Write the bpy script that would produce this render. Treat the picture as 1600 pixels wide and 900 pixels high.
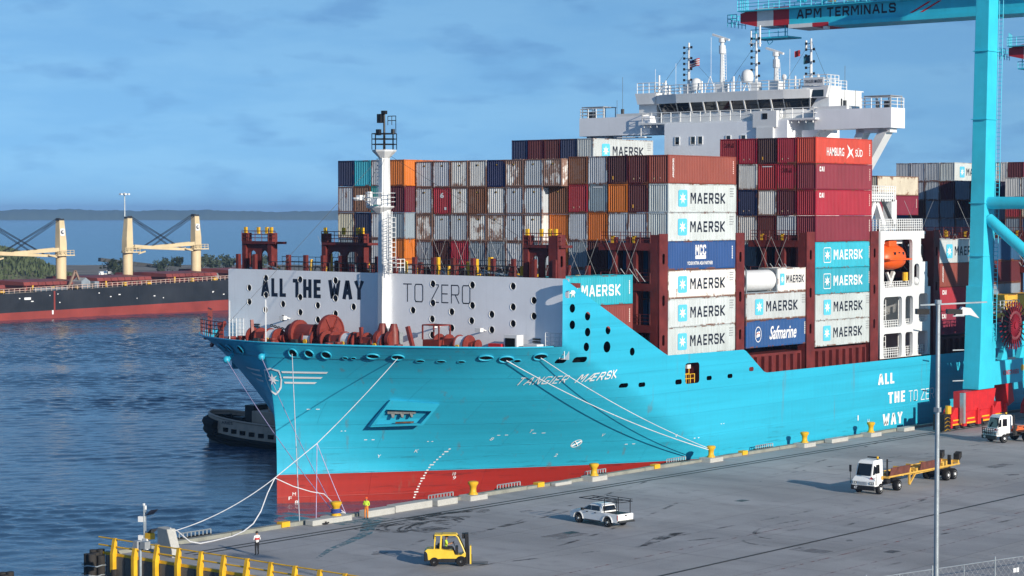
import bpy, bmesh, math, random
from mathutils import Vector, Matrix, Euler
R=math.radians
random.seed(7)
for o in list(bpy.data.objects): bpy.data.objects.remove(o)
SC=bpy.context.scene
COL=SC.collection
# ---------------------------------------------------------------- camera
CAMX,CAMY,CAMZ=-139.12,-122.22,25.15
FPX,HORZ,YAW=3308.0,331.2,R(39.95)
cam=bpy.data.cameras.new('camera'); camo=bpy.data.objects.new('camera',cam); COL.objects.link(camo)
pit=math.atan((450-HORZ)/FPX)
cd=Vector((math.cos(YAW)*math.cos(pit),math.sin(YAW)*math.cos(pit),-math.sin(pit)))
camo.location=(CAMX,CAMY,CAMZ); camo.rotation_euler=cd.to_track_quat('-Z','Y').to_euler()
cam.sensor_width=36; cam.lens=36*FPX/1600; cam.clip_start=1; cam.clip_end=60000
SC.camera=camo
# ---------------------------------------------------------------- sky and sun
SUN_EL=R(17); SAZ=Vector((-0.235,-0.96,0)).normalized()
w=bpy.data.worlds.new('World'); SC.world=w; w.use_nodes=True
nt=w.node_tree; nt.nodes.clear()
def N(nt,t,**k):
    n=nt.nodes.new(t)
    for a,b in k.items(): setattr(n,a,b)
    return n
def LK(nt,a,b): nt.links.new(a,b)
def ramp(nt,src,stops):
    r=N(nt,'ShaderNodeValToRGB'); LK(nt,src,r.inputs[0])
    e=r.color_ramp.elements
    while len(e)<len(stops): e.new(.5)
    for i,(p,c) in enumerate(stops):
        e[i].position=p; e[i].color=(c,c,c,1) if not isinstance(c,(tuple,list)) else (*c,1)
    return r
def mixc(nt,fac,a,b,bt='MIX'):
    m=N(nt,'ShaderNodeMix',data_type='RGBA',blend_type=bt)
    for i,v in ((0,fac),(6,a),(7,b)):
        if hasattr(v,'is_output'): LK(nt,v,m.inputs[i])
        elif i==0: m.inputs[0].default_value=v
        else: m.inputs[i].default_value=(*v,1)
    return m.outputs[2]
def mth(nt,op,a,b=None,clamp=False):
    m=N(nt,'ShaderNodeMath',operation=op,use_clamp=clamp)
    for i,v in ((0,a),(1,b)):
        if v is None: continue
        if hasattr(v,'is_output'): LK(nt,v,m.inputs[i])
        else: m.inputs[i].default_value=v
    return m.outputs[0]
sky=N(nt,'ShaderNodeTexSky',sky_type='NISHITA',sun_disc=False,sun_elevation=SUN_EL,sun_rotation=math.atan2(SAZ.x,SAZ.y))
sky.altitude=0; sky.air_density=1.0; sky.dust_density=0.3; sky.ozone_density=3.0
tc=N(nt,'ShaderNodeTexCoord'); mp=N(nt,'ShaderNodeMapping'); mp.inputs['Scale'].default_value=(6,6,30)
LK(nt,tc.outputs['Generated'],mp.inputs[0])
nz=N(nt,'ShaderNodeTexNoise'); nz.inputs['Scale'].default_value=2.2; nz.inputs['Detail'].default_value=7; nz.inputs['Roughness'].default_value=.58
LK(nt,mp.outputs[0],nz.inputs[0])
nz2=N(nt,'ShaderNodeTexNoise'); nz2.inputs['Scale'].default_value=4.6; nz2.inputs['Detail'].default_value=6
mp2=N(nt,'ShaderNodeMapping'); mp2.inputs['Scale'].default_value=(5,5,17); mp2.inputs['Location'].default_value=(3,1,2); LK(nt,tc.outputs['Generated'],mp2.inputs[0]); LK(nt,mp2.outputs[0],nz2.inputs[0])
SKYTINT=(0.83,1.07,1.13)
sv=N(nt,'ShaderNodeVectorMath',operation='ADD'); LK(nt,tc.outputs['Generated'],sv.inputs[0]); sv.inputs[1].default_value=(0,0,.20)
sn=N(nt,'ShaderNodeVectorMath',operation='NORMALIZE'); LK(nt,sv.outputs[0],sn.inputs[0]); LK(nt,sn.outputs[0],sky.inputs[0])
base=mixc(nt,1.0,sky.outputs[0],SKYTINT,'MULTIPLY')
light=mixc(nt,1.0,base,(1.18,1.10,1.04),'MULTIPLY')
dark=mixc(nt,1.0,base,(0.74,0.76,0.84),'MULTIPLY')
c1=mixc(nt,ramp(nt,nz.outputs[0],[(.40,0),(.62,1)]).outputs[0],base,light)
dm=mth(nt,'MULTIPLY',ramp(nt,nz2.outputs[0],[(.53,0),(.68,1)]).outputs[0],.68)
c2=mixc(nt,dm,c1,dark)
bg=N(nt,'ShaderNodeBackground'); bg.inputs[1].default_value=0.12; LK(nt,c2,bg.inputs[0])
wo=N(nt,'ShaderNodeOutputWorld'); LK(nt,bg.outputs[0],wo.inputs[0])
sl=bpy.data.lights.new('sun','SUN'); sl.energy=4.8; sl.angle=R(.5); sl.color=(1,.90,.76)
so=bpy.data.objects.new('sun',sl); COL.objects.link(so)
sdir=-(SAZ*math.cos(SUN_EL)+Vector((0,0,math.sin(SUN_EL))))
so.rotation_euler=sdir.to_track_quat('-Z','Y').to_euler()
SC.view_settings.view_transform='Standard'; SC.view_settings.look='None'; SC.view_settings.exposure=0.16; SC.view_settings.gamma=1
SC.view_settings.use_curve_mapping=False
# ---------------------------------------------------------------- helpers
def lin(h):
    h=h.lstrip('#'); c=[int(h[i:i+2],16)/255 for i in (0,2,4)]
    return tuple(x/12.92 if x<=.04045 else ((x+.055)/1.055)**2.4 for x in c)
class MB:
    def __init__(s): s.v=[]; s.f=[]
    def add(s,vs,fs):
        n=len(s.v); s.v+=[tuple(v) for v in vs]; s.f+=[tuple(i+n for i in f) for f in fs]; return s
    def box(s,x0,x1,y0,y1,z0,z1):
        return s.add([(x0,y0,z0),(x1,y0,z0),(x1,y1,z0),(x0,y1,z0),(x0,y0,z1),(x1,y0,z1),(x1,y1,z1),(x0,y1,z1)],
                     [(3,2,1,0),(4,5,6,7),(0,1,5,4),(1,2,6,5),(2,3,7,6),(3,0,4,7)])
    def cbox(s,c,d,M=None):
        x,y,z=d[0]/2,d[1]/2,d[2]/2; c=Vector(c)
        vs=[Vector(p) for p in ((-x,-y,-z),(x,-y,-z),(x,y,-z),(-x,y,-z),(-x,-y,z),(x,-y,z),(x,y,z),(-x,y,z))]
        return s.add([c+(M@v if M else v) for v in vs],[(3,2,1,0),(4,5,6,7),(0,1,5,4),(1,2,6,5),(2,3,7,6),(3,0,4,7)])
    def beam(s,p,q,w,h,up=(0,0,1),w1=None,h1=None):
        p,q=Vector(p),Vector(q); d=(q-p).normalized(); up=Vector(up)
        if abs(d.dot(up))>.99: up=Vector((1,0,0))
        a=d.cross(up).normalized(); b=a.cross(d)
        w1=w if w1 is None else w1; h1=h if h1 is None else h1
        vs=[]
        for c,ww,hh in ((p,w,h),(q,w1,h1)):
            vs+=[c+a*x*ww/2+b*y*hh/2 for x,y in ((-1,-1),(1,-1),(1,1),(-1,1))]
        return s.add(vs,[(3,2,1,0),(4,5,6,7),(0,1,5,4),(1,2,6,5),(2,3,7,6),(3,0,4,7)])
    def cyl(s,p,q,r0,r1=None,n=10,cap=True):
        r1=r0 if r1 is None else r1
        p,q=Vector(p),Vector(q); d=(q-p).normalized(); up=Vector((0,0,1)) if abs(d.z)<.95 else Vector((1,0,0))
        a=d.cross(up).normalized(); b=d.cross(a)
        vs=[]
        for c,r in ((p,r0),(q,r1)): vs+=[c+(a*math.cos(2*math.pi*i/n)+b*math.sin(2*math.pi*i/n))*r for i in range(n)]
        fs=[(i,(i+1)%n,n+(i+1)%n,n+i) for i in range(n)]
        if cap: fs+=[tuple(range(n-1,-1,-1)),tuple(range(n,2*n))]
        return s.add(vs,fs)
    def tube(s,pts,r,n=6,closed=False):
        pts=[Vector(p) for p in pts]; m=len(pts); vs=[]
        pa=None
        for i,p in enumerate(pts):
            if closed: d=pts[(i+1)%m]-pts[i-1]
            else: d=pts[min(i+1,m-1)]-pts[max(i-1,0)]
            d.normalize(); up=Vector((0,0,1)) if abs(d.z)<.95 else Vector((1,0,0))
            a=d.cross(up).normalized()
            if pa is not None and a.dot(pa)<0 and abs(d.z)>.8: a=-a
            pa=a; b=d.cross(a)
            vs+=[p+(a*math.cos(2*math.pi*k/n)+b*math.sin(2*math.pi*k/n))*r for k in range(n)]
        fs=[]
        for i in range(m if closed else m-1):
            j=(i+1)%m
            fs+=[(i*n+k,i*n+(k+1)%n,j*n+(k+1)%n,j*n+k) for k in range(n)]
        if not closed: fs+=[tuple(range(n-1,-1,-1)),tuple(range((m-1)*n,m*n))]
        return s.add(vs,fs)
    def prism(s,pts,mp,c0,c1):
        n=len(pts); vs=[mp(a,b,c0) for a,b in pts]+[mp(a,b,c1) for a,b in pts]
        return s.add(vs,[tuple(range(n-1,-1,-1)),tuple(range(n,2*n))]+[(i,(i+1)%n,n+(i+1)%n,n+i) for i in range(n)])
    def lathe(s,prof,c=(0,0,0),n=16,M=None):
        c=Vector(c); vs=[]
        for r,z in prof:
            for i in range(n):
                v=Vector((r*math.cos(2*math.pi*i/n),r*math.sin(2*math.pi*i/n),z)); vs.append(c+(M@v if M else v))
        m=len(prof); fs=[(i*n+k,i*n+(k+1)%n,(i+1)*n+(k+1)%n,(i+1)*n+k) for i in range(m-1) for k in range(n)]
        fs+=[tuple(range(n-1,-1,-1)),tuple(range((m-1)*n,m*n))]
        return s.add(vs,fs)
    def sphere(s,c,r,n=12,sz=1.0,M=None):
        prof=[(max(1e-3,r*math.sin(math.pi*i/8)),-r*sz*math.cos(math.pi*i/8)) for i in range(9)]
        return s.lathe(prof,c,n,M)
    def grid(s,fn,nu,nv,skip=None):
        vs=[fn(i/nu,j/nv) for j in range(nv+1) for i in range(nu+1)]
        return s.add(vs,[(j*(nu+1)+i,j*(nu+1)+i+1,(j+1)*(nu+1)+i+1,(j+1)*(nu+1)+i) for j in range(nv) for i in range(nu) if not(skip and skip(i,j))])
    def rail(s,pts,h=1.1,bars=3,sp=1.5,r=.03,n=4):
        pts=[Vector(p) for p in pts]
        for k in range(1,bars+1):
            for a,b in zip(pts,pts[1:]): s.cyl(a+Vector((0,0,h*k/bars)),b+Vector((0,0,h*k/bars)),r,n=n,cap=False)
        for a,b in zip(pts,pts[1:]):
            m=max(1,round((b-a).length/sp))
            for i in range(m+1):
                p=a.lerp(b,i/m); s.cyl(p,p+Vector((0,0,h)),r*1.2,n=n,cap=False)
        return s
    def ladder(s,p,q,side,w=.5,r=.03,sp=.35):
        p,q,sd=Vector(p),Vector(q),Vector(side).normalized()*w/2
        s.cyl(p-sd,q-sd,r,n=4); s.cyl(p+sd,q+sd,r,n=4); m=int((q-p).length/sp)
        for i in range(1,m): c=p.lerp(q,i/m); s.cyl(c-sd,c+sd,r*.8,n=4,cap=False)
        return s
    def mesh(s,name,smooth=False,ang=35):
        me=bpy.data.meshes.new(name); me.from_pydata(s.v,[],s.f); me.update()
        if smooth:
            me.polygons.foreach_set('use_smooth',[True]*len(me.polygons)); me.set_sharp_from_angle(angle=R(ang))
        return me
    def pieces(s):
        par=list(range(len(s.v)))
        def find(a):
            while par[a]!=a: par[a]=par[par[a]]; a=par[a]
            return a
        for f in s.f:
            r0=find(f[0])
            for i in f[1:]: par[find(i)]=r0
        isl={}
        for i,f in enumerate(s.f): isl.setdefault(find(f[0]),[]).append(i)
        bb=[]
        for r,fl in isl.items():
            vs=[s.v[i] for k in fl for i in s.f[k]]
            bb.append([[min(v[a] for v in vs)-.06 for a in range(3)],[max(v[a] for v in vs)+.06 for a in range(3)],list(fl)])
        g=list(range(len(bb)))
        def gf(a):
            while g[a]!=a: a=g[a]
            return a
        for i in range(len(bb)):
            for j in range(i):
                if all(bb[i][0][a]<bb[j][1][a] and bb[j][0][a]<bb[i][1][a] for a in range(3)): g[gf(i)]=gf(j)
        out={}
        for i in range(len(bb)): out.setdefault(gf(i),[]).extend(bb[i][2])
        res=[]
        for fl in out.values():
            m=MB(); mp={}
            for k in fl:
                q=[]
                for i in s.f[k]:
                    if i not in mp: mp[i]=len(m.v); m.v.append(s.v[i])
                    q.append(mp[i])
                m.f.append(tuple(q))
            res.append(m)
        return res
    def build(s,name,mat,parent=None,smooth=False,ang=35,world=None,bev=0):
        if name in SPLIT and parent is not None:
            o=None
            for m in s.pieces(): o=mk(name,m.mesh(name,smooth,ang),mat,parent,world,bev)
            return o
        return mk(name,s.mesh(name,smooth,ang),mat,parent,world,bev)
INV={}
SPLIT={'stub_post','yellow_gear','yellow_lashing_bin','mast_platform','towing_winch','roller_stand','service_platform','lashing_rod','turnbuckle','hose_coil','signal_light','tower_post','wing_bracket','coaming_stay','hull_mark','slot_shade_backing','deck_locker','roof_fitting','boom_machinery','boom_yellow_box','sill_gusset','flange','hazard_stripe','wheel','pillar_web','davit','wing_console','searchlight','deck_fitting','hatch_cover','guard_post','cable_guide','rigging','mast_stay','side_window','deck_store','bow_gear','eyes','ears','mast_base_locker','ladder_cage','breakwater_stiffener','hole_rim','brake_wheel','hull_figure','wing_stripe','landing_leg','rear_guide','cable_bracket','funnel','chevron','brace_tube','tie_tube','antenna','fog_horn','light_post','lamp','door_handle','jackstaff','draught_mark','forestay','apex_frame'}
def mk(name,me,mat,parent=None,world=None,bev=0):
    """link a mesh as an object; a part whose parent was made by thing(...,world=True) keeps world coordinates"""
    if mat is not None and len(me.materials)==0: me.materials.append(mat)
    o=bpy.data.objects.new(name,me); COL.objects.link(o)
    if parent is not None:
        o.parent=parent
        if parent in INV: o.matrix_parent_inverse=INV[parent]
    if bev:
        b=o.modifiers.new('bevel','BEVEL'); b.width=bev; b.segments=2; b.limit_method='ANGLE'; b.angle_limit=R(40)
    return o
def tag(o,label,cat,group=None,kind=None):
    if label: o['label']=label
    if cat: o['category']=cat
    if group: o['group']=group
    if kind: o['kind']=kind
    return o
def thing(name,label,cat,loc=(0,0,0),rz=0,group=None,world=False):
    o=bpy.data.objects.new(name,None); COL.objects.link(o); o.location=loc; o.rotation_euler=(0,0,rz); o.empty_display_size=.5
    if world: INV[o]=(Matrix.Translation(loc)@Matrix.Rotation(rz,4,'Z')).inverted()
    return tag(o,label,cat,group)
def struct(name,mb,mat,smooth=False,parent=None):
    o=mb.build(name,mat,parent,smooth) if isinstance(mb,MB) else mk(name,mb,mat,parent)
    o['kind']='structure'; return o
def copy_tree(o,parent=None):
    c=o.copy(); COL.objects.link(c)
    if parent: c.parent=parent; c.matrix_parent_inverse=o.matrix_parent_inverse.copy()
    for ch in list(o.children): copy_tree(ch,c)
    return c
def curve_mesh(cu):
    o=bpy.data.objects.new('tmp',cu); COL.objects.link(o)
    dg=bpy.context.evaluated_depsgraph_get(); dg.update()
    me=bpy.data.meshes.new_from_object(o.evaluated_get(dg)); me.materials.clear()
    bpy.data.objects.remove(o); return me
def text_mesh(s,size=1,bold=0.0,shear=0.0,sx=1.0,align='LEFT',sp=1.0):
    cu=bpy.data.curves.new('t','FONT'); cu.body=s; cu.size=size; cu.offset=bold; cu.shear=shear; cu.align_x=align; cu.space_character=sp
    cu.fill_mode='FRONT'; cu.resolution_u=3
    me=curve_mesh(cu)
    if sx!=1:
        for v in me.vertices: v.co.x*=sx
    return me
GL={'A':[[(0,0),(.42,1),(.58,1),(1,0)],[(.2,.3),(.8,.3)]],'B':[[(0,0),(0,1),(.75,1),(.92,.88),(.92,.62),(.75,.52),(0,.52)],[(.75,.52),(1,.4),(1,.12),(.82,0),(0,0)]],'C':[[(1,.8),(1,.88),(.88,1),(.12,1),(0,.88),(0,.12),(.12,0),(.88,0),(1,.12),(1,.2)]],
'E':[[(1,1),(0,1),(0,0),(1,0)],[(0,.5),(.88,.5)]],'G':[[(1,.93),(.93,1),(.12,1),(0,.88),(0,.12),(.12,0),(1,0),(1,.42),(.62,.42)]],'H':[[(0,0),(0,1)],[(1,0),(1,1)],[(0,.5),(1,.5)]],'I':[[(0,0),(0,1)]],'K':[[(0,0),(0,1)],[(1,1),(.12,.5),(1,0)]],'L':[[(0,1),(0,0),(1,0)]],
'M':[[(0,0),(0,1),(.16,1),(.5,.38),(.84,1),(1,1),(1,0)]],'N':[[(0,0),(0,1),(.1,1),(.9,0),(1,0),(1,1)]],'O':[[(.12,0),(.88,0),(1,.12),(1,.88),(.88,1),(.12,1),(0,.88),(0,.12),(.12,0),(.5,0)]],'P':[[(0,0),(0,1),(.86,1),(1,.88),(1,.55),(.86,.43),(0,.43)]],'R':[[(0,0),(0,1),(.86,1),(1,.88),(1,.58),(.86,.46),(0,.46)],[(.5,.46),(1,0)]],
'S':[[(1,.8),(1,.88),(.88,1),(.12,1),(0,.88),(0,.64),(.12,.53),(.88,.47),(1,.36),(1,.12),(.88,0),(.12,0),(0,.12),(0,.2)]],'T':[[(0,1),(1,1)],[(.5,1),(.5,0)]],'W':[[(0,1),(.24,0),(.3,0),(.5,.75),(.7,0),(.76,0),(1,1)]],'Y':[[(0,1),(.5,.45),(1,1)],[(.5,.45),(.5,0)]],'Z':[[(0,1),(1,1),(1,.92),(0,.08),(0,0),(1,0)]],
'\u00c6':[[(0,0),(.36,1),(1,1)],[(.56,1),(.56,0),(1,0)],[(.16,.3),(.56,.3)],[(.56,.5),(.94,.5)]]}
GW={'I':0,'M':1.2,'W':1.35,'\u00c6':1.55,'A':1.08,'L':.82,'E':.84}
def stroke_text(s,cap,wd=.62,th=.17,gap=.20,space=.5,shear=0):
    # square technical capitals drawn as mitred strokes in the XY plane (cap height `cap`); each stroke sits 2 mm in front of the last
    mb=MB(); x=0; k=0
    for ch in s:
        if ch==' ': x+=space; continue
        w=wd*GW.get(ch,1); t=th/2
        for pl in GL[ch]:
            P=[Vector((x+t+a*max(0,w-th),t+b*(1-th))) for a,b in pl]
            n=len(P); vs=[]
            P=P[:]
            d0=(P[1]-P[0]).normalized(); d1=(P[-1]-P[-2]).normalized()
            P[0]=P[0]-d0*t; P[-1]=P[-1]+d1*t
            for i in range(n):
                if i==0: nn_=Vector((-d0.y,d0.x)); vs+=[P[i]+nn_*t,P[i]-nn_*t]; continue
                if i==n-1: nn_=Vector((-d1.y,d1.x)); vs+=[P[i]+nn_*t,P[i]-nn_*t]; continue
                a=(P[i]-P[i-1]).normalized(); b=(P[i+1]-P[i]).normalized(); na=Vector((-a.y,a.x)); nb=Vector((-b.y,b.x)); m=(na+nb)
                m=m.normalized() if m.length>1e-4 else na
                q=min(1.6,1/max(.35,m.dot(na))); vs+=[P[i]+m*t*q,P[i]-m*t*q]
            mb.add([(v.x+shear*v.y,v.y,.002*(k%3)) for v in vs],[(2*i+1,2*i+3,2*i+2,2*i) for i in range(n-1)]); k+=1
        x+=max(w,th)+gap
    me=mb.mesh('lettering')
    for v in me.vertices: v.co.x*=cap; v.co.y*=cap
    return me
def fitx(me,w):
    a,b,c,d=extent(me)
    for v in me.vertices: v.co.x=(v.co.x-a)/(b-a)*w
    return me
def cdt_plate(outer,holes,pts,fn):
    from mathutils.geometry import delaunay_2d_cdt
    V=[];E_=[]
    for lp in [outer]+list(holes):
        n0=len(V); V+=[Vector(p) for p in lp]; E_+=[(n0+i,n0+(i+1)%len(lp)) for i in range(len(lp))]
    V+=[Vector(p) for p in pts]
    r=delaunay_2d_cdt(V,E_,[],0,1e-5)
    def inp(p,pl):
        c=False
        for (x0,y0),(x1,y1) in zip(pl,pl[1:]+pl[:1]):
            if (y0>p.y)!=(y1>p.y) and p.x<(x1-x0)*(p.y-y0)/(y1-y0)+x0: c=not c
        return c
    F=[]
    for f in r[2]:
        c=(r[0][f[0]]+r[0][f[1]]+r[0][f[2]])/3
        if inp(c,outer) and not any(inp(c,h) for h in holes): F.append(tuple(f))
    me=bpy.data.meshes.new('plate'); me.from_pydata([fn(v.x,v.y) for v in r[0]],[],F); me.update(); return me
def extent(me):
    xs=[v.co.x for v in me.vertices]; ys=[v.co.y for v in me.vertices]
    return min(xs),max(xs),min(ys),max(ys)
def fit(me,w,h):
    a,b,c,d=extent(me)
    for v in me.vertices: v.co.x=(v.co.x-a)/(b-a)*w; v.co.y=(v.co.y-c)/(d-c)*h
    return me
def outline_mesh(outer,holes=(),ext=0.0):
    cu=bpy.data.curves.new('c','CURVE'); cu.dimensions='2D'; cu.fill_mode='BOTH'; cu.extrude=ext
    for pl in [outer]+list(holes):
        sp=cu.splines.new('POLY'); sp.points.add(len(pl)-1); sp.use_cyclic_u=True
        for p,q in zip(sp.points,pl): p.co=(q[0],q[1],0,1)
    return curve_mesh(cu)
def remap(me,fn,maxlen=None):
    if maxlen:
        bm=bmesh.new(); bm.from_mesh(me); bmesh.ops.remove_doubles(bm,verts=bm.verts,dist=1e-4); bmesh.ops.triangulate(bm,faces=bm.faces)
        for _ in range(7):
            es=[e for e in bm.edges if e.calc_length()>maxlen]
            if not es: break
            bmesh.ops.subdivide_edges(bm,edges=es,cuts=1); bmesh.ops.triangulate(bm,faces=bm.faces)
        bm.to_mesh(me); bm.free()
    for v in me.vertices: v.co=fn(*v.co)
    me.update(); return me
def circ(x,y,r,n=14,rx=None):
    rx=rx or r
    return [(x+rx*math.cos(2*math.pi*i/n),y+r*math.sin(2*math.pi*i/n)) for i in range(n)]
def rrect(x0,x1,y0,y1,r,n=4):
    pts=[]
    for cx,cy,a in ((x1-r,y1-r,0),(x0+r,y1-r,90),(x0+r,y0+r,180),(x1-r,y0+r,270)):
        for i in range(n+1): t=R(a+90*i/n); pts.append((cx+r*math.cos(t),cy+r*math.sin(t)))
    return pts
# ---------------------------------------------------------------- materials
def newmat(name):
    m=bpy.data.materials.new(name); m.use_nodes=True; nt=m.node_tree; nt.nodes.clear()
    b=N(nt,'ShaderNodeBsdfPrincipled'); o=N(nt,'ShaderNodeOutputMaterial'); LK(nt,b.outputs[0],o.inputs[0]); return m,nt,b,o
def noise(nt,scale,detail=4,rough=.55,vec=None,dist=0):
    n=N(nt,'ShaderNodeTexNoise'); n.inputs['Scale'].default_value=scale; n.inputs['Detail'].default_value=detail; n.inputs['Roughness'].default_value=rough; n.inputs['Distortion'].default_value=dist
    if vec is not None: LK(nt,vec,n.inputs[0])
    return n.outputs[0]
def coords(nt,scale=(1,1,1),which='Object',loc=(0,0,0)):
    t=N(nt,'ShaderNodeTexCoord'); m=N(nt,'ShaderNodeMapping'); m.inputs['Scale'].default_value=scale; m.inputs['Location'].default_value=loc
    LK(nt,t.outputs[which],m.inputs[0]); return m.outputs[0]
def paint(name,rgb,rough=.45,var=.18,scale=.6,rust=0.0,streak=True,metal=0,bump=0.0,spec=.4):
    if isinstance(rgb,str): rgb=lin(rgb)
    m,nt,b,o=newmat(name)
    v=coords(nt)
    n1=noise(nt,scale,5,.6,v)
    n2=noise(nt,1.0,4,.6,coords(nt,(2.2,2.2,.18)))
    dark=tuple(c*(1-var*1.6) for c in rgb); lite=tuple(min(1,c*(1+var*.5)) for c in rgb)
    c=mixc(nt,ramp(nt,n1,[(.3,0),(.7,1)]).outputs[0],dark,lite)
    if streak: c=mixc(nt,mth(nt,'MULTIPLY',ramp(nt,n2,[(.52,0),(.72,1)]).outputs[0],.45*min(1,var*4)),c,tuple(x*.55+.02 for x in rgb))
    if rust:
        n3=noise(nt,scale*2.3,8,.7,v)
        c=mixc(nt,ramp(nt,n3,[(.74-rust*.3,0),(.80-rust*.25,1)]).outputs[0],c,(.13,.05,.025))
    LK(nt,c,b.inputs['Base Color'])
    rr=ramp(nt,n1,[(.2,max(0,rough-.12)),(.8,min(1,rough+.12))]); LK(nt,rr.outputs[0],b.inputs['Roughness'])
    b.inputs['Metallic'].default_value=metal; b.inputs['Specular IOR Level'].default_value=spec
    if bump:
        bp=N(nt,'ShaderNodeBump'); bp.inputs['Strength'].default_value=bump; bp.inputs['Distance'].default_value=.1; LK(nt,n1,bp.inputs['Height']); LK(nt,bp.outputs[0],b.inputs['Normal'])
    return m
M={}
M['white']=paint('white_paint',(.74,.76,.77),.4,.08,.25)
M['bwhite']=paint('breakwater_white',(.86,.88,.92),.5,.06,.2)
M['red']=paint('oxide_red_paint',(.150,.022,.020),.6,.25,.8,rust=.25)
M['redl']=paint('winch_red_paint',(.22,.035,.026),.5,.2,1.5)
M['yellow']=paint('safety_yellow',(.80,.46,.02),.5,.18,1.2,rust=.15)
M['fork']=paint('forklift_yellow',(.82,.56,.05),.4,.1,1.2)
M['black']=paint('black_paint',(.012,.012,.014),.5,.2,1,streak=False)
M['dark']=paint('interior_shade_black',(.006,.007,.009),.8,.1,1,streak=False,spec=.1)  # near-black colour standing in for shade inside openings and recesses
M['grey']=paint('grey_steel',(.32,.34,.36),.45,.15,1)
M['galv']=paint('galvanised_steel',(.42,.47,.50),.4,.12,1.2,metal=.5)
M['steel']=paint('dark_steel',(.07,.075,.08),.45,.2,1,metal=.5)
M['tyre']=paint('tyre_rubber',(.014,.014,.015),.85,.2,3,streak=False,spec=.2)
M['orange']=paint('lifeboat_orange',(.80,.11,.012),.4,.08,1)
M['bogie']=paint('bogie_red',(.62,.022,.025),.45,.15,1)
M['crane']=paint('crane_blue',(.04,.56,.74),.4,.10,.3,spec=.35)
M['cream']=paint('bulker_cream',(.68,.55,.34),.5,.1,.3)
M['bblack']=paint('bulker_black',(.018,.022,.030),.55,.35,.12,rust=.12)
M['bred']=paint('bulker_red',(.28,.045,.035),.6,.2,.12)
M['hatch']=paint('bulker_hatch_red',(.24,.05,.042),.6,.25,.2)
M['wood']=paint('pile_timber',(.035,.032,.03),.85,.4,1.5)
M['skin']=paint('skin',(.36,.19,.12),.6,.05,3,streak=False)
M['hiviz']=paint('hi_vis_yellow',(.55,.78,.05),.7,.1,4,streak=False)
M['orangec']=paint('orange_cloth',(.75,.23,.03),.8,.1,4,streak=False)
M['clothw']=paint('white_cloth',(.72,.72,.72),.8,.08,4,streak=False)
M['clothr']=paint('red_cloth',(.5,.04,.04),.8,.08,4,streak=False)
M['clothk']=paint('dark_cloth',(.015,.016,.02),.85,.1,4,streak=False)
M['rope']=paint('white_rope',(.70,.71,.74),.8,.12,3,streak=False)
M['ropep']=paint('lilac_rope',(.52,.45,.66),.8,.12,3,streak=False)
M['chassisy']=paint('trailer_yellow',(.72,.43,.08),.5,.2,1.5,rust=.2)
M['chassiso']=paint('trailer_orange',(.70,.14,.03),.5,.2,1.5,rust=.15)
M['cabw']=paint('cab_white',(.88,.89,.88),.3,.05,1)
M['lampred']=paint('lamp_red',(.5,.01,.01),.3,.05,1,streak=False)
M['navy']=paint('navy_letter',(.008,.012,.030),.5,.05,1,streak=False)
M['letter']=paint('white_letter',(.80,.82,.83),.5,.05,1,streak=False)
M['lred']=paint('red_letter',(.55,.02,.03),.5,.05,1,streak=False)
M['tugtan']=paint('tug_tan',(.55,.36,.27),.5,.15,1)
def glass(name,rgb=(.01,.012,.015),rough=.05):
    m,nt,b,o=newmat(name); b.inputs['Base Color'].default_value=(*rgb,1); b.inputs['Roughness'].default_value=rough; b.inputs['Specular IOR Level'].default_value=.8; return m
M['glass']=glass('dark_glass'); M['lamp']=glass('lamp_glass',(.7,.72,.7),.2)
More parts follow.
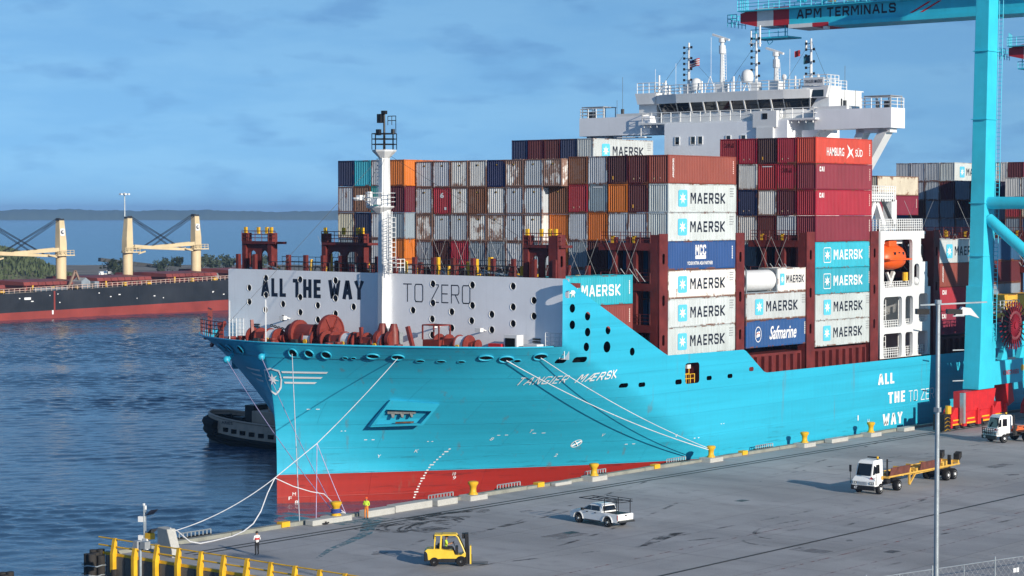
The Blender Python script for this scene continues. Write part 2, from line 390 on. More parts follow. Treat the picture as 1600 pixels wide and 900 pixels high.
# ---------------------------------------------------------------- hull paint
def hullpaint(name,rgb,band=.11,spec=.45,rust=0):
    m,nt,b,o=newmat(name)
    n1=noise(nt,1,5,.6,coords(nt,(.03,.03,1.1)))
    n2=noise(nt,1,6,.65,coords(nt,(.35,.35,.25)))
    n3=noise(nt,1,5,.6,coords(nt,(1.3,1.3,.12)))
    c=mixc(nt,ramp(nt,n1,[(.35,0),(.65,1)]).outputs[0],tuple(x*(1-band) for x in rgb),tuple(min(1,x*(1+band*.6)) for x in rgb))
    c=mixc(nt,mth(nt,'MULTIPLY',ramp(nt,n2,[(.55,0),(.75,1)]).outputs[0],.22),c,tuple(x*.72+.012 for x in rgb))
    c=mixc(nt,mth(nt,'MULTIPLY',ramp(nt,n3,[(.60,0),(.78,1)]).outputs[0],.28),c,tuple(x*.6+.02 for x in rgb))
    n5=noise(nt,1,7,.7,coords(nt,(.22,.22,3.2),loc=(5,0,2))); sz=N(nt,'ShaderNodeSeparateXYZ'); tz=N(nt,'ShaderNodeTexCoord'); LK(nt,tz.outputs['Object'],sz.inputs[0])
    low=ramp(nt,mth(nt,'MULTIPLY',mth(nt,'ADD',sz.outputs[2],4.0),.1),[(.42,1),(.80,0)]).outputs[0]
    scf=mth(nt,'MULTIPLY',mth(nt,'MULTIPLY',ramp(nt,n5,[(.57,0),(.64,1)]).outputs[0],low),.65)
    c=mixc(nt,scf,c,tuple(x*.35+.01 for x in rgb))
    n6=noise(nt,1,6,.65,coords(nt,(.9,.9,.06),loc=(1,0,4)))
    c=mixc(nt,mth(nt,'MULTIPLY',ramp(nt,n6,[(.61,0),(.72,1)]).outputs[0],.45),c,(.17,.11,.08))
    # plate seams (weld lines) as fine relief: strakes every 2.4 m, butts every 9 m
    t=N(nt,'ShaderNodeTexCoord'); br=N(nt,'ShaderNodeTexBrick'); mp=N(nt,'ShaderNodeMapping'); mp.inputs['Rotation'].default_value=(R(90),0,0)
    sx=N(nt,'ShaderNodeSeparateXYZ'); LK(nt,t.outputs['Object'],sx.inputs[0]); cx=N(nt,'ShaderNodeCombineXYZ'); LK(nt,sx.outputs[0],cx.inputs[0]); LK(nt,sx.outputs[2],cx.inputs[1]); LK(nt,cx.outputs[0],br.inputs[0])
    br.inputs['Scale'].default_value=1; br.inputs['Brick Width'].default_value=9.3; br.inputs['Row Height'].default_value=2.35; br.inputs['Mortar Size'].default_value=.05; br.inputs['Mortar Smooth'].default_value=.6
    n4=noise(nt,1,3,.5,coords(nt,(.5,.5,.5)))
    br.inputs['Color1'].default_value=(1,1,1,1); br.inputs['Color2'].default_value=(.955,.96,.965,1); br.inputs['Mortar'].default_value=(.86,.88,.90,1)
    c=mixc(nt,1,c,br.outputs[0],'MULTIPLY')
    wv=N(nt,'ShaderNodeTexWave',wave_type='BANDS',bands_direction='X'); LK(nt,cx.outputs[0],wv.inputs[0]); wv.inputs['Scale'].default_value=.42; wv.inputs['Distortion'].default_value=.6; wv.inputs['Detail'].default_value=1
    hgt=mth(nt,'ADD',mth(nt,'ADD',mth(nt,'MULTIPLY',br.outputs['Fac'],.30),mth(nt,'MULTIPLY',n4,.6)),mth(nt,'MULTIPLY',wv.outputs['Fac'],.10))
    bp=N(nt,'ShaderNodeBump'); bp.inputs['Strength'].default_value=.32; bp.inputs['Distance'].default_value=.13; LK(nt,hgt,bp.inputs['Height']); LK(nt,bp.outputs[0],b.inputs['Normal'])
    LK(nt,c,b.inputs['Base Color']); b.inputs['Roughness'].default_value=.42; b.inputs['Specular IOR Level'].default_value=spec
    return m
M['teal']=hullpaint('hull_turquoise',(.028,.415,.60))
M['boot']=hullpaint('hull_antifouling_red',(.34,.026,.020),.14,.3)
# ---------------------------------------------------------------- water
def watermat(name,fine=False):
    m,nt,b,o=newmat(name)
    b.inputs['Roughness'].default_value=.10 if fine else .16; b.inputs['IOR'].default_value=1.33
    b.inputs['Specular IOR Level'].default_value=.5 if fine else .13
    n0=noise(nt,1,3,.5,coords(nt,(.012,.012,.012)))
    a=noise(nt,1,6,.62,coords(nt,(.42,.24,.3)),dist=.6)
    c=noise(nt,1,5,.6,coords(nt,(1.9,1.2,1),loc=(4,2,0)),dist=.4)
    bp=N(nt,'ShaderNodeBump'); bp.inputs['Strength'].default_value=.35 if fine else .30; bp.inputs['Distance'].default_value=.16 if fine else .5; LK(nt,c if fine else a,bp.inputs['Height']); LK(nt,bp.outputs[0],b.inputs['Normal'])
    col=mixc(nt,ramp(nt,n0,[(.4,0),(.6,1)]).outputs[0],(.022,.058,.115) if fine else (.014,.046,.105),(.028,.072,.138) if fine else (.018,.056,.125)); LK(nt,col,b.inputs['Base Color'])
    return m
M['water']=watermat('river_water'); M['waterf']=watermat('river_water_chop',True)
ZW=-3.0
mb=MB(); mb.add([(-9000,-9000,ZW),(16000,-9000,ZW),(16000,16000,ZW),(-9000,16000,ZW)],[(0,1,2,3)])
water=struct('water',mb,M['water'])
# wind chop and current streaks as real waves on the near river
import numpy as np
def chop(ox,oy,ang,L,W,cell,name):
    nu,nv=int(L/cell),int(W/cell); u=np.linspace(0,L,nu+1); v=np.linspace(0,W,nv+1); U,V=np.meshgrid(u,v)
    ca,sa=math.cos(ang),math.sin(ang); X=ox+U*ca-V*sa; Y=oy+U*sa+V*ca
    rs=np.random.RandomState(3); Z=np.zeros_like(X); n=46
    for k in range(n):
        lam=.95*(5.0/.95)**(k/(n-1)); kk=2*math.pi/lam; th=rs.normal(.95,.55); ph=rs.uniform(0,6.28)
        q=kk*(X*math.cos(th)+Y*math.sin(th))+ph+.8*np.sin(.021*X*rs.uniform(.5,1.5)+.027*Y+rs.uniform(0,6)); Z+=np.sin(q)/kk
    Z*=.155/math.sqrt(n)*1.414
    mk_=np.zeros_like(X)
    for k in range(9):
        a=rs.uniform(0,6.28); f=rs.uniform(.03,.12); mk_+=np.sin(f*(X*math.cos(a)+1.2*Y*math.sin(a))+1.6*np.sin(.03*X+.02*Y+k)+rs.uniform(0,6.28))
    mk_=1/(1+np.exp(-mk_*1.3)); env=.30+.85*mk_
    e=np.minimum(np.minimum(U,L-U),np.minimum(V,W-V)); e=np.clip(e/12,0,1)
    Z=Z*env*e+.07*e+.012
    vs=np.stack([X,Y,ZW+np.maximum(Z,.01)],-1).reshape(-1,3)
    i0=(np.arange(nv)[:,None]*(nu+1)+np.arange(nu)[None,:]).reshape(-1); fs=np.stack([i0,i0+1,i0+nu+2,i0+nu+1],-1)
    me=bpy.data.meshes.new(name); me.vertices.add(len(vs)); me.vertices.foreach_set('co',vs.ravel().astype(np.float32)); me.loops.add(fs.size); me.loops.foreach_set('vertex_index',fs.ravel().astype(np.int32))
    me.polygons.add(len(fs)); me.polygons.foreach_set('loop_start',np.arange(0,fs.size,4,dtype=np.int32)); me.update(calc_edges=True); me.polygons.foreach_set('use_smooth',np.ones(len(fs),dtype=bool)); me.update()
    return mk(name,me,M['waterf'],water)
chop(-36,-40,R(50),470,100,.36,'river_chop')
# ---------------------------------------------------------------- quay
def concrete(name,rgb,joint=True,stain=.5):
    m,nt,b,o=newmat(name)
    v=coords(nt)
    n1=noise(nt,1,6,.6,coords(nt,(.09,.030,.1)))
    n2=noise(nt,1,7,.68,coords(nt,(.55,.30,.4)))
    n3=noise(nt,9,4,.6,v)
    n4=noise(nt,1,6,.6,coords(nt,(.05,.32,.1),loc=(3,7,0)),dist=.8)
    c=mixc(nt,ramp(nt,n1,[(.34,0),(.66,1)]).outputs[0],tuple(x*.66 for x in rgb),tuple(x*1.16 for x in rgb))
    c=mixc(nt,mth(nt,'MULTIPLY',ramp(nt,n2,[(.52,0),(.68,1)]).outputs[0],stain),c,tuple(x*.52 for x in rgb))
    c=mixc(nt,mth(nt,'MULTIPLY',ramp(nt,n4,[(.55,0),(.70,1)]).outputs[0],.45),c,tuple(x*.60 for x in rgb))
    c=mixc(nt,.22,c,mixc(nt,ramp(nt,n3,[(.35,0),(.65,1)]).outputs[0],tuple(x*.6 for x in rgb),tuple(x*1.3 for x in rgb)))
    if joint:
        br=N(nt,'ShaderNodeTexBrick'); LK(nt,v,br.inputs[0]); br.offset=0
        br.inputs['Scale'].default_value=1; br.inputs['Brick Width'].default_value=12; br.inputs['Row Height'].default_value=8.1; br.inputs['Mortar Size'].default_value=.05; br.inputs['Mortar Smooth'].default_value=.3
        br.inputs['Color1'].default_value=(1,1,1,1); br.inputs['Color2'].default_value=(.90,.91,.93,1); br.inputs['Mortar'].default_value=(.68,.66,.64,1)
        c=mixc(nt,1,c,br.outputs[0],'MULTIPLY')
    LK(nt,c,b.inputs['Base Color']); b.inputs['Roughness'].default_value=.8; b.inputs['Specular IOR Level'].default_value=.3
    bp=N(nt,'ShaderNodeBump'); bp.inputs['Strength'].default_value=.25; bp.inputs['Distance'].default_value=.06; LK(nt,n2,bp.inputs['Height']); LK(nt,bp.outputs[0],b.inputs['Normal'])
    return m
M['quay']=concrete('quay_concrete',(.39,.385,.39))
M['curb']=concrete('curb_concrete',(.30,.31,.27),False,.7)
M['block']=concrete('block_concrete',(.50,.50,.47),False,.5)
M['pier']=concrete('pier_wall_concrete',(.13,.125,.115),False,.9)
QX=-39.7
mb=MB(); mb.box(QX,900,-700,0,-1.6,0); quay=struct('quay',mb,M['quay'])
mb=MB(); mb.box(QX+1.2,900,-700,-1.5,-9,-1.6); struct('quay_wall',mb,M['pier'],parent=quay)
seg=MB(); seg.box(0.02,5.96,-.55,0,.0,.26); segm=seg.mesh('curb')
for i in range(24):
    o=mk('curb',segm,M['curb'],quay); o.location=(QX+i*6.0,0.02,0.001*(i%3)-.002*((i*7)%5)); o.scale=(1,1,1+.08*((i*5)%4))
mb=MB(); mb.box(QX+144,600,-.53,.02,0,.27); mb.build('curb',M['curb'],quay)
# crane rails in their slots
for y,nm in ((-4.2,0),(-5.1,1),(-36.6,2)):
    mb=MB(); mb.box(QX+4,700,y-.16,y+.16,.0,.006); s=mb.build('rail_slot',M['black'],quay)
    mb=MB(); mb.box(QX+4,700,y-.045,y+.045,.006,.03); mb.build('crane_rail',M['steel'],quay)
# painted lines, tyre scuffs, spilled paint
def wear(name,rgb,lo,hi,rough=.85,sc=(1.2,1.2,1)):
    m,nt,b,o=newmat(name); b.inputs['Base Color'].default_value=(*rgb,1); b.inputs['Roughness'].default_value=rough
    n=noise(nt,1,7,.68,coords(nt,sc)); LK(nt,ramp(nt,n,[(lo,0),(hi,1)]).outputs[0],b.inputs['Alpha']); return m
M['wline']=wear('worn_white_line',(.55,.55,.55),.52,.75); M['rline']=wear('worn_red_line',(.30,.06,.06),.47,.68)
M['scuff']=wear('tyre_rubber_marks',(.025,.025,.028),.42,.62,sc=(.9,.9,1)); M['scuffl']=wear('old_tyre_marks',(.05,.05,.055),.50,.72,sc=(.5,.5,1)); M['blues']=wear('blue_scuff',(.07,.20,.25),.42,.62)
def strip(name,pts,w,mat,z,w1=None):
    mb=MB(); pts=[Vector((*p,0)) for p in pts]; vs=[]; w1=w if w1 is None else w1
    for i,p in enumerate(pts):
        d=(pts[min(i+1,len(pts)-1)]-pts[max(i-1,0)]).normalized(); a=Vector((-d.y,d.x,0)); ww=w+(w1-w)*i/(len(pts)-1)
        vs+=[(*(p+a*ww/2).xy,z),(*(p-a*ww/2).xy,z)]
    mb.add(vs,[(2*i,2*i+1,2*i+3,2*i+2) for i in range(len(pts)-1)]); return mb.build(name,mat,quay)
def arc(cx,cy,r,a0,a1,n=24,ry=None):
    ry=ry or r
    return [(cx+r*math.cos(R(a0+(a1-a0)*i/n)),cy+ry*math.sin(R(a0+(a1-a0)*i/n))) for i in range(n+1)]
strip('painted_line',[(QX+6,-31),(200,-31)],.16,M['rline'],.0045)
strip('painted_line',[(QX+6,-41.5),(200,-41.5)],.16,M['rline'],.0045)
strip('painted_line',[(QX+6,-45),(200,-45)],.15,M['rline'],.0045)
strip('painted_line',[(-8,-12),(18,-12.8)],.15,M['wline'],.0045)
strip('painted_line',[(30,-48),(0,-50)],.15,M['wline'],.0045)
strip('blue_scuff',[(-14.5,-3.2),(-16.8,-4.8),(-20,-7.5),(-23.5,-9.3),(-27.5,-11),(-31,-13.2)],1.5,M['blues'],.008,.3)
strip('blue_scuff',[(-18,-2.4),(-13,-2.8)],1.6,M['blues'],.0085)
rnd=random.Random(3)
k=0
for cx,cy,r,a0,a1 in [(-13,-10,4.2,60,170),(-12.2,-9.6,3.4,40,190),(-13,-9.2,5.0,20,120),(-14,-8,3.6,100,230),(-9,-7.2,3.6,10,150),(-9.5,-7.6,4.4,10,110),(-15,-7,5.2,-30,80),(-17,-9,4.6,-10,100),(-12,-6.4,6.4,160,260),(-10,-8.8,6.2,35,120),(-8.6,-8.4,5.0,30,140)]:
    strip('tyre_mark',arc(cx,cy,r,a0,a1,ry=r*.62),.30,M['scuff'],.0095+.0004*k); k+=1
    strip('tyre_mark',arc(cx,cy,r+.75,a0+4,a1-6,ry=(r+.75)*.62),.28,M['scuff'],.0095+.0004*k); k+=1
for i in range(16):
    x=rnd.uniform(-30,60); y=rnd.uniform(-48,-9); a=rnd.uniform(-.25,.25); L=rnd.uniform(14,40); bend=rnd.uniform(-5,5)
    strip('tyre_mark',[(x+L*t/10*math.cos(a),y+L*t/10*math.sin(a)+bend*(t/10)**2) for t in range(11)],.35,M['scuffl'],.0045+.0006*(i%7)+.0002)
strip('tyre_mark',arc(0,-34,5,70,200,ry=3.2),.3,M['scuffl'],.0082); strip('tyre_mark',arc(5,-33,7,60,210,ry=3.5),.3,M['scuffl'],.0086)
mb=MB(); pts=[(-11,-27.6),(-7.5,-26.2),(-4.6,-25.8),(-3.4,-26.4),(-5.6,-26.9),(-8.6,-27.6),(-12.5,-28.3)]
mb.add([(*p,.0088) for p in pts],[tuple(range(len(pts)))]); mb.build('oil_stain',M['scuff'],quay)
M['patch']=wear('repair_patch',(.30,.305,.32),.30,.45,sc=(.8,.8,1)); M['patchd']=wear('dark_patch',(.20,.20,.21),.38,.65,sc=(.6,.6,1))
rp=random.Random(21)
for i in range(10):
    x=rp.uniform(-30,75); y=rp.uniform(-50,-8); a,b=rp.uniform(1.5,5),rp.uniform(1,3); mb=MB(); z=.0042+.00015*i
    mb.add([(x,y,z),(x+a,y+rp.uniform(-.1,.1),z),(x+a,y+b,z),(x,y+b,z)],[(0,1,2,3)]); mb.build('repair_patch',M['patch'] if i%3 else M['patchd'],quay)
for i in range(14):
    x=rp.uniform(-34,70); y=rp.uniform(-50,-7); r=rp.uniform(.2,.7); z=.0105+.0001*i; n=11
    mb=MB(); mb.add([(x+r*1.5*math.cos(k*6.283/n)*rp.uniform(.6,1.2),y+r*math.sin(k*6.283/n)*rp.uniform(.6,1.2),z) for k in range(n)],[tuple(range(n))]); mb.build('oil_stain',M['scuffl'] if i%2 else M['patchd'],quay)
for i,(x,y) in enumerate([(-10,-20),(14,-20),(38,-20),(-2,-44),(24,-44),(50,-33)]):
    mb=MB(); mb.box(x,x+1.2,y,y+.8,.001,.0125); d_=mb.build('drain_cover',M['steel'],quay)
# timber dolphin and end wall of the quay
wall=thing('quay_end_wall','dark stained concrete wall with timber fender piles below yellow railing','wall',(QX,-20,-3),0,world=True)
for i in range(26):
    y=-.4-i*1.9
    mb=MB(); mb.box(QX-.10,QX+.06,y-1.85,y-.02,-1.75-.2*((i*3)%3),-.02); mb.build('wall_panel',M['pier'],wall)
for i in range(14):
    y=-1.5-i*3.4; mb=MB(); mb.cyl((QX-.42,y,-8),(QX-.42,y,-.9-.3*(i%2)),.24,n=10); mb.build('pile',M['wood'],wall,True)
dol=thing('corner_dolphin','cluster of black timber piles at the corner of the quay','dolphin',(QX-.55,.45,-4),0)
for i,(dx,dy,h) in enumerate([(0,0,4.2),(.55,.1,4.35),(.25,.55,4.3),(-.4,.4,4.1),(.1,-.5,4.0),(-.5,-.2,4.15)]):
    mb=MB(); mb.cyl((dx,dy,-4),(dx,dy,h),.32,.30,n=12); mb.build('pile',M['wood'],dol,True)
mb=MB(); 
for z in (2.6,3.3): mb.tube([(1.0*math.cos(t*.35)+.02,.95*math.sin(t*.35)+.1,z+.05*math.sin(t*2)) for t in range(18)],.05,5,True)
mb.build('wire_lashing',M['galv'],dol)
d2=copy_tree(dol); d2.location=(-42.3,8.6,-6.3); d2['label']='lone dark timber pile cluster in the water at the bottom left corner'
# ---------------------------------------------------------------- land across the river
M['marsh']=paint('marsh_ground',(.10,.105,.06),.9,.4,.03,streak=False)
M['sand']=paint('yard_ground',(.22,.20,.17),.9,.3,.05,streak=False)
def foliage(name,rgb):
    m,nt,b,o=newmat(name)
    gi=N(nt,'ShaderNodeNewGeometry'); oi=N(nt,'ShaderNodeObjectInfo')
    n=noise(nt,.35,3,.6,coords(nt))
    c=mixc(nt,n,tuple(x*.5 for x in rgb),tuple(x*1.5 for x in rgb)); LK(nt,c,b.inputs['Base Color']); b.inputs['Roughness'].default_value=.8; return m
M['leaf']=foliage('leaves',(.038,.055,.03)); M['grass']=foliage('tall_grass',(.062,.085,.034)); M['bark']=paint('bark',(.09,.07,.05),.9,.2,2)
mb=MB()
land=[(290,470),(330,412),(420,405),(560,440),(600,520),(560,600),(470,690),(380,760),(250,760),(200,640),(170,520),(210,470)]
mb.prism(land,lambda a,b,c:(a,b,c),-4,.3); struct('far_bank',mb,M['sand'])
MW=125
def mound_z(u,v): return 11.5*max(0,1-(2*u-1)**4)*max(0,1-(2*v-1)**2)**.6
mb=MB(); mb.grid(lambda u,v:(250+MW*u+70*v,470+150*v+90*u*MW/200,.25+mound_z(u,v)+.6*math.sin(u*23+v*9)*mound_z(u,v)/12),40,20); struct('grass_mound',mb,M['marsh'],True)
rg=random.Random(11)
mb=MB()
for i in range(9000):
    u,v=rg.random(),rg.random(); x=250+MW*u+70*v; y=470+150*v+90*u*MW/200; z=.2+mound_z(u,v); h=rg.uniform(.9,2.2); a=rg.uniform(0,6.3); wd=rg.uniform(.4,.9)
    dx,dy=math.cos(a)*wd,math.sin(a)*wd
    mb.add([(x-dx,y-dy,z),(x+dx,y+dy,z),(x+rg.uniform(-.5,.5),y+rg.uniform(-.5,.5),z+h)],[(0,1,2)])
o=mb.build('tall_grass',M['grass']); tag(o,'tall green grass covering the mound on the far bank','grass',kind='stuff')
def tree(x,y,z,h,rw,label,seed,leaf='leaf',group='trees and bushes on the far bank',nm='bank_tree'):
    r=random.Random(seed); t=thing(nm,label,'tree',(x,y,z),r.uniform(0,6),group)
    h*=.72; rw*=.85; mb=MB(); mb.cyl((0,0,0),(0,0,h*.55),h*.035,h*.02,7)
    for k in range(5):
        a=r.uniform(0,6.3); mb.cyl((0,0,h*(.25+.06*k)),(math.cos(a)*rw*.6,math.sin(a)*rw*.6,h*(.5+.08*k)),h*.016,h*.006,5)
    mb.build('trunk',M['bark'],t)
    mb=MB(); cl=[]
    for k in range(11):
        a=r.uniform(0,6.3); q=r.uniform(.1,.8); cl.append((math.cos(a)*rw*q,math.sin(a)*rw*q,h*r.uniform(.38,.92),rw*r.uniform(.25,.45)))
    for cx,cy,cz,cr in cl:
        for j in range(42):
            d=Vector((r.gauss(0,1),r.gauss(0,1),r.gauss(0,.8))).normalized()*cr*r.uniform(.5,1.05); p=Vector((cx,cy,cz))+d
            s=rw*r.uniform(.07,.14); e1=Vector((r.gauss(0,1),r.gauss(0,1),r.gauss(0,1))).normalized()*s; e2=e1.orthogonal().normalized()*s*.8
            mb.add([p-e1,p+e2,p+e1,p-e2],[(0,1,2,3)])
    mb.build('crown',M[leaf],t); return t
sp=[(372,500,9,6,'dense dark tree at the left end of the far bank'),(352,470,7,5,'bush in front of the grassy mound on the far bank'),
 (405,512,8,5,'round tree left of the tall light mast'),(424,527,9,6,'low tree just beside the tall light mast'),(448,531,10,6.5,'broad tree behind the middle cream deck crane'),
 (470,544,9,6,'tree right of the middle cream deck crane'),(492,551,9,7,'tree between the two cream cranes beyond the hatches'),(505,560,7,6,'rightmost low bush on the far bank')]
for i,(x,y,h,rw,lb) in enumerate(sp): tree(x,y,.3,h,rw,lb,50+i)
# light mast and parked cars on the far bank
t=thing('light_mast','tall slim floodlight mast rising behind the middle deck crane on the far bank','light mast',(437,572,.3))
mb=MB(); mb.cyl((0,0,0),(0,0,33),.45,.22,8); mb.build('pole',M['galv'],t,True)
mb=MB(); mb.tube([(1.5*math.cos(i*.7),1.5*math.sin(i*.7),32.5) for i in range(9)],.12,4,True); mb.build('lamp_ring',M['galv'],t)
for i in range(6): mb=MB(); mb.cbox((1.7*math.cos(i*1.05),1.7*math.sin(i*1.05),32.3),(.9,.9,.7)); mb.build('floodlight',M['white'],t)
for i,(x,y) in enumerate([(392,532),(397,536),(403,541)]):
    t=thing('parked_car',['white parked car nearest the grassy mound on the far bank','middle of three white parked cars on the far bank','white parked car nearest the bushes on the far bank'][i],'car',(x,y,.3),R(50),'cars parked on the far bank')
    mb=MB(); mb.prism([(-2.4,.4),(2.4,.4),(2.4,.95),(1.3,1.05),(.7,1.6),(-1.5,1.62),(-2.2,1.05),(-2.4,1.0)],lambda a,b,c:(a,c,b),-.9,.9); mb.build('body',M['cabw'],t)
    mb=MB(); mb.box(-1.45,.75,-.92,.92,1.1,1.5); mb.build('window',M['glass'],t)
    for a in (-1.5,1.5):
        for b in (-.8,.8): mb=MB(); mb.cyl((a,b-.12,.36),(a,b+.12,.36),.36,n=10); mb.build('wheel',M['tyre'],t)
# conveyor and shed-like items on the yard
t=thing('conveyor','long dark sloping conveyor on the far bank beside the grassy mound','conveyor',(402,520,.3),R(-12))
mb=MB(); mb.beam((-18,0,6.5),(24,0,1.5),2.2,1.4); mb.build('belt_gallery',M['steel'],t)
for x,z in ((-14,6),(-4,4.8),(8,3.3),(18,2.1)): mb=MB(); mb.beam((x,-.9,0),(x,-.9,z),.3,.3); mb.beam((x,.9,0),(x,.9,z),.3,.3); mb.build('trestle',M['steel'],t)
# distant wooded shore
M['farwood']=foliage('far_wood',(.035,.055,.03))
rg=random.Random(5); mb=MB(); vs=[]; fs=[]
nx=900; P0=Vector((2600,7800,0)); P1=Vector((9800,1500,0)); dd=(P1-P0); nn=Vector((dd.y,-dd.x,0)).normalized()
hs=[30+3.0*math.sin(i*.031)+2.0*math.sin(i*.13)+1.3*math.sin(i*.41+2)+rg.uniform(-1.6,1.6) for i in range(nx+1)]
for i in range(nx+1):
    p=P0+dd*i/nx
    j=rg.uniform(-6,6)
    for a,z in ((0,-3.2),(12+j,hs[i]*.55),(60+j,hs[i]),(300,hs[i]*.97),(900,-3.2)):
        q=p-nn*a*(1 if nn.dot(Vector((1,1,0)))<0 else -1); vs.append((q.x,q.y,z))
for i in range(nx):
    for k in range(4): fs.append((i*5+k,i*5+k+1,(i+1)*5+k+1,(i+1)*5+k))
mb.add(vs,fs); o=mb.build('far_shore',M['farwood'],None,True,179); tag(o,'low wooded shore line along the horizon','shore',kind='stuff')
# ================================================================ the container ship
CL=25.5; HB=24.0; ZD=12.5
def pX(X): t=max(0,min(1,(X-3)/11)); t=t*t*(3-2*t); return 2.4-1.2*t
def hpar(z,X=2.0):
    if z>=0:
        w=min(1,z/ZD)**pX(X)
        return 2.0-1.9*w, 39.0*(1-w)+17.0*w, 1.3*(1-w)+1.45*w, (1-w)+1.75*w
    return 2.0,39-z*1.5,1.3,1.0
def hb(X,z):
    Xs,L,m,n=hpar(z,X); s=(X-Xs)/L
    return 0 if s<=0 else HB if s>=1 else HB*(1-(1-s)**m)**(1/n)
def hn(X,z):   # outward normal, starboard side
    e=.05; dx=(hb(X+e,z)-hb(X-e,z))/(2*e); dz=(hb(X,z+e)-hb(X,z-e))/(2*e)
    return Vector((-dx,-1,-dz)).normalized()
def stb(X,z,off=0.0):
    p=Vector((X,CL-hb(X,z),z)); return p+hn(X,z)*off
ship=thing('container_ship','large turquoise container ship moored bow-first along the quay','ship',(120,CL,ZW),0,world=True)
ZP=-.15; X1=16.2; XE=255.0; ZS=6.5
ztip=lambda X: ZD+.22*max(0,1-X/12.0)
# fore body (X<15.3): rows of z, columns bunched at the stem
def fore(z0,z1,nz,side):
    def fn(u,v):
        z=z0+(z1-z0)*v; Xs=hpar(z)[0]; X=Xs+(X1-Xs)*(u**2.4); h=hb(X,z) if u>0 else 0
        zz=z if z1<ZD-.01 else z+(ztip(X)-ZD)*v**3
        return (X,CL+side*h,zz)
    return fn
def aft(z0,z1,side):
    xs=[X1+(41-X1)*i/40 for i in range(41)]+[45,50,60,80,110,150,200,XE-10]
    def fn(u,v):
        i=round(u*(len(xs)-1)); X=xs[i]; z=z0+(z1-z0)*v; return (X,CL+side*hb(X,z),z)
    return fn,len(xs)-1
for nm,za,zb,mat in (('hull_bottom',-7.5,ZP,'boot'),('hull_side',ZP,ZD,'teal')):
    mb=MB()
    for side in (-1,1):
        nv=8 if nm=='hull_bottom' else 26
        mb.grid(fore(za,zb,nv,side),40,nv)
        top=zb if nm=='hull_bottom' else (ZS if side<0 else 8.05)
        fn,n=aft(za,top,side); mb.grid(fn,n,6 if nm=='hull_bottom' else 14)
    hull=mb.build(nm,M[mat],ship,True,60)
# starboard sheer strake and raised bow wing: one plate with real openings
fil=[(X1+1.1-1.1*math.sin(R(a)) ,ZD+1.1-1.1*math.cos(R(a))) for a in range(0,91,15)]
prof=[(X1,ZS)]+[(X1+(41-X1)*i/40,ZS) for i in range(1,41)]+[(50,ZS),(70,ZS),(120,ZS),(XE-10,ZS),(XE-10,8.05),(120,8.05),(50.9,8.05),(50.3,8.2),(46.9,10.55),(46.4,10.72),(32.9,10.82),(32.2,11.1),(17.1,18.45),(16.7,18.8),(X1+.15,18.9),(X1+.02,18.75),(X1,14),(X1-.03,13.4),(X1-.35,12.85),(X1-.9,12.58),(X1-.95,12.5),(X1,12.45)]
prof=[p for p in prof if p[0]>=X1-1e-6]+[(X1,ZD-.05-(ZD-.05-ZS)*i/24) for i in range(1,24)]
holes=[]
WH=[(17.45,16.07,.42),(17.45,14.51,.42),(19.79,15.24,.42),(19.79,13.72,.42),(22.99,13.76,.40),(19.6,12.32,.42),(22.83,12.16,.55),(26.9,11.5,.40)]
for x,z,r in WH: holes.append(circ(x,z,r,14))
SLOT=[(17.1,11.09,.8,.26),(19.0,11.12,1.2,.27),(25.7,8.25,.9,.22),(28.5,8.16,.9,.22),(34.7,8.05,.9,.25),(40.1,8.12,.75,.22),(43.9,8.1,.75,.22),(47.9,8.6,.7,.22)]
for x,z,w2,h2 in SLOT: holes.append(rrect(x-w2*.62,x+w2*.62,z-h2,z+h2,.2))
PIL=(35.85,38.35,7.75,9.85); holes.append(rrect(PIL[0],PIL[1],PIL[2],PIL[3],.35))
holes.append(rrect(16.5,17.9,17.05,17.75,.25))
def inpoly(p,pl):
    x,y=p; c=False
    for (x0,y0),(x1,y1) in zip(pl,pl[1:]+pl[:1]):
        if (y0>y)!=(y1>y) and x<(x1-x0)*(y-y0)/(y1-y0)+x0: c=not c
    return c
ip=[]
for i in range(60):
    for j in range(19):
        p=(X1+.33+i*.6,ZS+.35+j*.62)
        if inpoly(p,prof) and all(inpoly((p[0]+a,p[1]+b),prof) for a in (-.12,.12) for b in (-.12,.12)) and not any(inpoly((p[0]+a,p[1]+b),h) for h in holes for a in (-.15,.15) for b in (-.15,.15)): ip.append(p)
def stbp(x,z): return (x,CL-hb(x,z),z)
me=cdt_plate(prof,holes,ip,stbp)
me.polygons.foreach_set('use_smooth',[True]*len(me.polygons))
me.normals_split_custom_set_from_vertices([hn(v.co.x,v.co.z) for v in me.vertices])
sheer=mk('sheer_strake',me,M['teal'],ship); 

# port wing (mirrored, plain)
mb=MB(); mb.prism([(18.2,8),(18.2,17.8),(32.4,10.9),(46.5,10.7),(50.5,8.05)],lambda a,b,c:(a,c,b),CL+HB-.1,CL+HB-.003); mb.build('port_wing',M['teal'],ship)
XB=17.25
# near-black backing painted as the shade behind the openings, and the pilot door recess
mb=MB(); ztw=lambda X: 18.3-(X-16.6)*.475 if X>16.6 else 18.3
mb.grid(lambda u,v:(XB+.4+13*u,CL-hb(XB+.4+13*u,8.8+(ztw(XB+.4+13*u)-.8-8.8)*v)+.9,8.8+(ztw(XB+.4+13*u)-.8-8.8)*v),24,10); mb.build('wing_shade_backing',M['dark'],ship)
mb=MB()
x0,x1,z0,z1=PIL; mb.add([(x0-.2,1.62,z0-.2),(x1+.2,1.62,z0-.2),(x1+.2,3.4,z0-.2),(x0-.2,3.4,z0-.2),(x0-.2,1.62,z1+.2),(x1+.2,1.62,z1+.2),(x1+.2,3.4,z1+.2),(x0-.2,3.4,z1+.2)],[(0,1,2,3),(4,5,6,7),(1,2,6,5),(2,3,7,6),(3,0,4,7)])
pd=mb.build('pilot_door_recess',M['red'],ship)
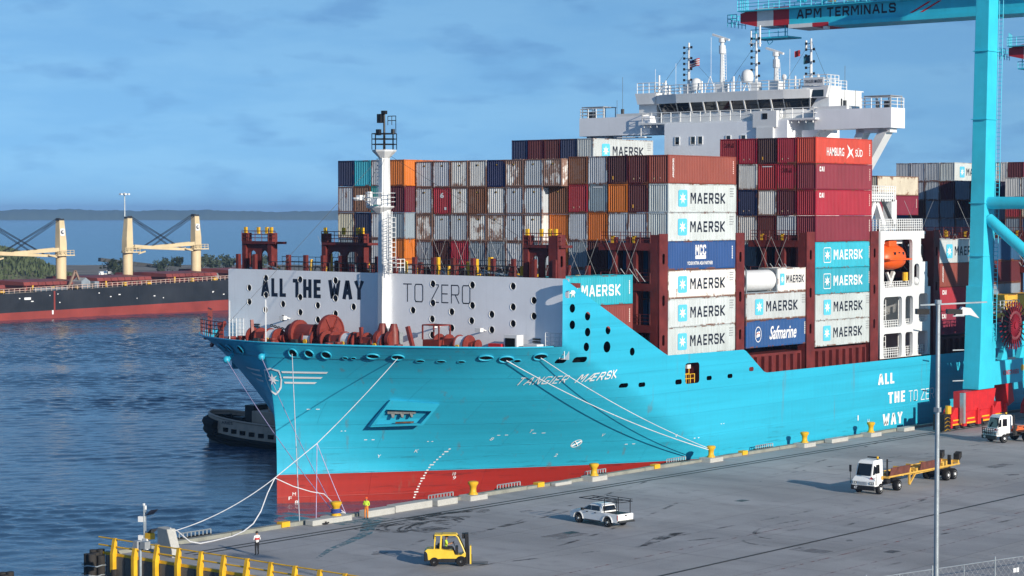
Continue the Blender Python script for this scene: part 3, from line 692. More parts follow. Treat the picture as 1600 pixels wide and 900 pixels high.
mb=MB(); mb.ladder((37.1,2.2,7.7),(37.1,2.2,9.2),(1,0,0),.8,.05,.4); mb.rail([(36,2.0,7.75),(38.2,2.0,7.75)],.9,2,.7,.04); mb.build('ladder',M['yellow'],pd)
mb=MB(); mb.cbox((37.6,2.4,9.4),(.6,.3,.4)); mb.build('lamp_box',M['white'],pd)
mb=MB()
for x,z,w2,h2 in SLOT: 
    p=stb(x,z,-1.2); mb.cbox(p,(w2*2,.1,h2*4))
for x,z,r in WH[:0]: pass
mb.build('slot_shade_backing',M['dark'],ship)  # near-black slabs give the slots their inner shade by colour
# decks
mb=MB(); n=24
vs=[];
for i in range(n+1):
    X=hpar(11.3)[0]+(X1+2.6-hpar(11.3)[0])*(i/n)**2.4; h=min(hb(X,11.3),22.9); vs+=[(X,CL-h+.02,11.3),(X,CL+h-.02,11.3)]
mb.add(vs,[(2*i,2*i+1,2*i+3,2*i+2) for i in range(n)]); mb.build('foredeck',M['red'],ship)
mb=MB(); xs_=[18.4+i*.8 for i in range(34)]+[60,XE-10]; vs=[]
for X in xs_: h=hb(X,7.4)-.25; vs+=[(X,CL-h,7.6),(X,CL+h,7.6)]
mb.add(vs,[(2*i,2*i+1,2*i+3,2*i+2) for i in range(len(xs_)-1)]); mb.build('main_deck',M['red'],ship)
mb=MB()
for x0,x1 in ((19.3,32.5),(35.2,46.8),(49.2,60.7),(63,74.6),(91,103.2),(105.5,117.5),(120,132),(134,147),(149,171)):
    yl=max(3.4,CL-hb(x0,7.6)+1.0); mb=MB(); mb.box(x0,x1,yl,51-yl,7.6,9.85)
    for k in range(8):
        xx=x0+(x1-x0)*(k+.5)/8; mb.box(xx-.12,xx+.12,yl-.4,yl,7.6,9.6)
    mb.build('hatch_coaming',M['red'],ship)
# bulwark cap and gunwale rail line
mb=MB(); pts=[]
for side in (1,-1):
    rng=[(i/40)**2.2 for i in range(41)]
    q=[(0.1+(X1-.9-.1)*t,side) for t in rng]
    if side==1: q=q[::-1]
    pts+=[(X,CL+s*hb(X,ZD-.02)-s*.02,ztip(X)) for X,s in q]
pts2=[]
for p in pts:
    if not pts2 or (Vector(p)-Vector(pts2[-1])).length>.15: pts2.append(p)
mb.tube(pts2,.09,6); mb.build('bulwark_cap',M['teal'],ship,True)
# ---- breakwater with real round holes
BH=[(43.0,18.1),(37.8,18.05),(32.6,18.05),(45.6,17.0),(43.0,16.3),(37.8,16.2),(32.6,16.2),(45.6,15.5),(40.4,15.4),(35.2,15.4),(30.0,15.4),(43.1,14.7),(37.8,14.6),(40.4,13.9),(35.2,13.9),(32.6,14.6),(19.0,18.0),(13.8,18.0),(8.6,18.0),(19.0,16.1),(13.8,16.0),(8.6,16.0),(6.0,16.7),(21.7,15.3),(16.5,15.3),(11.3,15.2),(6.0,15.2),(19.1,14.5),(13.9,14.5),(8.6,14.4),(16.5,13.7),(19.1,12.9),(11.3,13.7)]
me=outline_mesh([(1.75,11.2),(48.9,11.2),(48.9,18.95),(48.6,19.02),(1.75,18.85)],[circ(y,z,.34,16) for y,z in BH],.025)
me=remap(me,lambda y,z,t:(XB+t,y,z)); 
bw=mk('breakwater',me,M['bwhite'],ship)
mb=MB(); mb.box(XB+.05,XB+.2,1.9,48.8,11.2,18.6); mb.build('hole_shade_plate',M['dark'],ship)  # added near-black sheet so the holes read as shaded
mb=MB()
for y,z in BH:
    pts=[(XB-.03,p,q) for p,q in circ(y,z,.36,16)]; mb.tube(pts,.03,5,True)
mb.build('hole_rim',M['white'],bw)
def bwtext(s,y0,y1,z0,h,mat,bold):
    me=fitx(stroke_text(s,h,*bold),y0-y1); me=remap(me,lambda a,b,c:(XB-.032-c,y0-a,z0+b)); return mk('lettering',me,mat,bw)
for wd_,ya,yb in (('ALL',43.76,39.96),('THE',38.9,34.75),('WAY',33.65,28.5)): bwtext(wd_,ya,yb,16.15,1.95,M['navy'],(.52,.20,.14,.32))
for wd_,ya,yb in (('TO',23.03,20.3),('ZERO',19.3,14.05)): bwtext(wd_,ya,yb,16.12,1.85,M['navy'],(.62,.06,.2,.45))
# lamps, vents and doors on the breakwater face
for y,z in ((39.3,13.9),(18.0,13.8),(12.0,13.6)):
    mb=MB(); mb.beam((XB-.1,y,z),(XB-1.0,y,z+.2),.12,.12); mb.cbox((XB-1.1,y,z+.1),(.5,.7,.4)); mb.build('floodlight',M['white'],bw)
for y,z,a,b in ((44.4,12.6,.7,1.3),(5.6,12.5,.7,1.4)):
    mb=MB()
    for k in range(5): mb.cbox((XB-.12,y,z-.5+k*.25),(.12,a*1.3,.14))
    mb.build('vent_louvre',M['black'],bw)
mb=MB(); mb.rail([(XB-.5,4.2,11.3),(XB-.5,1.9,11.3)],2.4,6,.6,.035); mb.rail([(XB-.5,48.3,11.3),(XB-.5,46.0,11.3)],2.4,6,.6,.035); mb.build('ladder_cage',M['white'],bw)
# ---- foremast
mx,my=XB-.3,25.35
mb=MB(); mb.lathe([(.70,11.3),(.68,18.9),(.64,25.6),(.56,30.6),(.56,31.0)],(mx,my,0),6,Matrix.Rotation(R(20),3,'Z')); 
fm=mb.build('foremast',M['white'],ship)
mb=MB(); mb.box(XB-.35,XB+.4,my+.2,my+1.25,11.3,19.0); mb.build('mast_buttress',M['bwhite'],fm)
mb=MB(); mb.lathe([(.56,30.6),(1.2,31.25),(1.25,31.42)],(mx,my,0),8); mb.lathe([(.45,25.0),(1.4,25.62),(1.42,25.75)],(mx-.3,my+.3,0),8); mb.build('mast_platform',M['white'],fm)
def ringpts(c,r,z,n=8): return [(c[0]+r*math.cos(2*math.pi*i/n),c[1]+r*math.sin(2*math.pi*i/n),z) for i in range(n+1)]
mb=MB(); mb.rail(ringpts((mx,my),1.25,31.45),1.6,3,.9,.045); mb.rail([(mx,my-1.6,33),(mx,my-1.6,33.9),(mx,my-.5,33.9)],.9,2,.6,.04); mb.build('top_railing',M['black'],fm)
mb=MB(); mb.rail(ringpts((mx-.3,my+.3),1.5,25.75),1.3,3,.9,.04); mb.build('mid_railing',M['white'],fm)
mb=MB(); mb.cyl((mx,my,31.2),(mx,my,35.2),.14,.10,6); mb.cbox((mx-.1,my+.45,34.6),(.5,.5,.9)); mb.cbox((mx,my,35.2),(.4,.5,.35)); mb.cbox((mx-.3,my+.5,33.2),(.4,.4,.6)); mb.cyl((mx,my-1.2,33.0),(mx,my-1.2,33.5),.2,n=8); mb.build('light_post',M['black'],fm)
mb=MB(); mb.ladder((mx-.3,my-1.0,19),(mx-.2,my-.95,25.2),(0,1,0),.6,.05); mb.ladder((mx+.2,my+.95,25.8),(mx+.2,my+.9,30.6),(0,1,0),.6,.05)
for k in range(11): mb.tube([(mx-.3,my-.8,19.6+k*.5),(mx-.9,my-1.2,19.6+k*.5),(mx-.9,my-1.8,19.6+k*.5),(mx-.3,my-1.8,19.6+k*.5)],.035,4)
for p in ((mx-.9,my-1.25),(mx-.9,my-1.8),(mx-.3,my-1.85)): mb.cyl((*p,19.6),(*p,24.6),.035,n=4)
mb.rail([(mx-1,my-1.2,19.2),(mx-1,my-2.6,19.2),(mx+.2,my-2.6,19.2)],1.2,3,.7,.04); mb.build('mast_ladder',M['white'],fm)
mb=MB(); mb.cyl((mx-.9,my+1.2,25.8),(mx-.9,my+1.2,27.2),.35,.28,8); mb.cbox((mx-1.5,my+1.9,26.6),(.7,.5,.5)); mb.cbox((mx-1.8,my-.5,26.2),(.5,.9,.6)); mb.lathe([(.25,26.3),(.5,26.5),(.5,26.6)],(mx-1.7,my+2.2,0),8); mb.build('fog_horn',M['white'],fm)
mb=MB()
for a in ((mx+8,my+16,19),(mx-13,my+11,12.6),(mx-10,my-9,12.6),(mx+9,my-18,19)): mb.cyl((mx,my,31.2),a,.02,n=3,cap=False)
mb.build('mast_stay',M['steel'],fm)
# ---- foredeck gear
def winch(name,x,y,z,wdt=4.2,r=.95,rope=True):
    mb=MB()
    for yy in (-wdt/2,-wdt*.18,wdt*.18,wdt/2): mb.cyl((x,y+yy-.07,z+1.2),(x,y+yy+.07,z+1.2),r,n=18)
    mb.cyl((x,y-wdt/2-.5,z+1.2),(x,y+wdt/2+.5,z+1.2),.28,n=10); mb.cbox((x,y+wdt*.0,z+.95),(1.6,wdt*.34,1.6)); mb.box(x-1,x+1,y-wdt/2-.2,y+wdt/2+.2,z,z+.3)
    mb.cyl((x+.3,y-wdt/2-.9,z+1.2),(x+.3,y-wdt/2-.5,z+1.2),.55,.45,12)
    w=mb.build(name,M['redl'],ship,True,40)
    if rope:
        mb=MB(); mb.cyl((x,y-wdt/2+.08,z+1.2),(x,y-wdt*.18-.08,z+1.2),r*.86,n=16); mb.build('rope_drum',M['rope'],w,True)
    mb=MB(); mb.cyl((x-1.0,y-1.2,z+1.0),(x-.9,y-1.2,z+1.0),.25,n=10); mb.build('brake_wheel',M['yellow'],w)
    mb=MB(); mb.cbox((x-.9,y+.3,z+.7),(.4,.7,.9)); mb.cyl((x-.6,y+.9,z+.6),(x-.6,y+1.5,z+.6),.35,n=10); mb.build('winch_motor',M['steel'],w)
for i,(x,y) in enumerate([(8.8,34.2),(9.6,29.6),(9.4,24.2),(9.3,19.8),(12.5,12.0)]): winch('mooring_winch',x,y,11.3,3.8)
# windlass with its big gear wheel and the anchor chain
wd=MB(); wd.cyl((10.6,26.6,13.2),(10.6,26.95,13.2),1.75,n=28); wd.cyl((10.6,26.0,13.2),(10.6,27.6,13.2),.5,n=12)
for k in range(6): a=k*math.pi/3; wd.beam((10.6,26.57,13.2),(10.6+1.65*math.cos(a),26.57,13.2+1.65*math.sin(a)),.14,.16,(0,1,0))
wd.tube([(10.6+1.68*math.cos(i*.2618),26.57,13.2+1.68*math.sin(i*.2618)) for i in range(24)],.10,5,True)
wd.box(9.2,12.2,24.6,28.6,11.3,12.2); wd.cyl((9.8,28.0,13.0),(9.8,31.5,13.0),.95,n=18); wd.cyl((9.8,30.2,13.0),(9.8,30.6,13.0),1.35,n=20)
wl=wd.build('windlass',M['redl'],ship,True,40)
mb=MB()
for k in range(26):
    t=k/25; y=28.2+6.6*t; z=13.9-.5*math.sin(t*math.pi)-.3*t; M3=Matrix.Rotation(R(90)*(k%2),3,'Y')
    mb.tube([Vector((10.2,y,z))+M3@Vector((.11*math.cos(a*.785),.22*math.sin(a*.785),0)) for a in range(8)],.05,4,True)
mb.build('anchor_chain',M['steel'],wl)
for y in (18.6,17.1):
    mb=MB(); mb.cyl((9.2,y-.22,12.9),(9.2,y+.22,12.9),.85,n=16); mb.box(8.5,9.9,y-.28,y+.28,11.3,13.2); mb.lathe([(.6,11.3),(.55,13.6),(.3,14.4)],(9.5,y,0),10); mb.build('chain_stopper',M['redl'],ship,True,40)
mb=MB(); mb.box(8.2,9.4,14.6,18.9,11.9,12.15); mb.beam((9.4,14.2,11.3),(9.4,15.2,14.2),.35,.35); mb.beam((8.6,20.4,11.3),(8.6,20.6,14.0),.3,.3); mb.beam((8.4,35.6,11.3),(8.6,36.0,14.2),.3,.3); mb.build('roller_stand',M['redl'],ship)
cs=MB(); cs.box(8.6,10.2,10.6,12.7,11.3,12.9); 
for p in ((8.6,10.6),(10.2,10.6),(8.6,12.7),(10.2,12.7)): cs.beam((*p,12.9),(*p,14.3),.12,.12)
cs.beam((8.6,10.6,14.3),(8.6,12.7,14.3),.12,.12); cs.beam((10.2,10.6,14.3),(10.2,12.7,14.3),.12,.12); cs.beam((8.6,10.6,14.3),(10.2,10.6,14.3),.12,.12); cs.beam((8.6,12.7,14.3),(10.2,12.7,14.3),.12,.12)
cs.v=[(x+2.6,y+2.2,z) for x,y,z in cs.v]; cs.build('control_stand',M['redl'],ship)
mb=MB(); mb.box(15.6,16.6,6.8,8.4,11.3,13.4); mb.box(15.7,16.7,4.4,6.0,11.3,12.6); mb.build('deck_locker',M['white'],ship)
mb=MB(); mb.box(15.55,15.62,7.0,8.2,11.5,13.1); mb.build('locker_shade_panel',M['dark'],ship)  # flat near-black panel in place of the shade inside an opening
mb=MB(); mb.box(15.4,16.2,8.6,10.2,11.3,12.5); mb.build('fire_box',M['lred'],ship)
for i,y in enumerate((15.2,22.4,31.9,37.2)):
    for dx in (0,1.3):
        mb=MB(); mb.lathe([(.32,11.3),(.32,12.3),(.42,12.4),(.42,12.55)],(5.6+dx+abs(y-25.5)*.12,y,0),10); mb.build('deck_bitt',M['redl'],ship,True)
mb=MB(); mb.box(14.2,15.8,22.3,23.7,12.4,13.5); mb.box(14.2,15.0,21.0,22.0,11.3,13.2); mb.build('mast_base_locker',M['galv'],ship)
# bow pulpit railing and platform
mb=MB(); mb.rail([(9.5,44.6,12.6),(6.2,41.0,12.6),(3.2,36.2,12.7),(2.2,33.2,12.7)],1.6,4,1.2,.05); mb.rail([(9.0,43.0,12.6),(6.8,40.0,12.6)],2.6,3,1.4,.06)
mb.beam((8.5,42,11.3),(7.5,38.8,13.9),.3,.3); mb.beam((9.2,41.5,13.6),(6.9,38.6,12.2),.5,.25); mb.box(6.6,9.5,37.8,41.0,12.1,12.3); mb.build('bow_railing',M['redl'],ship)
mb=MB(); mb.cyl((.6,CL,12.4),(.6,CL,16.8),.06,n=5); mb.cyl((3.2,33.4,12.4),(3.2,33.4,16.4),.05,n=5); mb.build('jackstaff',M['white'],ship)
# ---- fairleads, slots, rollers on the bow (starboard and port)
FAIR=[(.88,11.85,.40,.40),(1.39,11.84,.40,.40),(2.08,11.76,.42,.42),(4.25,11.7,.55,.33),(5.6,11.62,.55,.36),(10.78,11.58,.62,.30),(12.3,11.42,.62,.36)]
def oval(mb,p,nrm,a,b,r):
    nrm=Vector(nrm).normalized(); up=Vector((0,0,1)); t=up.cross(nrm).normalized(); q=nrm.cross(t)
    mb.tube([p+t*a*math.cos(i*.3927)+q*b*math.sin(i*.3927) for i in range(16)],r,6,True); return t,q
def disc(mb,p,t,q,a,b): mb.add([p+t*a*math.cos(i*.3927)+q*b*math.sin(i*.3927) for i in range(16)],[tuple(range(16))])
def fairlead(X,z,a,b,side=-1):
    nrm=hn(X,z); p=stb(X,z,.03)
    if side>0: p.y=2*CL-p.y; nrm.y=-nrm.y
    mb=MB(); t,q=oval(mb,p+nrm*.05,nrm,a+.07,b+.07,.085); f=mb.build('fairlead',M['teal'],ship,True,60)
    mb=MB(); disc(mb,p+nrm*.04,t,q,a,b); mb.build('fairlead_shade_disc',M['dark'],f)  # near-black disc on the shell, painted as the shaded throat
    return p+nrm*.2
FP=[fairlead(*a) for a in FAIR]
FP.append(fairlead(14.8,11.62,.62,.36))
for X,z in ((1.0,11.85),(2.0,11.8),(3.2,11.8)): fairlead(X,z,.42,.40,1)
for X,z,a,b in ((3.13,11.45,.22,.15),(3.55,11.42,.22,.15),(7.22,11.2,.40,.18),(8.45,11.15,.42,.18),(9.65,11.13,.34,.16),(13.3,11.18,.34,.2)):
    mb=MB(); nrm=hn(X,z); p=stb(X,z,.02); t,q=oval(mb,p+nrm*.01,nrm,a+.03,b+.03,.04); f=mb.build('scupper',M['teal'],ship)
    mb=MB(); disc(mb,p+nrm*.03,t,q,a,b); mb.build('scupper_shade_disc',M['dark'],f)  # flat disc whose dark colour stands for shade in the scupper
# wing edge opening recess handled by the strake; wing roller fittings
for y,z in ((36.0,10.4),(26.6,10.25)):
    pass
# ---- anchor housing
def anchor():
    X0,X1a=8.2,10.9; zt,zb=7.05,4.45
    P=lambda X,z,o: stb(X,z,0)+Vector((-.50,-.86,0))*o
    A=P(X0-.2,zb+.05,0.0);Bq=P(X1a+.2,zb+.25,0.0);Cq=P(X1a+.3,zt-.25,0);D=P(X0,zt+.15,0)
    base=max(0,1)
    # outer rim corners pushed out from the flared shell to a near-vertical face
    n=Vector((-.50,-.86,0))
    def face(p,o): q=p+n*o; return q
    a=face(A,1.05);b=face(Bq,1.15);c=face(Cq,.30);d=face(D,.40)
    ia=a.lerp(c,.07)+Vector((0,0,.02)); ib=b.lerp(d,.07); ic=c.lerp(b,.36).lerp(d,.05); id_=d.lerp(a,.36).lerp(c,.05)
    back=[p-n*.95 for p in (ia,ib,ic,id_)]
    mb=MB(); mb.add([A,Bq,Cq,D,a,b,c,d,ia,ib,ic,id_],[(0,1,5,4),(1,2,6,5),(2,3,7,6),(3,0,4,7),(4,5,9,8),(5,6,10,9),(6,7,11,10),(7,4,8,11)])
    h=mb.build('anchor_housing',M['teal'],ship)
    mb=MB(); mb.add([ia,ib,ic,id_]+back,[(0,1,5,4),(1,2,6,5),(2,3,7,6),(3,0,4,7),(4,5,6,7)]); mb.build('anchor_pocket',M['teal'],h)
    mid=(back[0]+back[1]+back[2]+back[3])/4+n*.45; t=(b-a).normalized()
    mb=MB(); u=Vector((0,0,1))
    mb.beam(mid-t*1.35+u*.50,mid+t*1.35+u*.42,.35,.28)
    for s2 in (-.85,0,.85): mb.beam(mid+t*s2+u*.45,mid+t*s2*1.05-u*.05+n*.15,.42,.22,w1=.18)
    mb.beam(mid+u*.5,mid+u*.75-n*.3,.5,.4)
    mb.build('anchor',paint('anchor_grey',(.20,.22,.22),.7,.3,2,rust=.3),h)
    mb=MB(); mb.beam(mid-t*.6-u*.52,mid+t*1.15-u*.52,.35,.12); mb.build('rust_scale',paint('rusty_sill',(.16,.07,.03),.9,.5,2),h)
anchor()
# ---- hull lettering, logos and draught marks, laid on the shell
def hulltext(s,x0,w,z0,h,mat,bold=.02,shear=0,rise=0.0,off=.03,ml=.5,nm='lettering',sp=1.0):
    me=fitx(stroke_text(s,h,*bold,shear=shear),w) if isinstance(bold,tuple) else fit(text_mesh(s,1,bold,shear,sp=sp),w,h); me=remap(me,lambda a,b,c:stb(x0+a,z0+b+rise*a/w,off+c),ml); return mk(nm,me,mat,ship)
hulltext('TANGIER',15.0,4.2,8.70,.80,M['letter'],(.82,.13,.28,.5),-.05,.10,.05)
hulltext('MÆRSK',20.1,4.3,8.80,.82,M['letter'],(.80,.16,.26,.5),.15,.30,.05)
hulltext('ALL',74.1,3.7,5.25,1.25,M['letter'],(.52,.20,.14,.3)); hulltext('THE',76.4,3.9,2.95,1.3,M['letter'],(.52,.20,.14,.3)); hulltext('WAY',75.2,4.6,.45,1.35,M['letter'],(.52,.20,.14,.3))
hulltext('TO',81.2,2.1,2.85,1.3,M['letter'],(.62,.07,.2,.45)); hulltext('ZERO',84.1,4.3,2.85,1.3,M['letter'],(.62,.07,.2,.45))
def star7(r,ri,n=7,rot=90): return [((r if k%2==0 else ri)*math.cos(R(rot+k*180/n)),(r if k%2==0 else ri)*math.sin(R(rot+k*180/n))) for k in range(2*n)]
# shield and wing lines at the stem: laid on by arc length so they wrap round the bow
def stem_surface(sv,z,off=.035):
    # sv = signed arc length along the waterline from the stem (starboard positive)
    side=-1 if sv>=0 else 1; s=abs(sv); Xs=hpar(z)[0]; X=Xs+1e-4; L=0; px,py=Xs,0.0; st=.003
    while L<s:
        X=X+st; st=min(.03,st*1.15); h=hb(X,z); L+=math.hypot(X-px,h-py); px,py=X,h
    p=Vector((px,CL+side*py,z)); 
    q=Vector((px+.02,CL+side*hb(px+.02,z),z)); t=(q-p).normalized(); nrm=Vector((-abs(t.y),side*t.x,-.25)).normalized()
    return p+nrm*off
sh=[(-.95,.9),(-.5,1.0),(0,1.15),(.5,1.0),(.95,.9),(.98,.0),(.8,-.7),(.4,-1.25),(0,-1.55),(-.4,-1.25),(-.8,-.7),(-.98,.0)]
si=[(a*.86,b*.86) for a,b in sh]
ZL=9.15
me=remap(outline_mesh(sh,[si]),lambda a,b,c:stem_surface(a+.35,ZL+b,.05),.14); mk('shield_emblem',me,M['letter'],ship)
me=remap(outline_mesh(star7(.62,.24)),lambda a,b,c:stem_surface(a+.35,ZL+b,.05),.14); mk('star_emblem',me,M['letter'],ship)
for i in range(3):
    z=ZL+.75-i*.52
    for sgn in (1,-1):
        x1=1.5; x2=6.2-i*.75
        me=outline_mesh([(x1,z-.09),(x2-.25,z-.09),(x2,z+.09),(x1,z+.09)])
        mk('wing_stripe',remap(me,lambda a,b,c:stem_surface(sgn*a,b,.04),.35),M['letter'],ship)
# draught marks
def marks(x0,x1,z0,z1,n,nm='draught_mark'):
    mb=MB()
    for i in range(n):
        t=i/(n-1); X=x0+(x1-x0)*t**1.6; z=z0+(z1-z0)*t; w=.17 if i%5 else .34
        a,b,c,d=[stb(X+dx,z+dz,.03) for dx,dz in ((-w/2,-.06),(w/2,-.06),(w/2,.06),(-w/2,.06))]; mb.add([a,b,c,d],[(0,1,2,3)])
    mb.build(nm,M['letter'],ship)
marks(13.05,14.5,-3.6,2.1,22)
for i,(s,x,z) in enumerate([('M',3.2,-2.2),('8',3.4,-3.0),('6',3.6,-3.8),('F',2.9,-2.6),('10',15.9,-.7),('9',16.0,-1.1),('Y',9.5,1.3),('K',12.0,1.8),('8',17.2,2.9),('T',20,3.6),('V',27,2.9),('4',35,2.4),('2',24,.9)]):
    hulltext(s,x,.26,z,.32,M['letter'],.0,ml=.6,nm='hull_figure')
for xx,zz,wd2 in ((3.6,6.2,1.2),(8.2,3.1,1.0),(6.4,4.0,.5),(17.5,3.4,1.3),(20.4,3.5,1.6),(30,1.9,1.5),(37.5,2.1,1.2),(42.2,3.2,.9),(12.4,2.9,.6)):
    hulltext('- -',xx,wd2*.7,zz,.07,M['letter'],.0,ml=.6,nm='hull_mark')
me=remap(outline_mesh(circ(0,0,.42,24),[circ(0,0,.34,24)]),lambda a,b,c:stb(25.2+a*1.1,2.25+b,.03),.4); mk('thruster_mark',me,M['letter'],ship)
mb=MB(); 
for a in (45,135):
    c_,s_=math.cos(R(a))*.34,math.sin(R(a))*.34; p,q=stb(25.2-c_*1.1,2.25-s_,.035),stb(25.2+c_*1.1,2.25+s_,.035); mb.beam(p,q,.03,.12)
mb.build('thruster_mark',M['letter'],ship)
me=remap(outline_mesh(circ(0,0,.75,24),[circ(0,0,.66,24)]),lambda a,b,c:stem_surface(1.6+a,-4.3+b,.05),.4); mk('bulb_mark',me,M['letter'],ship)
hulltext('I',69.6,.2,1.5,.6,M['letter'],0); hulltext('H',71.8,.4,.9,.6,M['letter'],0)
# ---- lashing bridges
def slotted(mb,x0,x1,y0,y1,z0,z1): mb.box(x0,x1,y0,y1,z0,z1)
def pillar(X0,Xe,y,z0,z1,parent,slots=(12.4,16.8,20.6)):
    me=outline_mesh([(X0,z0),(Xe,z0),(Xe,z1),(X0,z1)],[rrect((X0+Xe)/2-.22,(X0+Xe)/2+.22,s-.55,s+.55,.2) for s in slots if z0+.8<s<z1-.8],.06)
    me=remap(me,lambda a,b,c:(a,y+c,b)); mk('side_plate',me,M['red'],parent)
    mb=MB(); mb.box(X0+.02,X0+.12,y+.07,y+1.1,z0,z1-.1); mb.box(Xe-.12,Xe-.02,y+.07,y+1.1,z0,z1-.1); mb.build('pillar_web',M['red'],parent)
    mb=MB(); mb.box(X0+.3,Xe-.3,y+.9,y+1.0,z0,z1-.6); mb.build('pillar_back',M['dark'],parent)
def yellowbits(X,ys,z,parent):
    mb=MB()
    for y in ys: mb.box(X-.13,X+.13,y-.16,y+.16,z,z+.72)
    mb.build('yellow_lashing_bin',M['yellow'],parent)
def lashing_bridge(X0,Xe,z0,levels,ymax,full=True,ztop=22.9,ystart=3.05,posts=None):
    mb=MB()
    posts=[6.1,8.7] if ymax<20 else [6.1+5.2*k for k in range(8)]
    for y in posts:
        mb.box(X0+.1,X0+.55,y-.22,y+.22,z0,ztop-.3); mb.box(Xe-.5,Xe-.1,y-.2,y+.2,z0,ztop-1.2)
    for z in levels: 
        mb.box(X0,Xe,ystart+.2,ymax,z-.28,z)
        mb.box(X0,X0+.12,ystart+.2,ymax,z-.75,z-.28)
    lb=mb.build('lashing_bridge',M['red'],ship)
    mb=MB()
    for z in levels: mb.rail([(X0,ystart+1,z),(X0,ymax-.3,z)],1.1,3,1.3,.03)
    mb.build('walkway_rail',M['red'],lb)
    return lb
LB=[]
for X0,Xe,zb in ((33.3,34.75,9.9),(47.1,48.6,9.6),(60.95,62.6,7.6),(74.7,76.5,7.6),(89.6,91.0,7.6),(103.6,105.1,7.6),(117.9,119.4,7.6)):
    YM=10.6 if X0<62 else 48; lb=lashing_bridge(X0,Xe,7.6,(13.7,17.9,22.0),YM); LB.append(lb)
    if YM<20:
        mb=MB(); mb.box(X0,Xe,10.6,48,17.6,17.9)
        for k in range(15): mb.box(X0+.1,X0+.5,12.2+2.6*k-.2,12.2+2.6*k+.2,7.6,19.6)
        mb.build('low_lashing_frame',M['red'],lb)
    pillar(X0,Xe,2.95,zb,22.95,lb,(12.2,16.2,20.4))
    # arched frame beside the pillar
    me=outline_mesh([(4.0,18.1),(7.2,18.1),(7.2,22.6),(4.0,22.6)],[rrect(4.45,6.7,18.5,21.4,.5)],.1); me=remap(me,lambda a,b,c:(X0+.3+c,a,b)); mk('arch_frame',me,M['red'],lb)
    yellowbits(X0+.2,[y for y in (3.9,6.2,8.9,11.6,16.8,22,27.2,32.4,37.6,42.8,46.8) if y<YM],22.0,lb)
    if YM<20: yellowbits(X0+.2,(13.5,19,21.6,27,33,40),17.9,lb)
    mb=MB()
    for k in range(9):
        y=7.5+5.2*k; hi=YM>20 and k%2
        for s in (-1,1): mb.cyl((X0+.05,y,22.1 if hi else 18.0),(X0-.15,y+s*2.1,26.6 if hi else 22.4),.021,n=4,cap=False); mb.cyl((X0+.02,y+s*2.1,18.0),(X0-.12,y,22.4),.017,n=4,cap=False)
    for y in (4.6,5.4,6.5): mb.cyl((X0-.1,y,18.1),(X0-.5,y+.9,19.4),.05,n=4)
    mb.build('lashing_rod',M['grey'],lb)
# forward lashing bridge behind the breakwater: U-shaped towers, low posts, rails and gear
fb=MB(); Xf=18.9
fb.box(Xf-.9,Xf+1.2,2.6,48.4,17.9,18.35)
flb=fb.build('lashing_bridge',M['red'],ship)
mb=MB()
for k in range(18):
    y=4.2+2.6*k
    mb.box(Xf-.85,Xf-.45,y-.2,y+.2,18.3,20.6)
mb.build('stub_post',M['red'],flb)
def tower(y0,y1,zt=22.9,big=False):
    me=outline_mesh([(y0,18.3),(y1,18.3),(y1,zt-.9),(y0,zt-.9)],[rrect(y0+.75,(y0+y1)/2-.35,18.35,21.0,.55),rrect((y0+y1)/2+.35,y1-.75,18.35,21.0,.55)],.12)
    me=remap(me,lambda a,b,c:(Xf+c,a,b)); mk('tower_frame',me,M['red'],flb)
    mb=MB()
    for y in (y0+.2,y1-.2): mb.box(Xf-.4,Xf+.5,y-.3,y+.3,18.3,zt)
    mb.box(Xf-.5,Xf+1.2,y0-.8,y1,zt-1.2,zt-.95); mb.build('tower_post',M['red'],flb)
    mb=MB(); mb.rail([(Xf-.5,y0-.8,zt-.9),(Xf-.5,y1,zt-.9)],1.1,3,1,.04); mb.build('tower_rail',M['red'],flb)
    yellowbits(Xf-.1,(y0+.2,y0+.9,(y0+y1)/2,y1-.2),zt-.1,flb)
tower(43.6,48.0); tower(30.0,35.8); tower(4.4,8.3)
pillar(Xf-.6,Xf+.6,4.0,16.5,22.95,flb,(20.4,))
r2=random.Random(9)
mb=MB(); mb.rail([(Xf-.9,9,18.35),(Xf-.9,23.2,18.35)],1.5,3,1.3,.035); mb.rail([(Xf-.9,27.5,18.35),(Xf-.9,43.5,18.35)],1.5,3,1.3,.035); mb.rail([(Xf+1.2,9,18.35),(Xf+1.2,43.5,18.35)],2.0,4,1.3,.03); mb.build('walkway_rail',M['steel'],flb)
mb=MB(); mg=MB(); mw=MB()
for k in range(34):
    y=r2.uniform(4.5,47); x=Xf+r2.uniform(-.5,1.0)
    t=r2.random()
    if t<.35: mb.cyl((x,y,18.4),(x,y,18.4+r2.uniform(.9,1.9)),.16,n=6)
    elif t<.7: mg.beam((x,y,18.6+r2.uniform(0,.6)),(x+r2.uniform(-.5,.5),y+r2.uniform(1,2.6),18.6+r2.uniform(0,.9)),.16,.16)
    else: mw.tube([(x,y+.5*math.cos(a*.5),18.9+.5*math.sin(a*.5)) for a in range(12)],.06,4)
for y,h in ((6.8,1.9),(13.2,2.3),(15.1,2.1),(20.2,2.2),(27.6,2.0),(35.4,2.4)): mb.box(Xf+.2,Xf+.55,y-.2,y+.2,18.4,18.4+h)
mb.build('yellow_gear',M['yellow'],flb); mg.build('turnbuckle',M['galv'],flb); mw.build('hose_coil',M['steel'],flb)
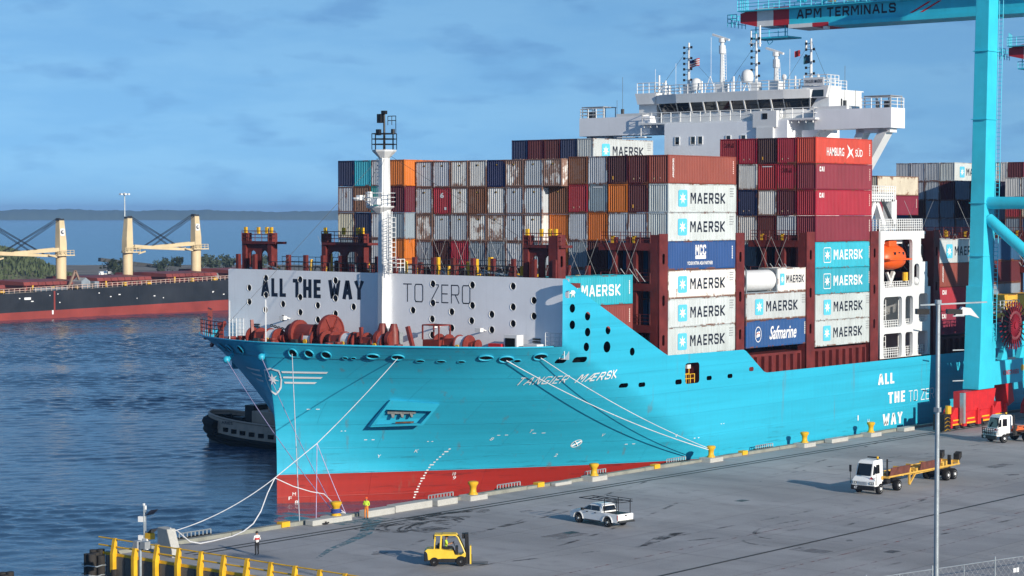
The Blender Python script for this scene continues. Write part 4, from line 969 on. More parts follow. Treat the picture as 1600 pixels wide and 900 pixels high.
# ---- deckhouse
DX=78.0
mb=MB(); mb.box(DX,DX+12,16.4,34.6,7.6,36.2)
dh=mb.build('deckhouse',M['bwhite'],ship)
for y in (32.6,30.2,29.1,24.9,22.7,20.4,18.6):
    mb=MB(); mb.box(DX-.05,DX+.02,y-.30,y+.30,33.6,34.5); mb.build('window',M['glass'],dh)
    mb=MB()
    for a,b,c,d in ((-.38,.38,34.5,34.58),(-.38,.38,33.52,33.6),(-.38,-.30,33.6,34.5),(.30,.38,33.6,34.5)): mb.box(DX-.08,DX,y+a,y+b,c,d)
    mb.build('window_frame',M['white'],dh)
# bridge wings, walkway and wheelhouse
wg=MB(); wg.box(79,82.2,37.6,49.0,35.0,37.35); wg.build('bridge_wing',M['bwhite'],ship)
wg=MB(); wg.box(79,82.2,2.8,13.2,35.0,37.35); wing=wg.build('bridge_wing',M['bwhite'],ship)
mb=MB(); mb.prism([(13.0,35.0),(15.6,35.0),(15.6,33.0)],lambda a,b,c:(c,a,b),80,83); mb.build('wing_knee',M['bwhite'],wing)
for s in (1,-1):
    yy=lambda y: y if s>0 else 51.8-y
    mb=MB(); mb.beam((80.6,yy(7.2),35.0),(80.6,yy(9.6),30.4),1.6,.9); mb.beam((80.6,yy(4.2),35.0),(80.6,yy(8.3),28.4),1.6,1.0)
    mb.box(79.8,81.4,min(yy(3.4),yy(8)),max(yy(3.4),yy(8)),34.5,34.98); mb.build('wing_bracket',M['white'],wing)
    mb=MB(); mb.rail([(79.1,yy(6.8),37.35),(79.1,yy(2.9),37.35),(82.1,yy(2.9),37.35)],1.2,3,1.2,.05); mb.build('wing_rail',M['white'],wing)
    mb=MB(); mb.box(79.2,82.0,min(yy(3.0),yy(6.6)),max(yy(3.0),yy(6.6)),38.72,38.82)
    for q in (3.1,4.8,6.5): mb.cyl((79.3,yy(q),37.35),(79.3,yy(q),38.8),.07,n=5); mb.cyl((81.9,yy(q),37.35),(81.9,yy(q),38.8),.07,n=5)
    mb.build('wing_canopy',M['grey'],wing)
    mb=MB(); mb.cbox((80.0,yy(3.9),37.8),(.5,.6,.8)); mb.cyl((79.6,yy(4.9),37.4),(79.6,yy(4.9),38.1),.2,n=8); mb.build('wing_console',M['steel'],wing)
    mb=MB(); mb.cyl((79.6,yy(9.4),37.3),(79.6,yy(9.4),38.4),.22,n=8); mb.cyl((79.6,yy(9.4),37.3),(79.6,yy(9.4),42.5),.03,n=4); mb.cyl((80,yy(8.2),37.3),(80,yy(8.2),39.6),.03,n=4); mb.build('searchlight',M['steel'],wing)
    mb=MB(); mb.box(79.05,82,min(yy(8.8),yy(13.1)),max(yy(8.8),yy(13.1)),37.35,37.75); mb.build('wing_top_box',M['white'],wing)
mb=MB(); mb.box(78.2,82,12.6,38.6,36.2,36.42); 
for k in range(26): mb.box(78.3,78.5,13+k,13.06+k,35.85,36.2)
mb.build('bridge_walkway',M['white'],dh)
mb=MB(); mb.rail([(80.4,38.6,36.4),(78.3,38.3,36.4),(78.3,12.9,36.4),(80.2,12.9,36.4)],1.25,2,1.5,.05); mb.build('bridge_rail',M['white'],dh)
mb=MB(); mb.box(77.75,79.2,17.8,21.2,35.41,37.4); mb.box(77.6,77.98,18.2,20.6,33.6,35.4); mb.build('front_console_box',M['white'],dh)
mb=MB(); mb.box(77.70,77.75,19.1,19.8,36.4,37.1); mb.build('camera_box',M['black'],dh)
mb=MB(); mb.rail([(78.2,38.4,34.8),(79.9,39.6,34.8),(79.9,42,34.8)],1.0,3,1,.05); mb.box(78.4,80,38,42.4,34.6,34.75); mb.ladder((79.8,12.6,34.4),(79.8,12.6,37.4),(0,1,0),.8,.05); mb.build('service_platform',M['white'],dh)
# wheelhouse: chamfered plan, glass band leaning out, cornice roof
WP=[(84,38.6),(82,38.6),(80.2,36.4),(79.6,33.5),(79.4,21.2),(79.6,17.6),(80.2,14.6),(82,12.4),(84,12.4)]
def ring_wall(mb,pts,z0,z1,o0=0,o1=0,closed=False):
    c=Vector((84,25.5)); 
    def off(p,o): 
        v=Vector(p); return (v.x-o, v.y+ (o*.6 if v.y>36 else -o*.6 if v.y<15 else 0))
    for a,b in zip(pts,pts[1:]):
        p0,p1=off(a,o0),off(b,o0); q0,q1=off(a,o1),off(b,o1)
        mb.add([(*p0,z0),(*p1,z0),(*q1,z1),(*q0,z1)],[(0,1,2,3)])
wh=MB(); ring_wall(wh,WP,36.42,37.6); ring_wall(wh,WP,38.85,39.9,.62,.75); wh.prism([(p[0]-.75 if p[0]<83.9 else p[0]+5,p[1]) for p in WP],lambda a,b,c:(a,b,c),39.86,39.98)
wh.box(84,88.5,12.4,38.6,36.2,39.86)
whs=wh.build('wheelhouse',M['white'],ship)
gl=MB(); ring_wall(gl,WP,37.6,38.87,.05,.55); gl.build('window_band',M['glass'],whs)
# separate panes proud of the band, split by mullions
def lerp2(a,b,t): return (a[0]+(b[0]-a[0])*t,a[1]+(b[1]-a[1])*t)
for a,b in zip(WP[1:-1],WP[2:-1]+[WP[-2]]):
    if a==b: continue
    L=math.dist(a,b); n=max(1,round(L/2.1))
    for i in range(n+1):
        p=lerp2(a,b,i/n); mb=MB(); oy=lambda o:(o*.6 if p[1]>36 else -o*.6 if p[1]<15 else 0)
        mb.beam((p[0]-.08,p[1]+oy(.08),37.55),(p[0]-.62,p[1]+oy(.62),38.9),.16,.14,(1,0,0)); mb.build('mullion',M['white'],whs)
rf=MB(); rf.rail([(80,37.6,39.98),(78.9,33,39.98),(78.8,21,39.98),(79.2,17,39.98),(81,13.2,39.98),(86,13,39.98)],1.15,3,1.4,.045); rf.rail([(80,37.6,39.98),(86,37.8,39.98)],1.15,3,1.4,.045); rf.build('monkey_island_rail',M['white'],whs)
def mastpole(x,y,z,h,label,lights=6,cross=True):
    mb=MB(); mb.cyl((x,y,z),(x,y,z+h),.22,.12,8); mb.cbox((x,y,z+.6),(1.0,1.0,1.2)); p=mb.build('signal_mast',M['white'],whs)
    mb=MB()
    for k in range(lights):
        for sd in (-1,1) if k%2 else (1,): 
            zz=z+1.2+(h-1.8)*k/max(1,lights-1); mb.cbox((x-.25,y+sd*.55,zz),(.2,.22,.30)); mb.cyl((x,y,zz),(x-.2,y+sd*.55,zz),.03,n=4)
    mb.build('signal_light',M['black'],p); return p
m1=mastpole(82,33.7,40,6.6,'',8); m3=mastpole(82,23.5,40,7.2,'',8); m4=mastpole(82,15.6,40,6.2,'',7)
mb=MB(); mb.cyl((82,23.0,45.6),(82,23.0,48.2),.14,n=6); mb.cyl((82,24.3,45.6),(82,24.3,47.6),.10,n=6); mb.beam((82,22.8,46),(82,24.6,46),.12,.12); mb.cyl((82,16.3,45.0),(82,16.3,46.0),.14,n=6); mb.beam((82,15.6,45.2),(82,16.5,45.2),.08,.08); mb.build('antenna',M['white'],m3)
for y,h in ((28.6,6.6),(20.6,4.5)):
    mb=MB(); mb.cyl((82,y,40),(82,y,40+h),.34,.24,8); mb.cbox((82,y,40.6),(1.3,1.3,1.2)); mb.ladder((82,y-.55,40),(82,y-.4,40+h-1),(1,0,0),.4,.03); mb.cyl((82,y,40+h-1.6),(82,y,40+h-.6),.42,n=10); rm=mb.build('radar_mast',M['white'],whs,True,40)
    mb=MB(); mb.cyl((82,y,40+h-.2),(82,y,40+h+.3),.45,n=10); mb.cbox((82,y+.2,40+h+.45),(.35,2.6,.25),Matrix.Rotation(R(18),3,'X')); mb.build('radar_scanner',M['white'],rm)
for y,r in ((32.2,.72),(24.5,.78)):
    zc=41.3 if r<.75 else 42.0
    mb=MB(); mb.lathe([(.1,zc-1.1*r),(r*.8,zc-1.05*r),(r*.98,zc-.6*r),(r,zc),(r*.92,zc+.45*r),(r*.7,zc+.8*r),(r*.35,zc+1.0*r),(.02,zc+1.06*r)],(81.5,y,0),16); dm_=mb.build('satcom_dome',M['white'],whs,True,60)
    mb=MB(); 
    for a in range(3): mb.cyl((81.5+.6*math.cos(a*2.09),y+.6*math.sin(a*2.09),40),(81.5,y,zc-1.0*r),.08,n=5)
    mb.build('dome_stand',M['white'],dm_)
mb=MB(); mb.sphere((81,18.8,41.6),.32,10,1.2); mb.cyl((81,18.8,40),(81,18.8,41.7),.12,n=6); mb.build('small_dome',M['white'],whs,True,60)
mb=MB()
for y,h in ((36.6,1.9),(37.6,2.6),(36.0,1.2),(31,1.6),(27.0,1.1),(26.2,2.0),(17.2,1.7),(16.6,1.3),(14.0,1.8),(19.5,1.0)):
    mb.cyl((81,y,39.95),(81,y,40+h),.16,.12,6)
for y in (30.0,25.6): mb.cyl((81.4,y-.9,40),(81.4,y,42.2),.05,n=4); mb.cyl((81.4,y+.9,40),(81.4,y,42.2),.05,n=4)
for y,h in ((29.6,7),(35,4),(18,5),(38.2,3.4)): mb.cyl((81,y,40),(81,y,40+h),.025,n=4)
mb.build('roof_fitting',M['white'],whs)
for y0,y1 in ((37.4,40.2),(12.0,15.2)):
    mb=MB(); mb.box(80.2,83,y0,y1,37.4,40.2); mb.prism([(y0+.1,38.9),(y1-.1,38.9),(y1+.3,40.3),(y0-.3,40.3)],lambda a,b,c:(c,a,b),79.7,82.5); sb=mb.build('side_house',M['white'],whs)
    mb=MB(); mb.rail([(79.8,y1,40.3),(79.8,y0,40.3),(82.5,y0,40.3)],1.3,3,1,.05); mb.build('side_rail',M['white'],sb)
mb=MB(); mb.box(79.55,79.68,12.3,15.1,40.35,41.3); nb=mb.build('name_board',M['white'],whs)
me=fit(text_mesh('TANGIER MAERSK',1,.01),2.5,.42); mk('lettering',remap(me,lambda a,b,c:(79.53,14.95-a,40.62+b)),M['navy'],nb)
mb=MB(); mb.box(79.66,79.7,12.4,14.9,39.0,39.8); mb.build('side_window',M['glass'],whs)
mb=MB()
for a,b in (((82,33.7,46),(80,37,40.5)),((82,33.7,45),(81,28.9,41)),((82,15.6,46),(80,18.2,40.6)),((82,15.6,46),(80.5,12.4,41)),((82,23.5,46),(81,27.5,40.5))): mb.cyl(a,b,.02,n=3,cap=False)
mb.build('rigging',M['steel'],whs)
# flags
def flag(name,label,x,y,z,wd,ht,mats,ang):
    t=thing(name,label,'flag',(x,y,z),ang)
    nu=10
    def fn(u,v,a=0,b=1): return (0,-wd*u,ht*(a+(b-a)*v)-.25*u*wd+.08*math.sin(u*7)); 
    for a,b,u0,u1,m in mats:
        mb=MB(); mb.grid(lambda u,v:(.10*math.sin((u0+(u1-u0)*u)*6.5)*wd,-wd*(u0+(u1-u0)*u),ht*(a+(b-a)*v)+.28*(u0+(u1-u0)*u)*wd*(.6)),8,2); mb.build('cloth',m,t,True,80)
    return t
fr,fw,fbu=M['clothr'],M['clothw'],paint('flag_blue',(.02,.03,.12),.8,.05,3,streak=False)
st_=[(k/7,(k+1)/7,0,1,fr if k%2==0 else fw) for k in range(4)]+[(k/7,(k+1)/7,.45,1,fr if k%2==0 else fw) for k in range(4,7)]+[(4/7,1,0,.45,fbu)]
flag('striped_flag','red and white striped flag with blue corner on the left signal mast',81.9,33.5,43.4,1.5,.95,st_,0)['category']='flag'
flag('red_flag','small plain red flag flying left of the right-hand signal mast',81.9,17.9,44.0,.8,.75,[(0,1,0,1,fr)],0)
flag('teal_flag','small dark teal flag on the right-hand signal mast',81.9,16.6,43.1,.8,1.0,[(0,1,0,1,paint('flag_teal',(.02,.12,.18),.8,.05,3,streak=False))],R(20))
# ---- lifeboat tower on the starboard side
me=outline_mesh([(77.1,8.0),(89.0,8.0),(89.0,16.2),(88.2,16.2),(88.2,19.2),(86.6,19.2),(86.6,22.0),(87.4,22.0),(87.4,22.9),(77.1,22.9)],
 [rrect(77.9,84.6,16.3,21.9,.5),rrect(85.0,86.3,16.4,19.0,.5),rrect(77.9,82.2,11.6,15.2,.5),rrect(83.0,84.8,11.8,15.2,.5),rrect(86.2,88.4,12.0,15.4,.5),rrect(77.9,82.2,8.05,10.9,.4),rrect(83.0,84.8,8.05,10.9,.4),rrect(86.0,88.4,8.05,10.9,.4)],.2)
me=remap(me,lambda a,b,c:(a,3.2+c,b)); lt=mk('lifeboat_tower',me,M['white'],ship)
mb=MB(); mb.box(77.1,77.35,3.4,12,8,22.9); mb.box(88.6,89,3.4,12,8,16.2); 
for z in (10.95,15.5,22.5): mb.box(77.35,88.6,3.5,12,z,z+.3)
mb.build('tower_deck',M['white'],lt)
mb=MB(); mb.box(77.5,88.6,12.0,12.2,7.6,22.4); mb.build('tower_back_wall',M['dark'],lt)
mb=MB()
for z in (8.05,11.3,15.85): mb.rail([(77.9,3.5,z),(88.6,3.5,z)],1.1,4,.5,.04)
mb.rail([(77.3,3.2,22.9),(87.2,3.2,22.9)],1.4,5,.45,.045); mb.rail([(77.2,3.2,22.9),(77.2,8,22.9)],1.4,5,.45,.045); mb.rail([(87.2,3.4,19.2),(89,3.4,16.2)],1.0,3,.6,.05); mb.rail([(78,5,26.4),(84,5,26.4)],1.8,5,.5,.05)
for x in (80.0,83.9,87.2): mb.ladder((x,4.2,8.0),(x,4.2,14.8),(1,0,0),.9,.05,.6)
mb.build('tower_railing',M['white'],lt)
mb=MB()
for x in (78.6,82.0): mb.beam((x,5,15.8),(x+1.6,5,18.0),.4,.4); mb.beam((x+1.6,5,15.8),(x,5,18.0),.3,.3)
mb.beam((78.2,4.2,21.6),(84,4.2,21.6),.3,.4); mb.build('davit',M['white'],lt)
mb=MB(); mb.beam((78.5,6,22.9),(81,6,27.2),.7,.7); mb.beam((83,6,22.9),(80.5,6,27.2),.7,.7); mb.box(78.5,84.5,5.4,6.6,26.4,27.4); mb.beam((84.4,6,23),(84.4,6,26.6),1.2,1.2); mb.build('provision_crane',M['white'],lt)
mb=MB(); mb.beam((81.2,5.2,26.6),(84,5.2,23.4),.3,.3); mb.build('crane_cylinder',M['steel'],lt)
mb=MB(); mb.cyl((83.4,3.3,17.0),(83.4,3.3,18.0),.35,n=8); mb.build('yellow_buoy',M['yellow'],lt)
mb=MB(); mb.sphere((85.6,3.2,16.9),.5,10); mb.build('liferaft_drum',M['white'],lt,True,60)
lb=thing('lifeboat','orange enclosed lifeboat hanging in the white davit tower','lifeboat',(81.2,4.3,17.75)); lb.scale=(.95,1.3,1.28)
prof=[(-3.05,1.2,.02),(-2.8,1.1,.55),(-2.1,1.0,.95),(-1,1.0,1.2),(.5,1.0,1.25),(1.8,1.05,1.1),(2.6,1.2,.7),(3.0,1.4,.02)]
hl=MB(); nn_=14
vs=[]
for x,zc,hw in prof:
    for k in range(nn_):
        a=2*math.pi*k/nn_; yy=math.cos(a)*hw; zz=math.sin(a); zz=(1.45*hw/1.25*zz if zz>0 else 1.05*hw/1.25*zz)
        vs.append((x,yy,1.45+zz*1.0))
hl.add(vs,[(i*nn_+k,i*nn_+(k+1)%nn_,(i+1)*nn_+(k+1)%nn_,(i+1)*nn_+k) for i in range(len(prof)-1) for k in range(nn_)]+[tuple(range(nn_-1,-1,-1)),tuple(range(7*nn_,8*nn_))])
hl.build('hull',M['orange'],lb,True,50)
mb=MB(); mb.box(-2.7,2.7,-1.29,1.29,1.36,1.5); mb.build('gunwale',M['orange'],lb)
mb=MB(); mb.box(-1.4,.4,-.7,.7,2.55,3.15); mb.build('cockpit',M['orange'],lb,bev=.1)
for x in (-2.2,2.2): mb=MB(); mb.cyl((x,0,2.2),(x,0,3.5),.06,n=5); mb.cbox((x,0,3.4),(.3,.3,.4)); mb.build('lifting_hook',M['galv'],lb)
for x in (-1.0,0,1.0): mb=MB(); mb.box(x-.2,x+.2,-1.13,-1.0,1.85,2.1); mb.build('window',M['glass'],lb)
# ================================================================ containers
def contmat(name,extra=0.0):
    m,nt,b,o=newmat(name)
    oi=N(nt,'ShaderNodeObjectInfo'); tcn=N(nt,'ShaderNodeTexCoord')
    off=N(nt,'ShaderNodeVectorMath',operation='ADD'); LK(nt,tcn.outputs['Object'],off.inputs[0])
    rv=N(nt,'ShaderNodeCombineXYZ'); r100=mth(nt,'MULTIPLY',oi.outputs['Random'],97.0)
    for i in range(3): LK(nt,r100,rv.inputs[i])
    LK(nt,rv.outputs[0],off.inputs[1])
    def mapped(sc):
        mp=N(nt,'ShaderNodeMapping'); mp.inputs['Scale'].default_value=sc; LK(nt,off.outputs[0],mp.inputs[0]); return mp.outputs[0]
    n1=noise(nt,1,8,.68,mapped((.85,.85,.75))); n2=noise(nt,1,5,.6,mapped((4.5,4.5,.30))); n3=noise(nt,1,3,.5,mapped((.35,.35,.35)))
    col=oi.outputs['Color']
    dk=mixc(nt,1,col,(.62,.60,.58),'MULTIPLY')
    c=mixc(nt,mth(nt,'MULTIPLY',ramp(nt,n3,[(.35,0),(.7,1)]).outputs[0],.35),col,dk)
    # grime streaks
    c=mixc(nt,mth(nt,'MULTIPLY',ramp(nt,n2,[(.46,0),(.70,1)]).outputs[0],.5),c,dk)
    # rust amount comes from the object colour's alpha
    sx=N(nt,'ShaderNodeSeparateXYZ'); LK(nt,tcn.outputs['Object'],sx.inputs[0])
    amt=mth(nt,'ADD',oi.outputs['Alpha'],extra)
    edge=ramp(nt,mth(nt,'ABSOLUTE',mth(nt,'SUBTRACT',mth(nt,'MULTIPLY',sx.outputs[2],.345),.5)),[(.30,0),(.5,1)]).outputs[0]
    thr=mth(nt,'SUBTRACT',mth(nt,'SUBTRACT',.78,mth(nt,'MULTIPLY',amt,.36)),mth(nt,'MULTIPLY',edge,.07))
    mix12=mth(nt,'ADD',mth(nt,'MULTIPLY',n1,.72),mth(nt,'MULTIPLY',n2,.28))
    rm=mth(nt,'MULTIPLY',mth(nt,'SUBTRACT',mix12,thr),14,True)
    rcol=mixc(nt,n2,(.10,.030,.014),(.24,.095,.045))
    c=mixc(nt,mth(nt,'MULTIPLY',rm,.88),c,rcol)
    LK(nt,c,b.inputs['Base Color']); b.inputs['Roughness'].default_value=.55; b.inputs['Specular IOR Level'].default_value=.35
    return m
M['cont']=contmat('container_paint'); M['contf']=contmat('container_frame_paint',.32)
m,nt,b,o=newmat('printed_lettering'); oi=N(nt,'ShaderNodeObjectInfo'); LK(nt,oi.outputs['Color'],b.inputs['Base Color']); b.inputs['Roughness'].default_value=.55; M['decal']=m
def corr(mb,x0,x1,z0,z1,pitch,depth,fn):
    n=max(1,round((x1-x0)/pitch)); p=(x1-x0)/n; pr=[]
    for i in range(n):
        a=x0+i*p
        for t,d in ((0,0),(.30,0),(.5,depth),(.80,depth)): pr.append((a+t*p,d))
    pr.append((x1,0))
    vs=[fn(x,d,z0) for x,d in pr]+[fn(x,d,z1) for x,d in pr]; k=len(pr)
    mb.add(vs,[(i,i+1,k+i+1,k+i) for i in range(k-1)])
CM={}
def cmesh(L,H,W=2.438):
    key=(L,H)
    if key in CM: return CM[key]
    x=L/2; y=W/2; mb=MB()
    corr(mb,-x+.14,x-.14,.15,H-.10,.29,.036,lambda a,d,z:(a,-y+.02+d,z)); corr(mb,-x+.14,x-.14,.15,H-.10,.29,.036,lambda a,d,z:(a,y-.02-d,z))
    corr(mb,-y+.13,y-.13,.15,H-.12,  .272,.075,lambda a,d,z:(-x+.03+d,a,z)); corr(mb,-y+.13,y-.13,.15,H-.12,.272,.02,lambda a,d,z:(x-.03-d,a,z))
    mb.add([(-x+.05,-y+.05,H-.04),(x-.05,-y+.05,H-.04),(x-.05,y-.05,H-.04),(-x+.05,y-.05,H-.04),(-x+.05,-y+.05,.1),(x-.05,-y+.05,.1),(x-.05,y-.05,.1),(-x+.05,y-.05,.1)],[(0,1,2,3),(7,6,5,4)])
    fb_=MB()
    for sx in (-1,1):
        for sy in (-1,1):
            X0,Xe=sorted((sx*x,sx*(x-.15))); Y0,Ye=sorted((sy*y,sy*(y-.14))); fb_.box(X0,Xe,Y0,Ye,.119,H-.119)
            X0,Xe=sorted((sx*(x+.004),sx*(x-.18))); Y0,Ye=sorted((sy*(y+.004),sy*(y-.165))); fb_.box(X0,Xe,Y0,Ye,0,.118); fb_.box(X0,Xe,Y0,Ye,H-.118,H)
        Y0,Ye=sorted((sx*y,sx*(y-.1))); fb_.box(-x+.18,x-.18,Y0,Ye,.01,.15); fb_.box(-x+.18,x-.18,Y0,Ye,H-.11,H-.01)
        X0,Xe=sorted((sx*x,sx*(x-.1))); fb_.box(X0,Xe,-y+.165,y-.165,.01,.155); fb_.box(X0,Xe,-y+.165,y-.165,H-.125,H-.01)
    CM[key]=(mb.mesh('container_walls'),fb_.mesh('container_frame')); 
    CM[key][0].materials.append(M['cont']); CM[key][1].materials.append(M['contf']); return CM[key]
# shared lettering meshes (facing -Y, centred on x, z up from 0)
def side_decal(me,w,h): 
    fit(me,w,h); return remap(me,lambda a,b,c:(a-w/2,0,b))
D={}
D['maersk']=remap(fitx(stroke_text('MAERSK',1.12,.80,.185,.24),6.3),lambda a,b,c:(a-3.15,-c,b))
D['sq']=remap(outline_mesh(rrect(-.78,.78,0,1.72,.18)),lambda a,b,c:(a,0,b)); D['star']=remap(outline_mesh(star7(.62,.25)),lambda a,b,c:(a,0,b+.86))
D['frame']=remap(outline_mesh(rrect(-.78,.78,0,1.72,.18),[rrect(-.70,.70,.08,1.64,.14)]),lambda a,b,c:(a,0,b))
D['mcc']=remap(fitx(stroke_text('MCC',1.05,.66,.19,.14),1.9),lambda a,b,c:(a-.95,-c,b)); D['mccbox']=remap(outline_mesh(rrect(-.95,.95,0,.36,.05)),lambda a,b,c:(a,0,b)); D['mccs']=side_decal(text_mesh('YOUR INTRA ASIA PARTNER',1,.02),4.6,.36)
D['ham']=side_decal(text_mesh('HAMBURG',1,.012),3.7,.95); D['sud']=side_decal(text_mesh('SÜD',1,.012),1.6,1.0)
D['saf']=side_decal(text_mesh('Safmarine',1,.016,.35),5.4,1.45); D['cai']=remap(fitx(stroke_text('CAI',.55,.7,.24,.2),1.0),lambda a,b,c:(a-.5,-c,b))
D['tex']=side_decal(text_mesh('textainer',1,.015),2.0,.36); D['six']=side_decal(text_mesh('6',1,.05),.55,.6)
D['capital']=side_decal(text_mesh('CAPITAL',1,.02),1.4,.5); D['dry']=side_decal(text_mesh('A DRY VAN A',1,.02),4.0,.4)
def swoosh():
    return remap(outline_mesh([(-.9,-.75),(-.2,.1),(-.55,.62),(-.75,.95),(-.1,.55),(.12,.25),(.85,.55),(.4,.08),(1.0,-.7),(.12,-.12),(-.05,-.35)]),lambda a,b,c:(a*.85,0,b*.95))
D['swoosh']=swoosh(); D['ring']=remap(outline_mesh(circ(0,0,.85,24,.62),[circ(0,0,.76,24,.54)]),lambda a,b,c:(a,0,b)); D['pennant']=remap(outline_mesh([(-.35,-.35),(.35,-.2),(.3,.35),(-.3,.25)]),lambda a,b,c:(a,0,b)); D['pen2']=remap(outline_mesh([(-.3,-.05),(.05,.12),(.28,-.02),(.28,.1),(.05,.24),(-.3,.07)]),lambda a,b,c:(a,0,b))
D['bars']=remap(outline_mesh([(-.05,-.05),(.05,-.05),(.05,.05),(-.05,.05)]),lambda a,b,c:(a,0,b))
def code_marks():
    mb=MB(); r=random.Random(2)
    for i in range(4): mb.add([(-.35+.0*i,0,-.1-i*.26),(.35-.1*(i%2),0,-.1-i*.26),(.35-.1*(i%2),0,.02-i*.26),(-.35,0,.02-i*.26)],[(0,1,2,3)])
    return mb.mesh('code')
D['code']=code_marks()
vd=MB(); [vd.add([(-.08,0,-i*.2),(.08,0,-i*.2),(.08,0,.13-i*.2),(-.08,0,.13-i*.2)],[(0,1,2,3)]) for i in range(7)]; D['vcode']=vd.mesh('vcode')
for k_,me in D.items(): me.materials.append(M['decal'])
BLUE=(.10,.52,.74); WHT=(.80,.80,.79); NAV=(.010,.014,.030)
COLS={ # name: (linear rgb, words)
'W':((.72,.72,.70),'white'),'G':((.46,.50,.55),'grey'),'S':((.23,.29,.35),'slate grey'),'C':((.60,.56,.45),'cream'),'N':((.012,.025,.085),'navy blue'),'B':((.02,.10,.22),'blue'),
'T':((.03,.40,.52),'turquoise'),'E':((.05,.28,.28),'sea green'),'O':((.60,.16,.02),'orange'),'M':((.10,.012,.018),'maroon'),'D':((.055,.010,.014),'dark maroon'),'R':((.36,.018,.035),'crimson'),'H':((.52,.055,.035),'bright red'),
'K':((.19,.10,.075),'brown'),'I':((.26,.055,.04),'brick red'),'P':((.22,.02,.045),'plum red'),'L':((.52,.57,.58),'light grey'),'V':((.02,.075,.24),'royal blue'),'Y':((.75,.45,.05),'yellow')}
def put(o,key,x,z,rgb,dy=-1.203,face='side',nm='lettering',sc=(1,1,1)):
    c=mk(nm,D[key],None,o); c.color=(*rgb,1)
    if face=='side': c.location=(x,dy,z)
    else: c.location=(dy,-x,z); c.rotation_euler=(0,0,R(-90))
    c.scale=sc; return c
NCONT=[0]
def container(X,Y,Z,col,rust,label,L=12.192,H=2.896,group=None,marks=(),end=None):
    rgb,_=COLS[col]; wm,fm_=cmesh(L,H)
    j=random.Random(int(X*31+Y*77+Z*13)); v=1+j.uniform(-.10,.10)
    rgb=tuple(min(1,max(0,c*v+j.uniform(-.006,.006))) for c in rgb)
    o=mk('shipping_container',wm,None); o.location=(X+L/2+j.uniform(-.03,.03),Y+1.219+j.uniform(-.025,.025),Z); o.color=(*rgb,rust)
    f=mk('frame',fm_,None,o); f.color=(*rgb,min(1,rust+.12))
    tag(o,label,'container',group or 'containers stacked on the container ship'); NCONT[0]+=1
    h=L/2
    for mname in marks:
        if mname=='maersk': put(o,'maersk',.95,.88,NAV); put(o,'sq',-3.55,.56,BLUE,-1.204,nm='logo_panel'); put(o,'star',-3.55,.56,WHT,-1.208,nm='logo_star'); put(o,'code',h-.75,2.5,(.3,.32,.33),nm='code_marks')
        if mname=='maerskW': put(o,'maersk',.95,.88,WHT); put(o,'frame',-3.55,.56,WHT,-1.204,nm='logo_frame'); put(o,'star',-3.55,.56,WHT,-1.208,nm='logo_star'); put(o,'vcode',h-.5,2.2,WHT,nm='code_marks')
        if mname=='maersk20': put(o,'maersk',.55,.95,NAV,sc=(.56,1,.75)); put(o,'sq',-2.05,.7,BLUE,-1.204,nm='logo_panel',sc=(.55,1,.75)); put(o,'star',-2.05,.7,WHT,-1.208,nm='logo_star',sc=(.55,1,.75))
        if mname=='mcc': put(o,'mcc',-.3,1.45,WHT); put(o,'mccbox',-.3,1.05,WHT,nm='logo_panel'); put(o,'mccs',-.4,.45,WHT); put(o,'vcode',h-.6,2.2,WHT,nm='code_marks')
        if mname=='ham': put(o,'ham',-1.9,.85,WHT); put(o,'sud',3.2,.85,WHT); put(o,'swoosh',1.25,1.3,WHT,nm='logo_swoosh'); put(o,'vcode',h-.5,2.2,WHT,nm='code_marks')
        if mname=='saf': put(o,'saf',1.2,.75,WHT); put(o,'ring',-3.7,1.4,WHT,nm='logo_ring'); put(o,'pennant',-3.7,1.4,WHT,nm='logo_pennant'); put(o,'pen2',-3.7,1.4,(.55,.08,.03),-1.208,nm='logo_wave'); put(o,'vcode',h-.5,2.3,WHT,nm='code_marks')
        if mname=='cai': put(o,'cai',-h+1.3,2.0,WHT); put(o,'vcode',h-.5,2.3,(.8,.5,.45),nm='code_marks')
        if mname=='tex': c=put(o,'tex',-h+.95,1.55,WHT); c.rotation_euler=(0,R(90),0); c.location=(-h+.75,-1.203,1.55); put(o,'vcode',h-.5,2.3,(.8,.5,.45),nm='code_marks')
        if mname=='code': put(o,'vcode',h-.5,2.3,(.75,.6,.55),nm='code_marks')
        if mname=='six': put(o,'six',0.0,1.75,WHT,-h+.02,'end'); put(o,'bars',.5,.6,WHT,-h+.02,'end',nm='code_marks',sc=(3,1,3))
        if mname=='cap': put(o,'capital',0,1.9,(.12,.01,.01),-h+.02,'end')
        if mname=='lab': put(o,'bars',j.uniform(-.15,.15),2.35,(.02,.02,.02),-h+.018,'end',nm='placard',sc=(2.6,1,1.8)); put(o,'bars',j.uniform(-.1,.1),2.36,(.7,.42,.02),-h+.014,'end',nm='placard',sc=(1.5,1,1.0))
        if mname=='dot': put(o,'bars',-.55,.5,(.85,.6,.35),-h+.018,'end',nm='placard',sc=(1.1,1,1.6)); put(o,'bars',.2,.55,(.8,.6,.5),-h+.018,'end',nm='placard',sc=(.8,1,1.1))
        if mname=='plate': put(o,'bars',-.6,.62,(.85,.42,.05),-h+.018,'end',nm='placard',sc=(1.6,1,3.4))
        if mname=='bar': put(o,'bars',0,2.6,(.75,.75,.75),-h+.018,'end',nm='placard',sc=(13,1,1.0))
    return o
PIT=2.6; Y0=3.04; TH=2.925
ORD=['outermost','second','third','fourth','fifth','sixth','seventh','eighth','ninth','tenth','eleventh','twelfth','thirteenth','fourteenth','fifteenth','sixteenth','seventeenth','eighteenth']
TN=['top','second','third','fourth','fifth','sixth','seventh','lowest']
def rword(r): return '' if r<.25 else 'rust-spotted ' if r<.5 else 'rust-streaked ' if r<.8 else 'heavily rusted '
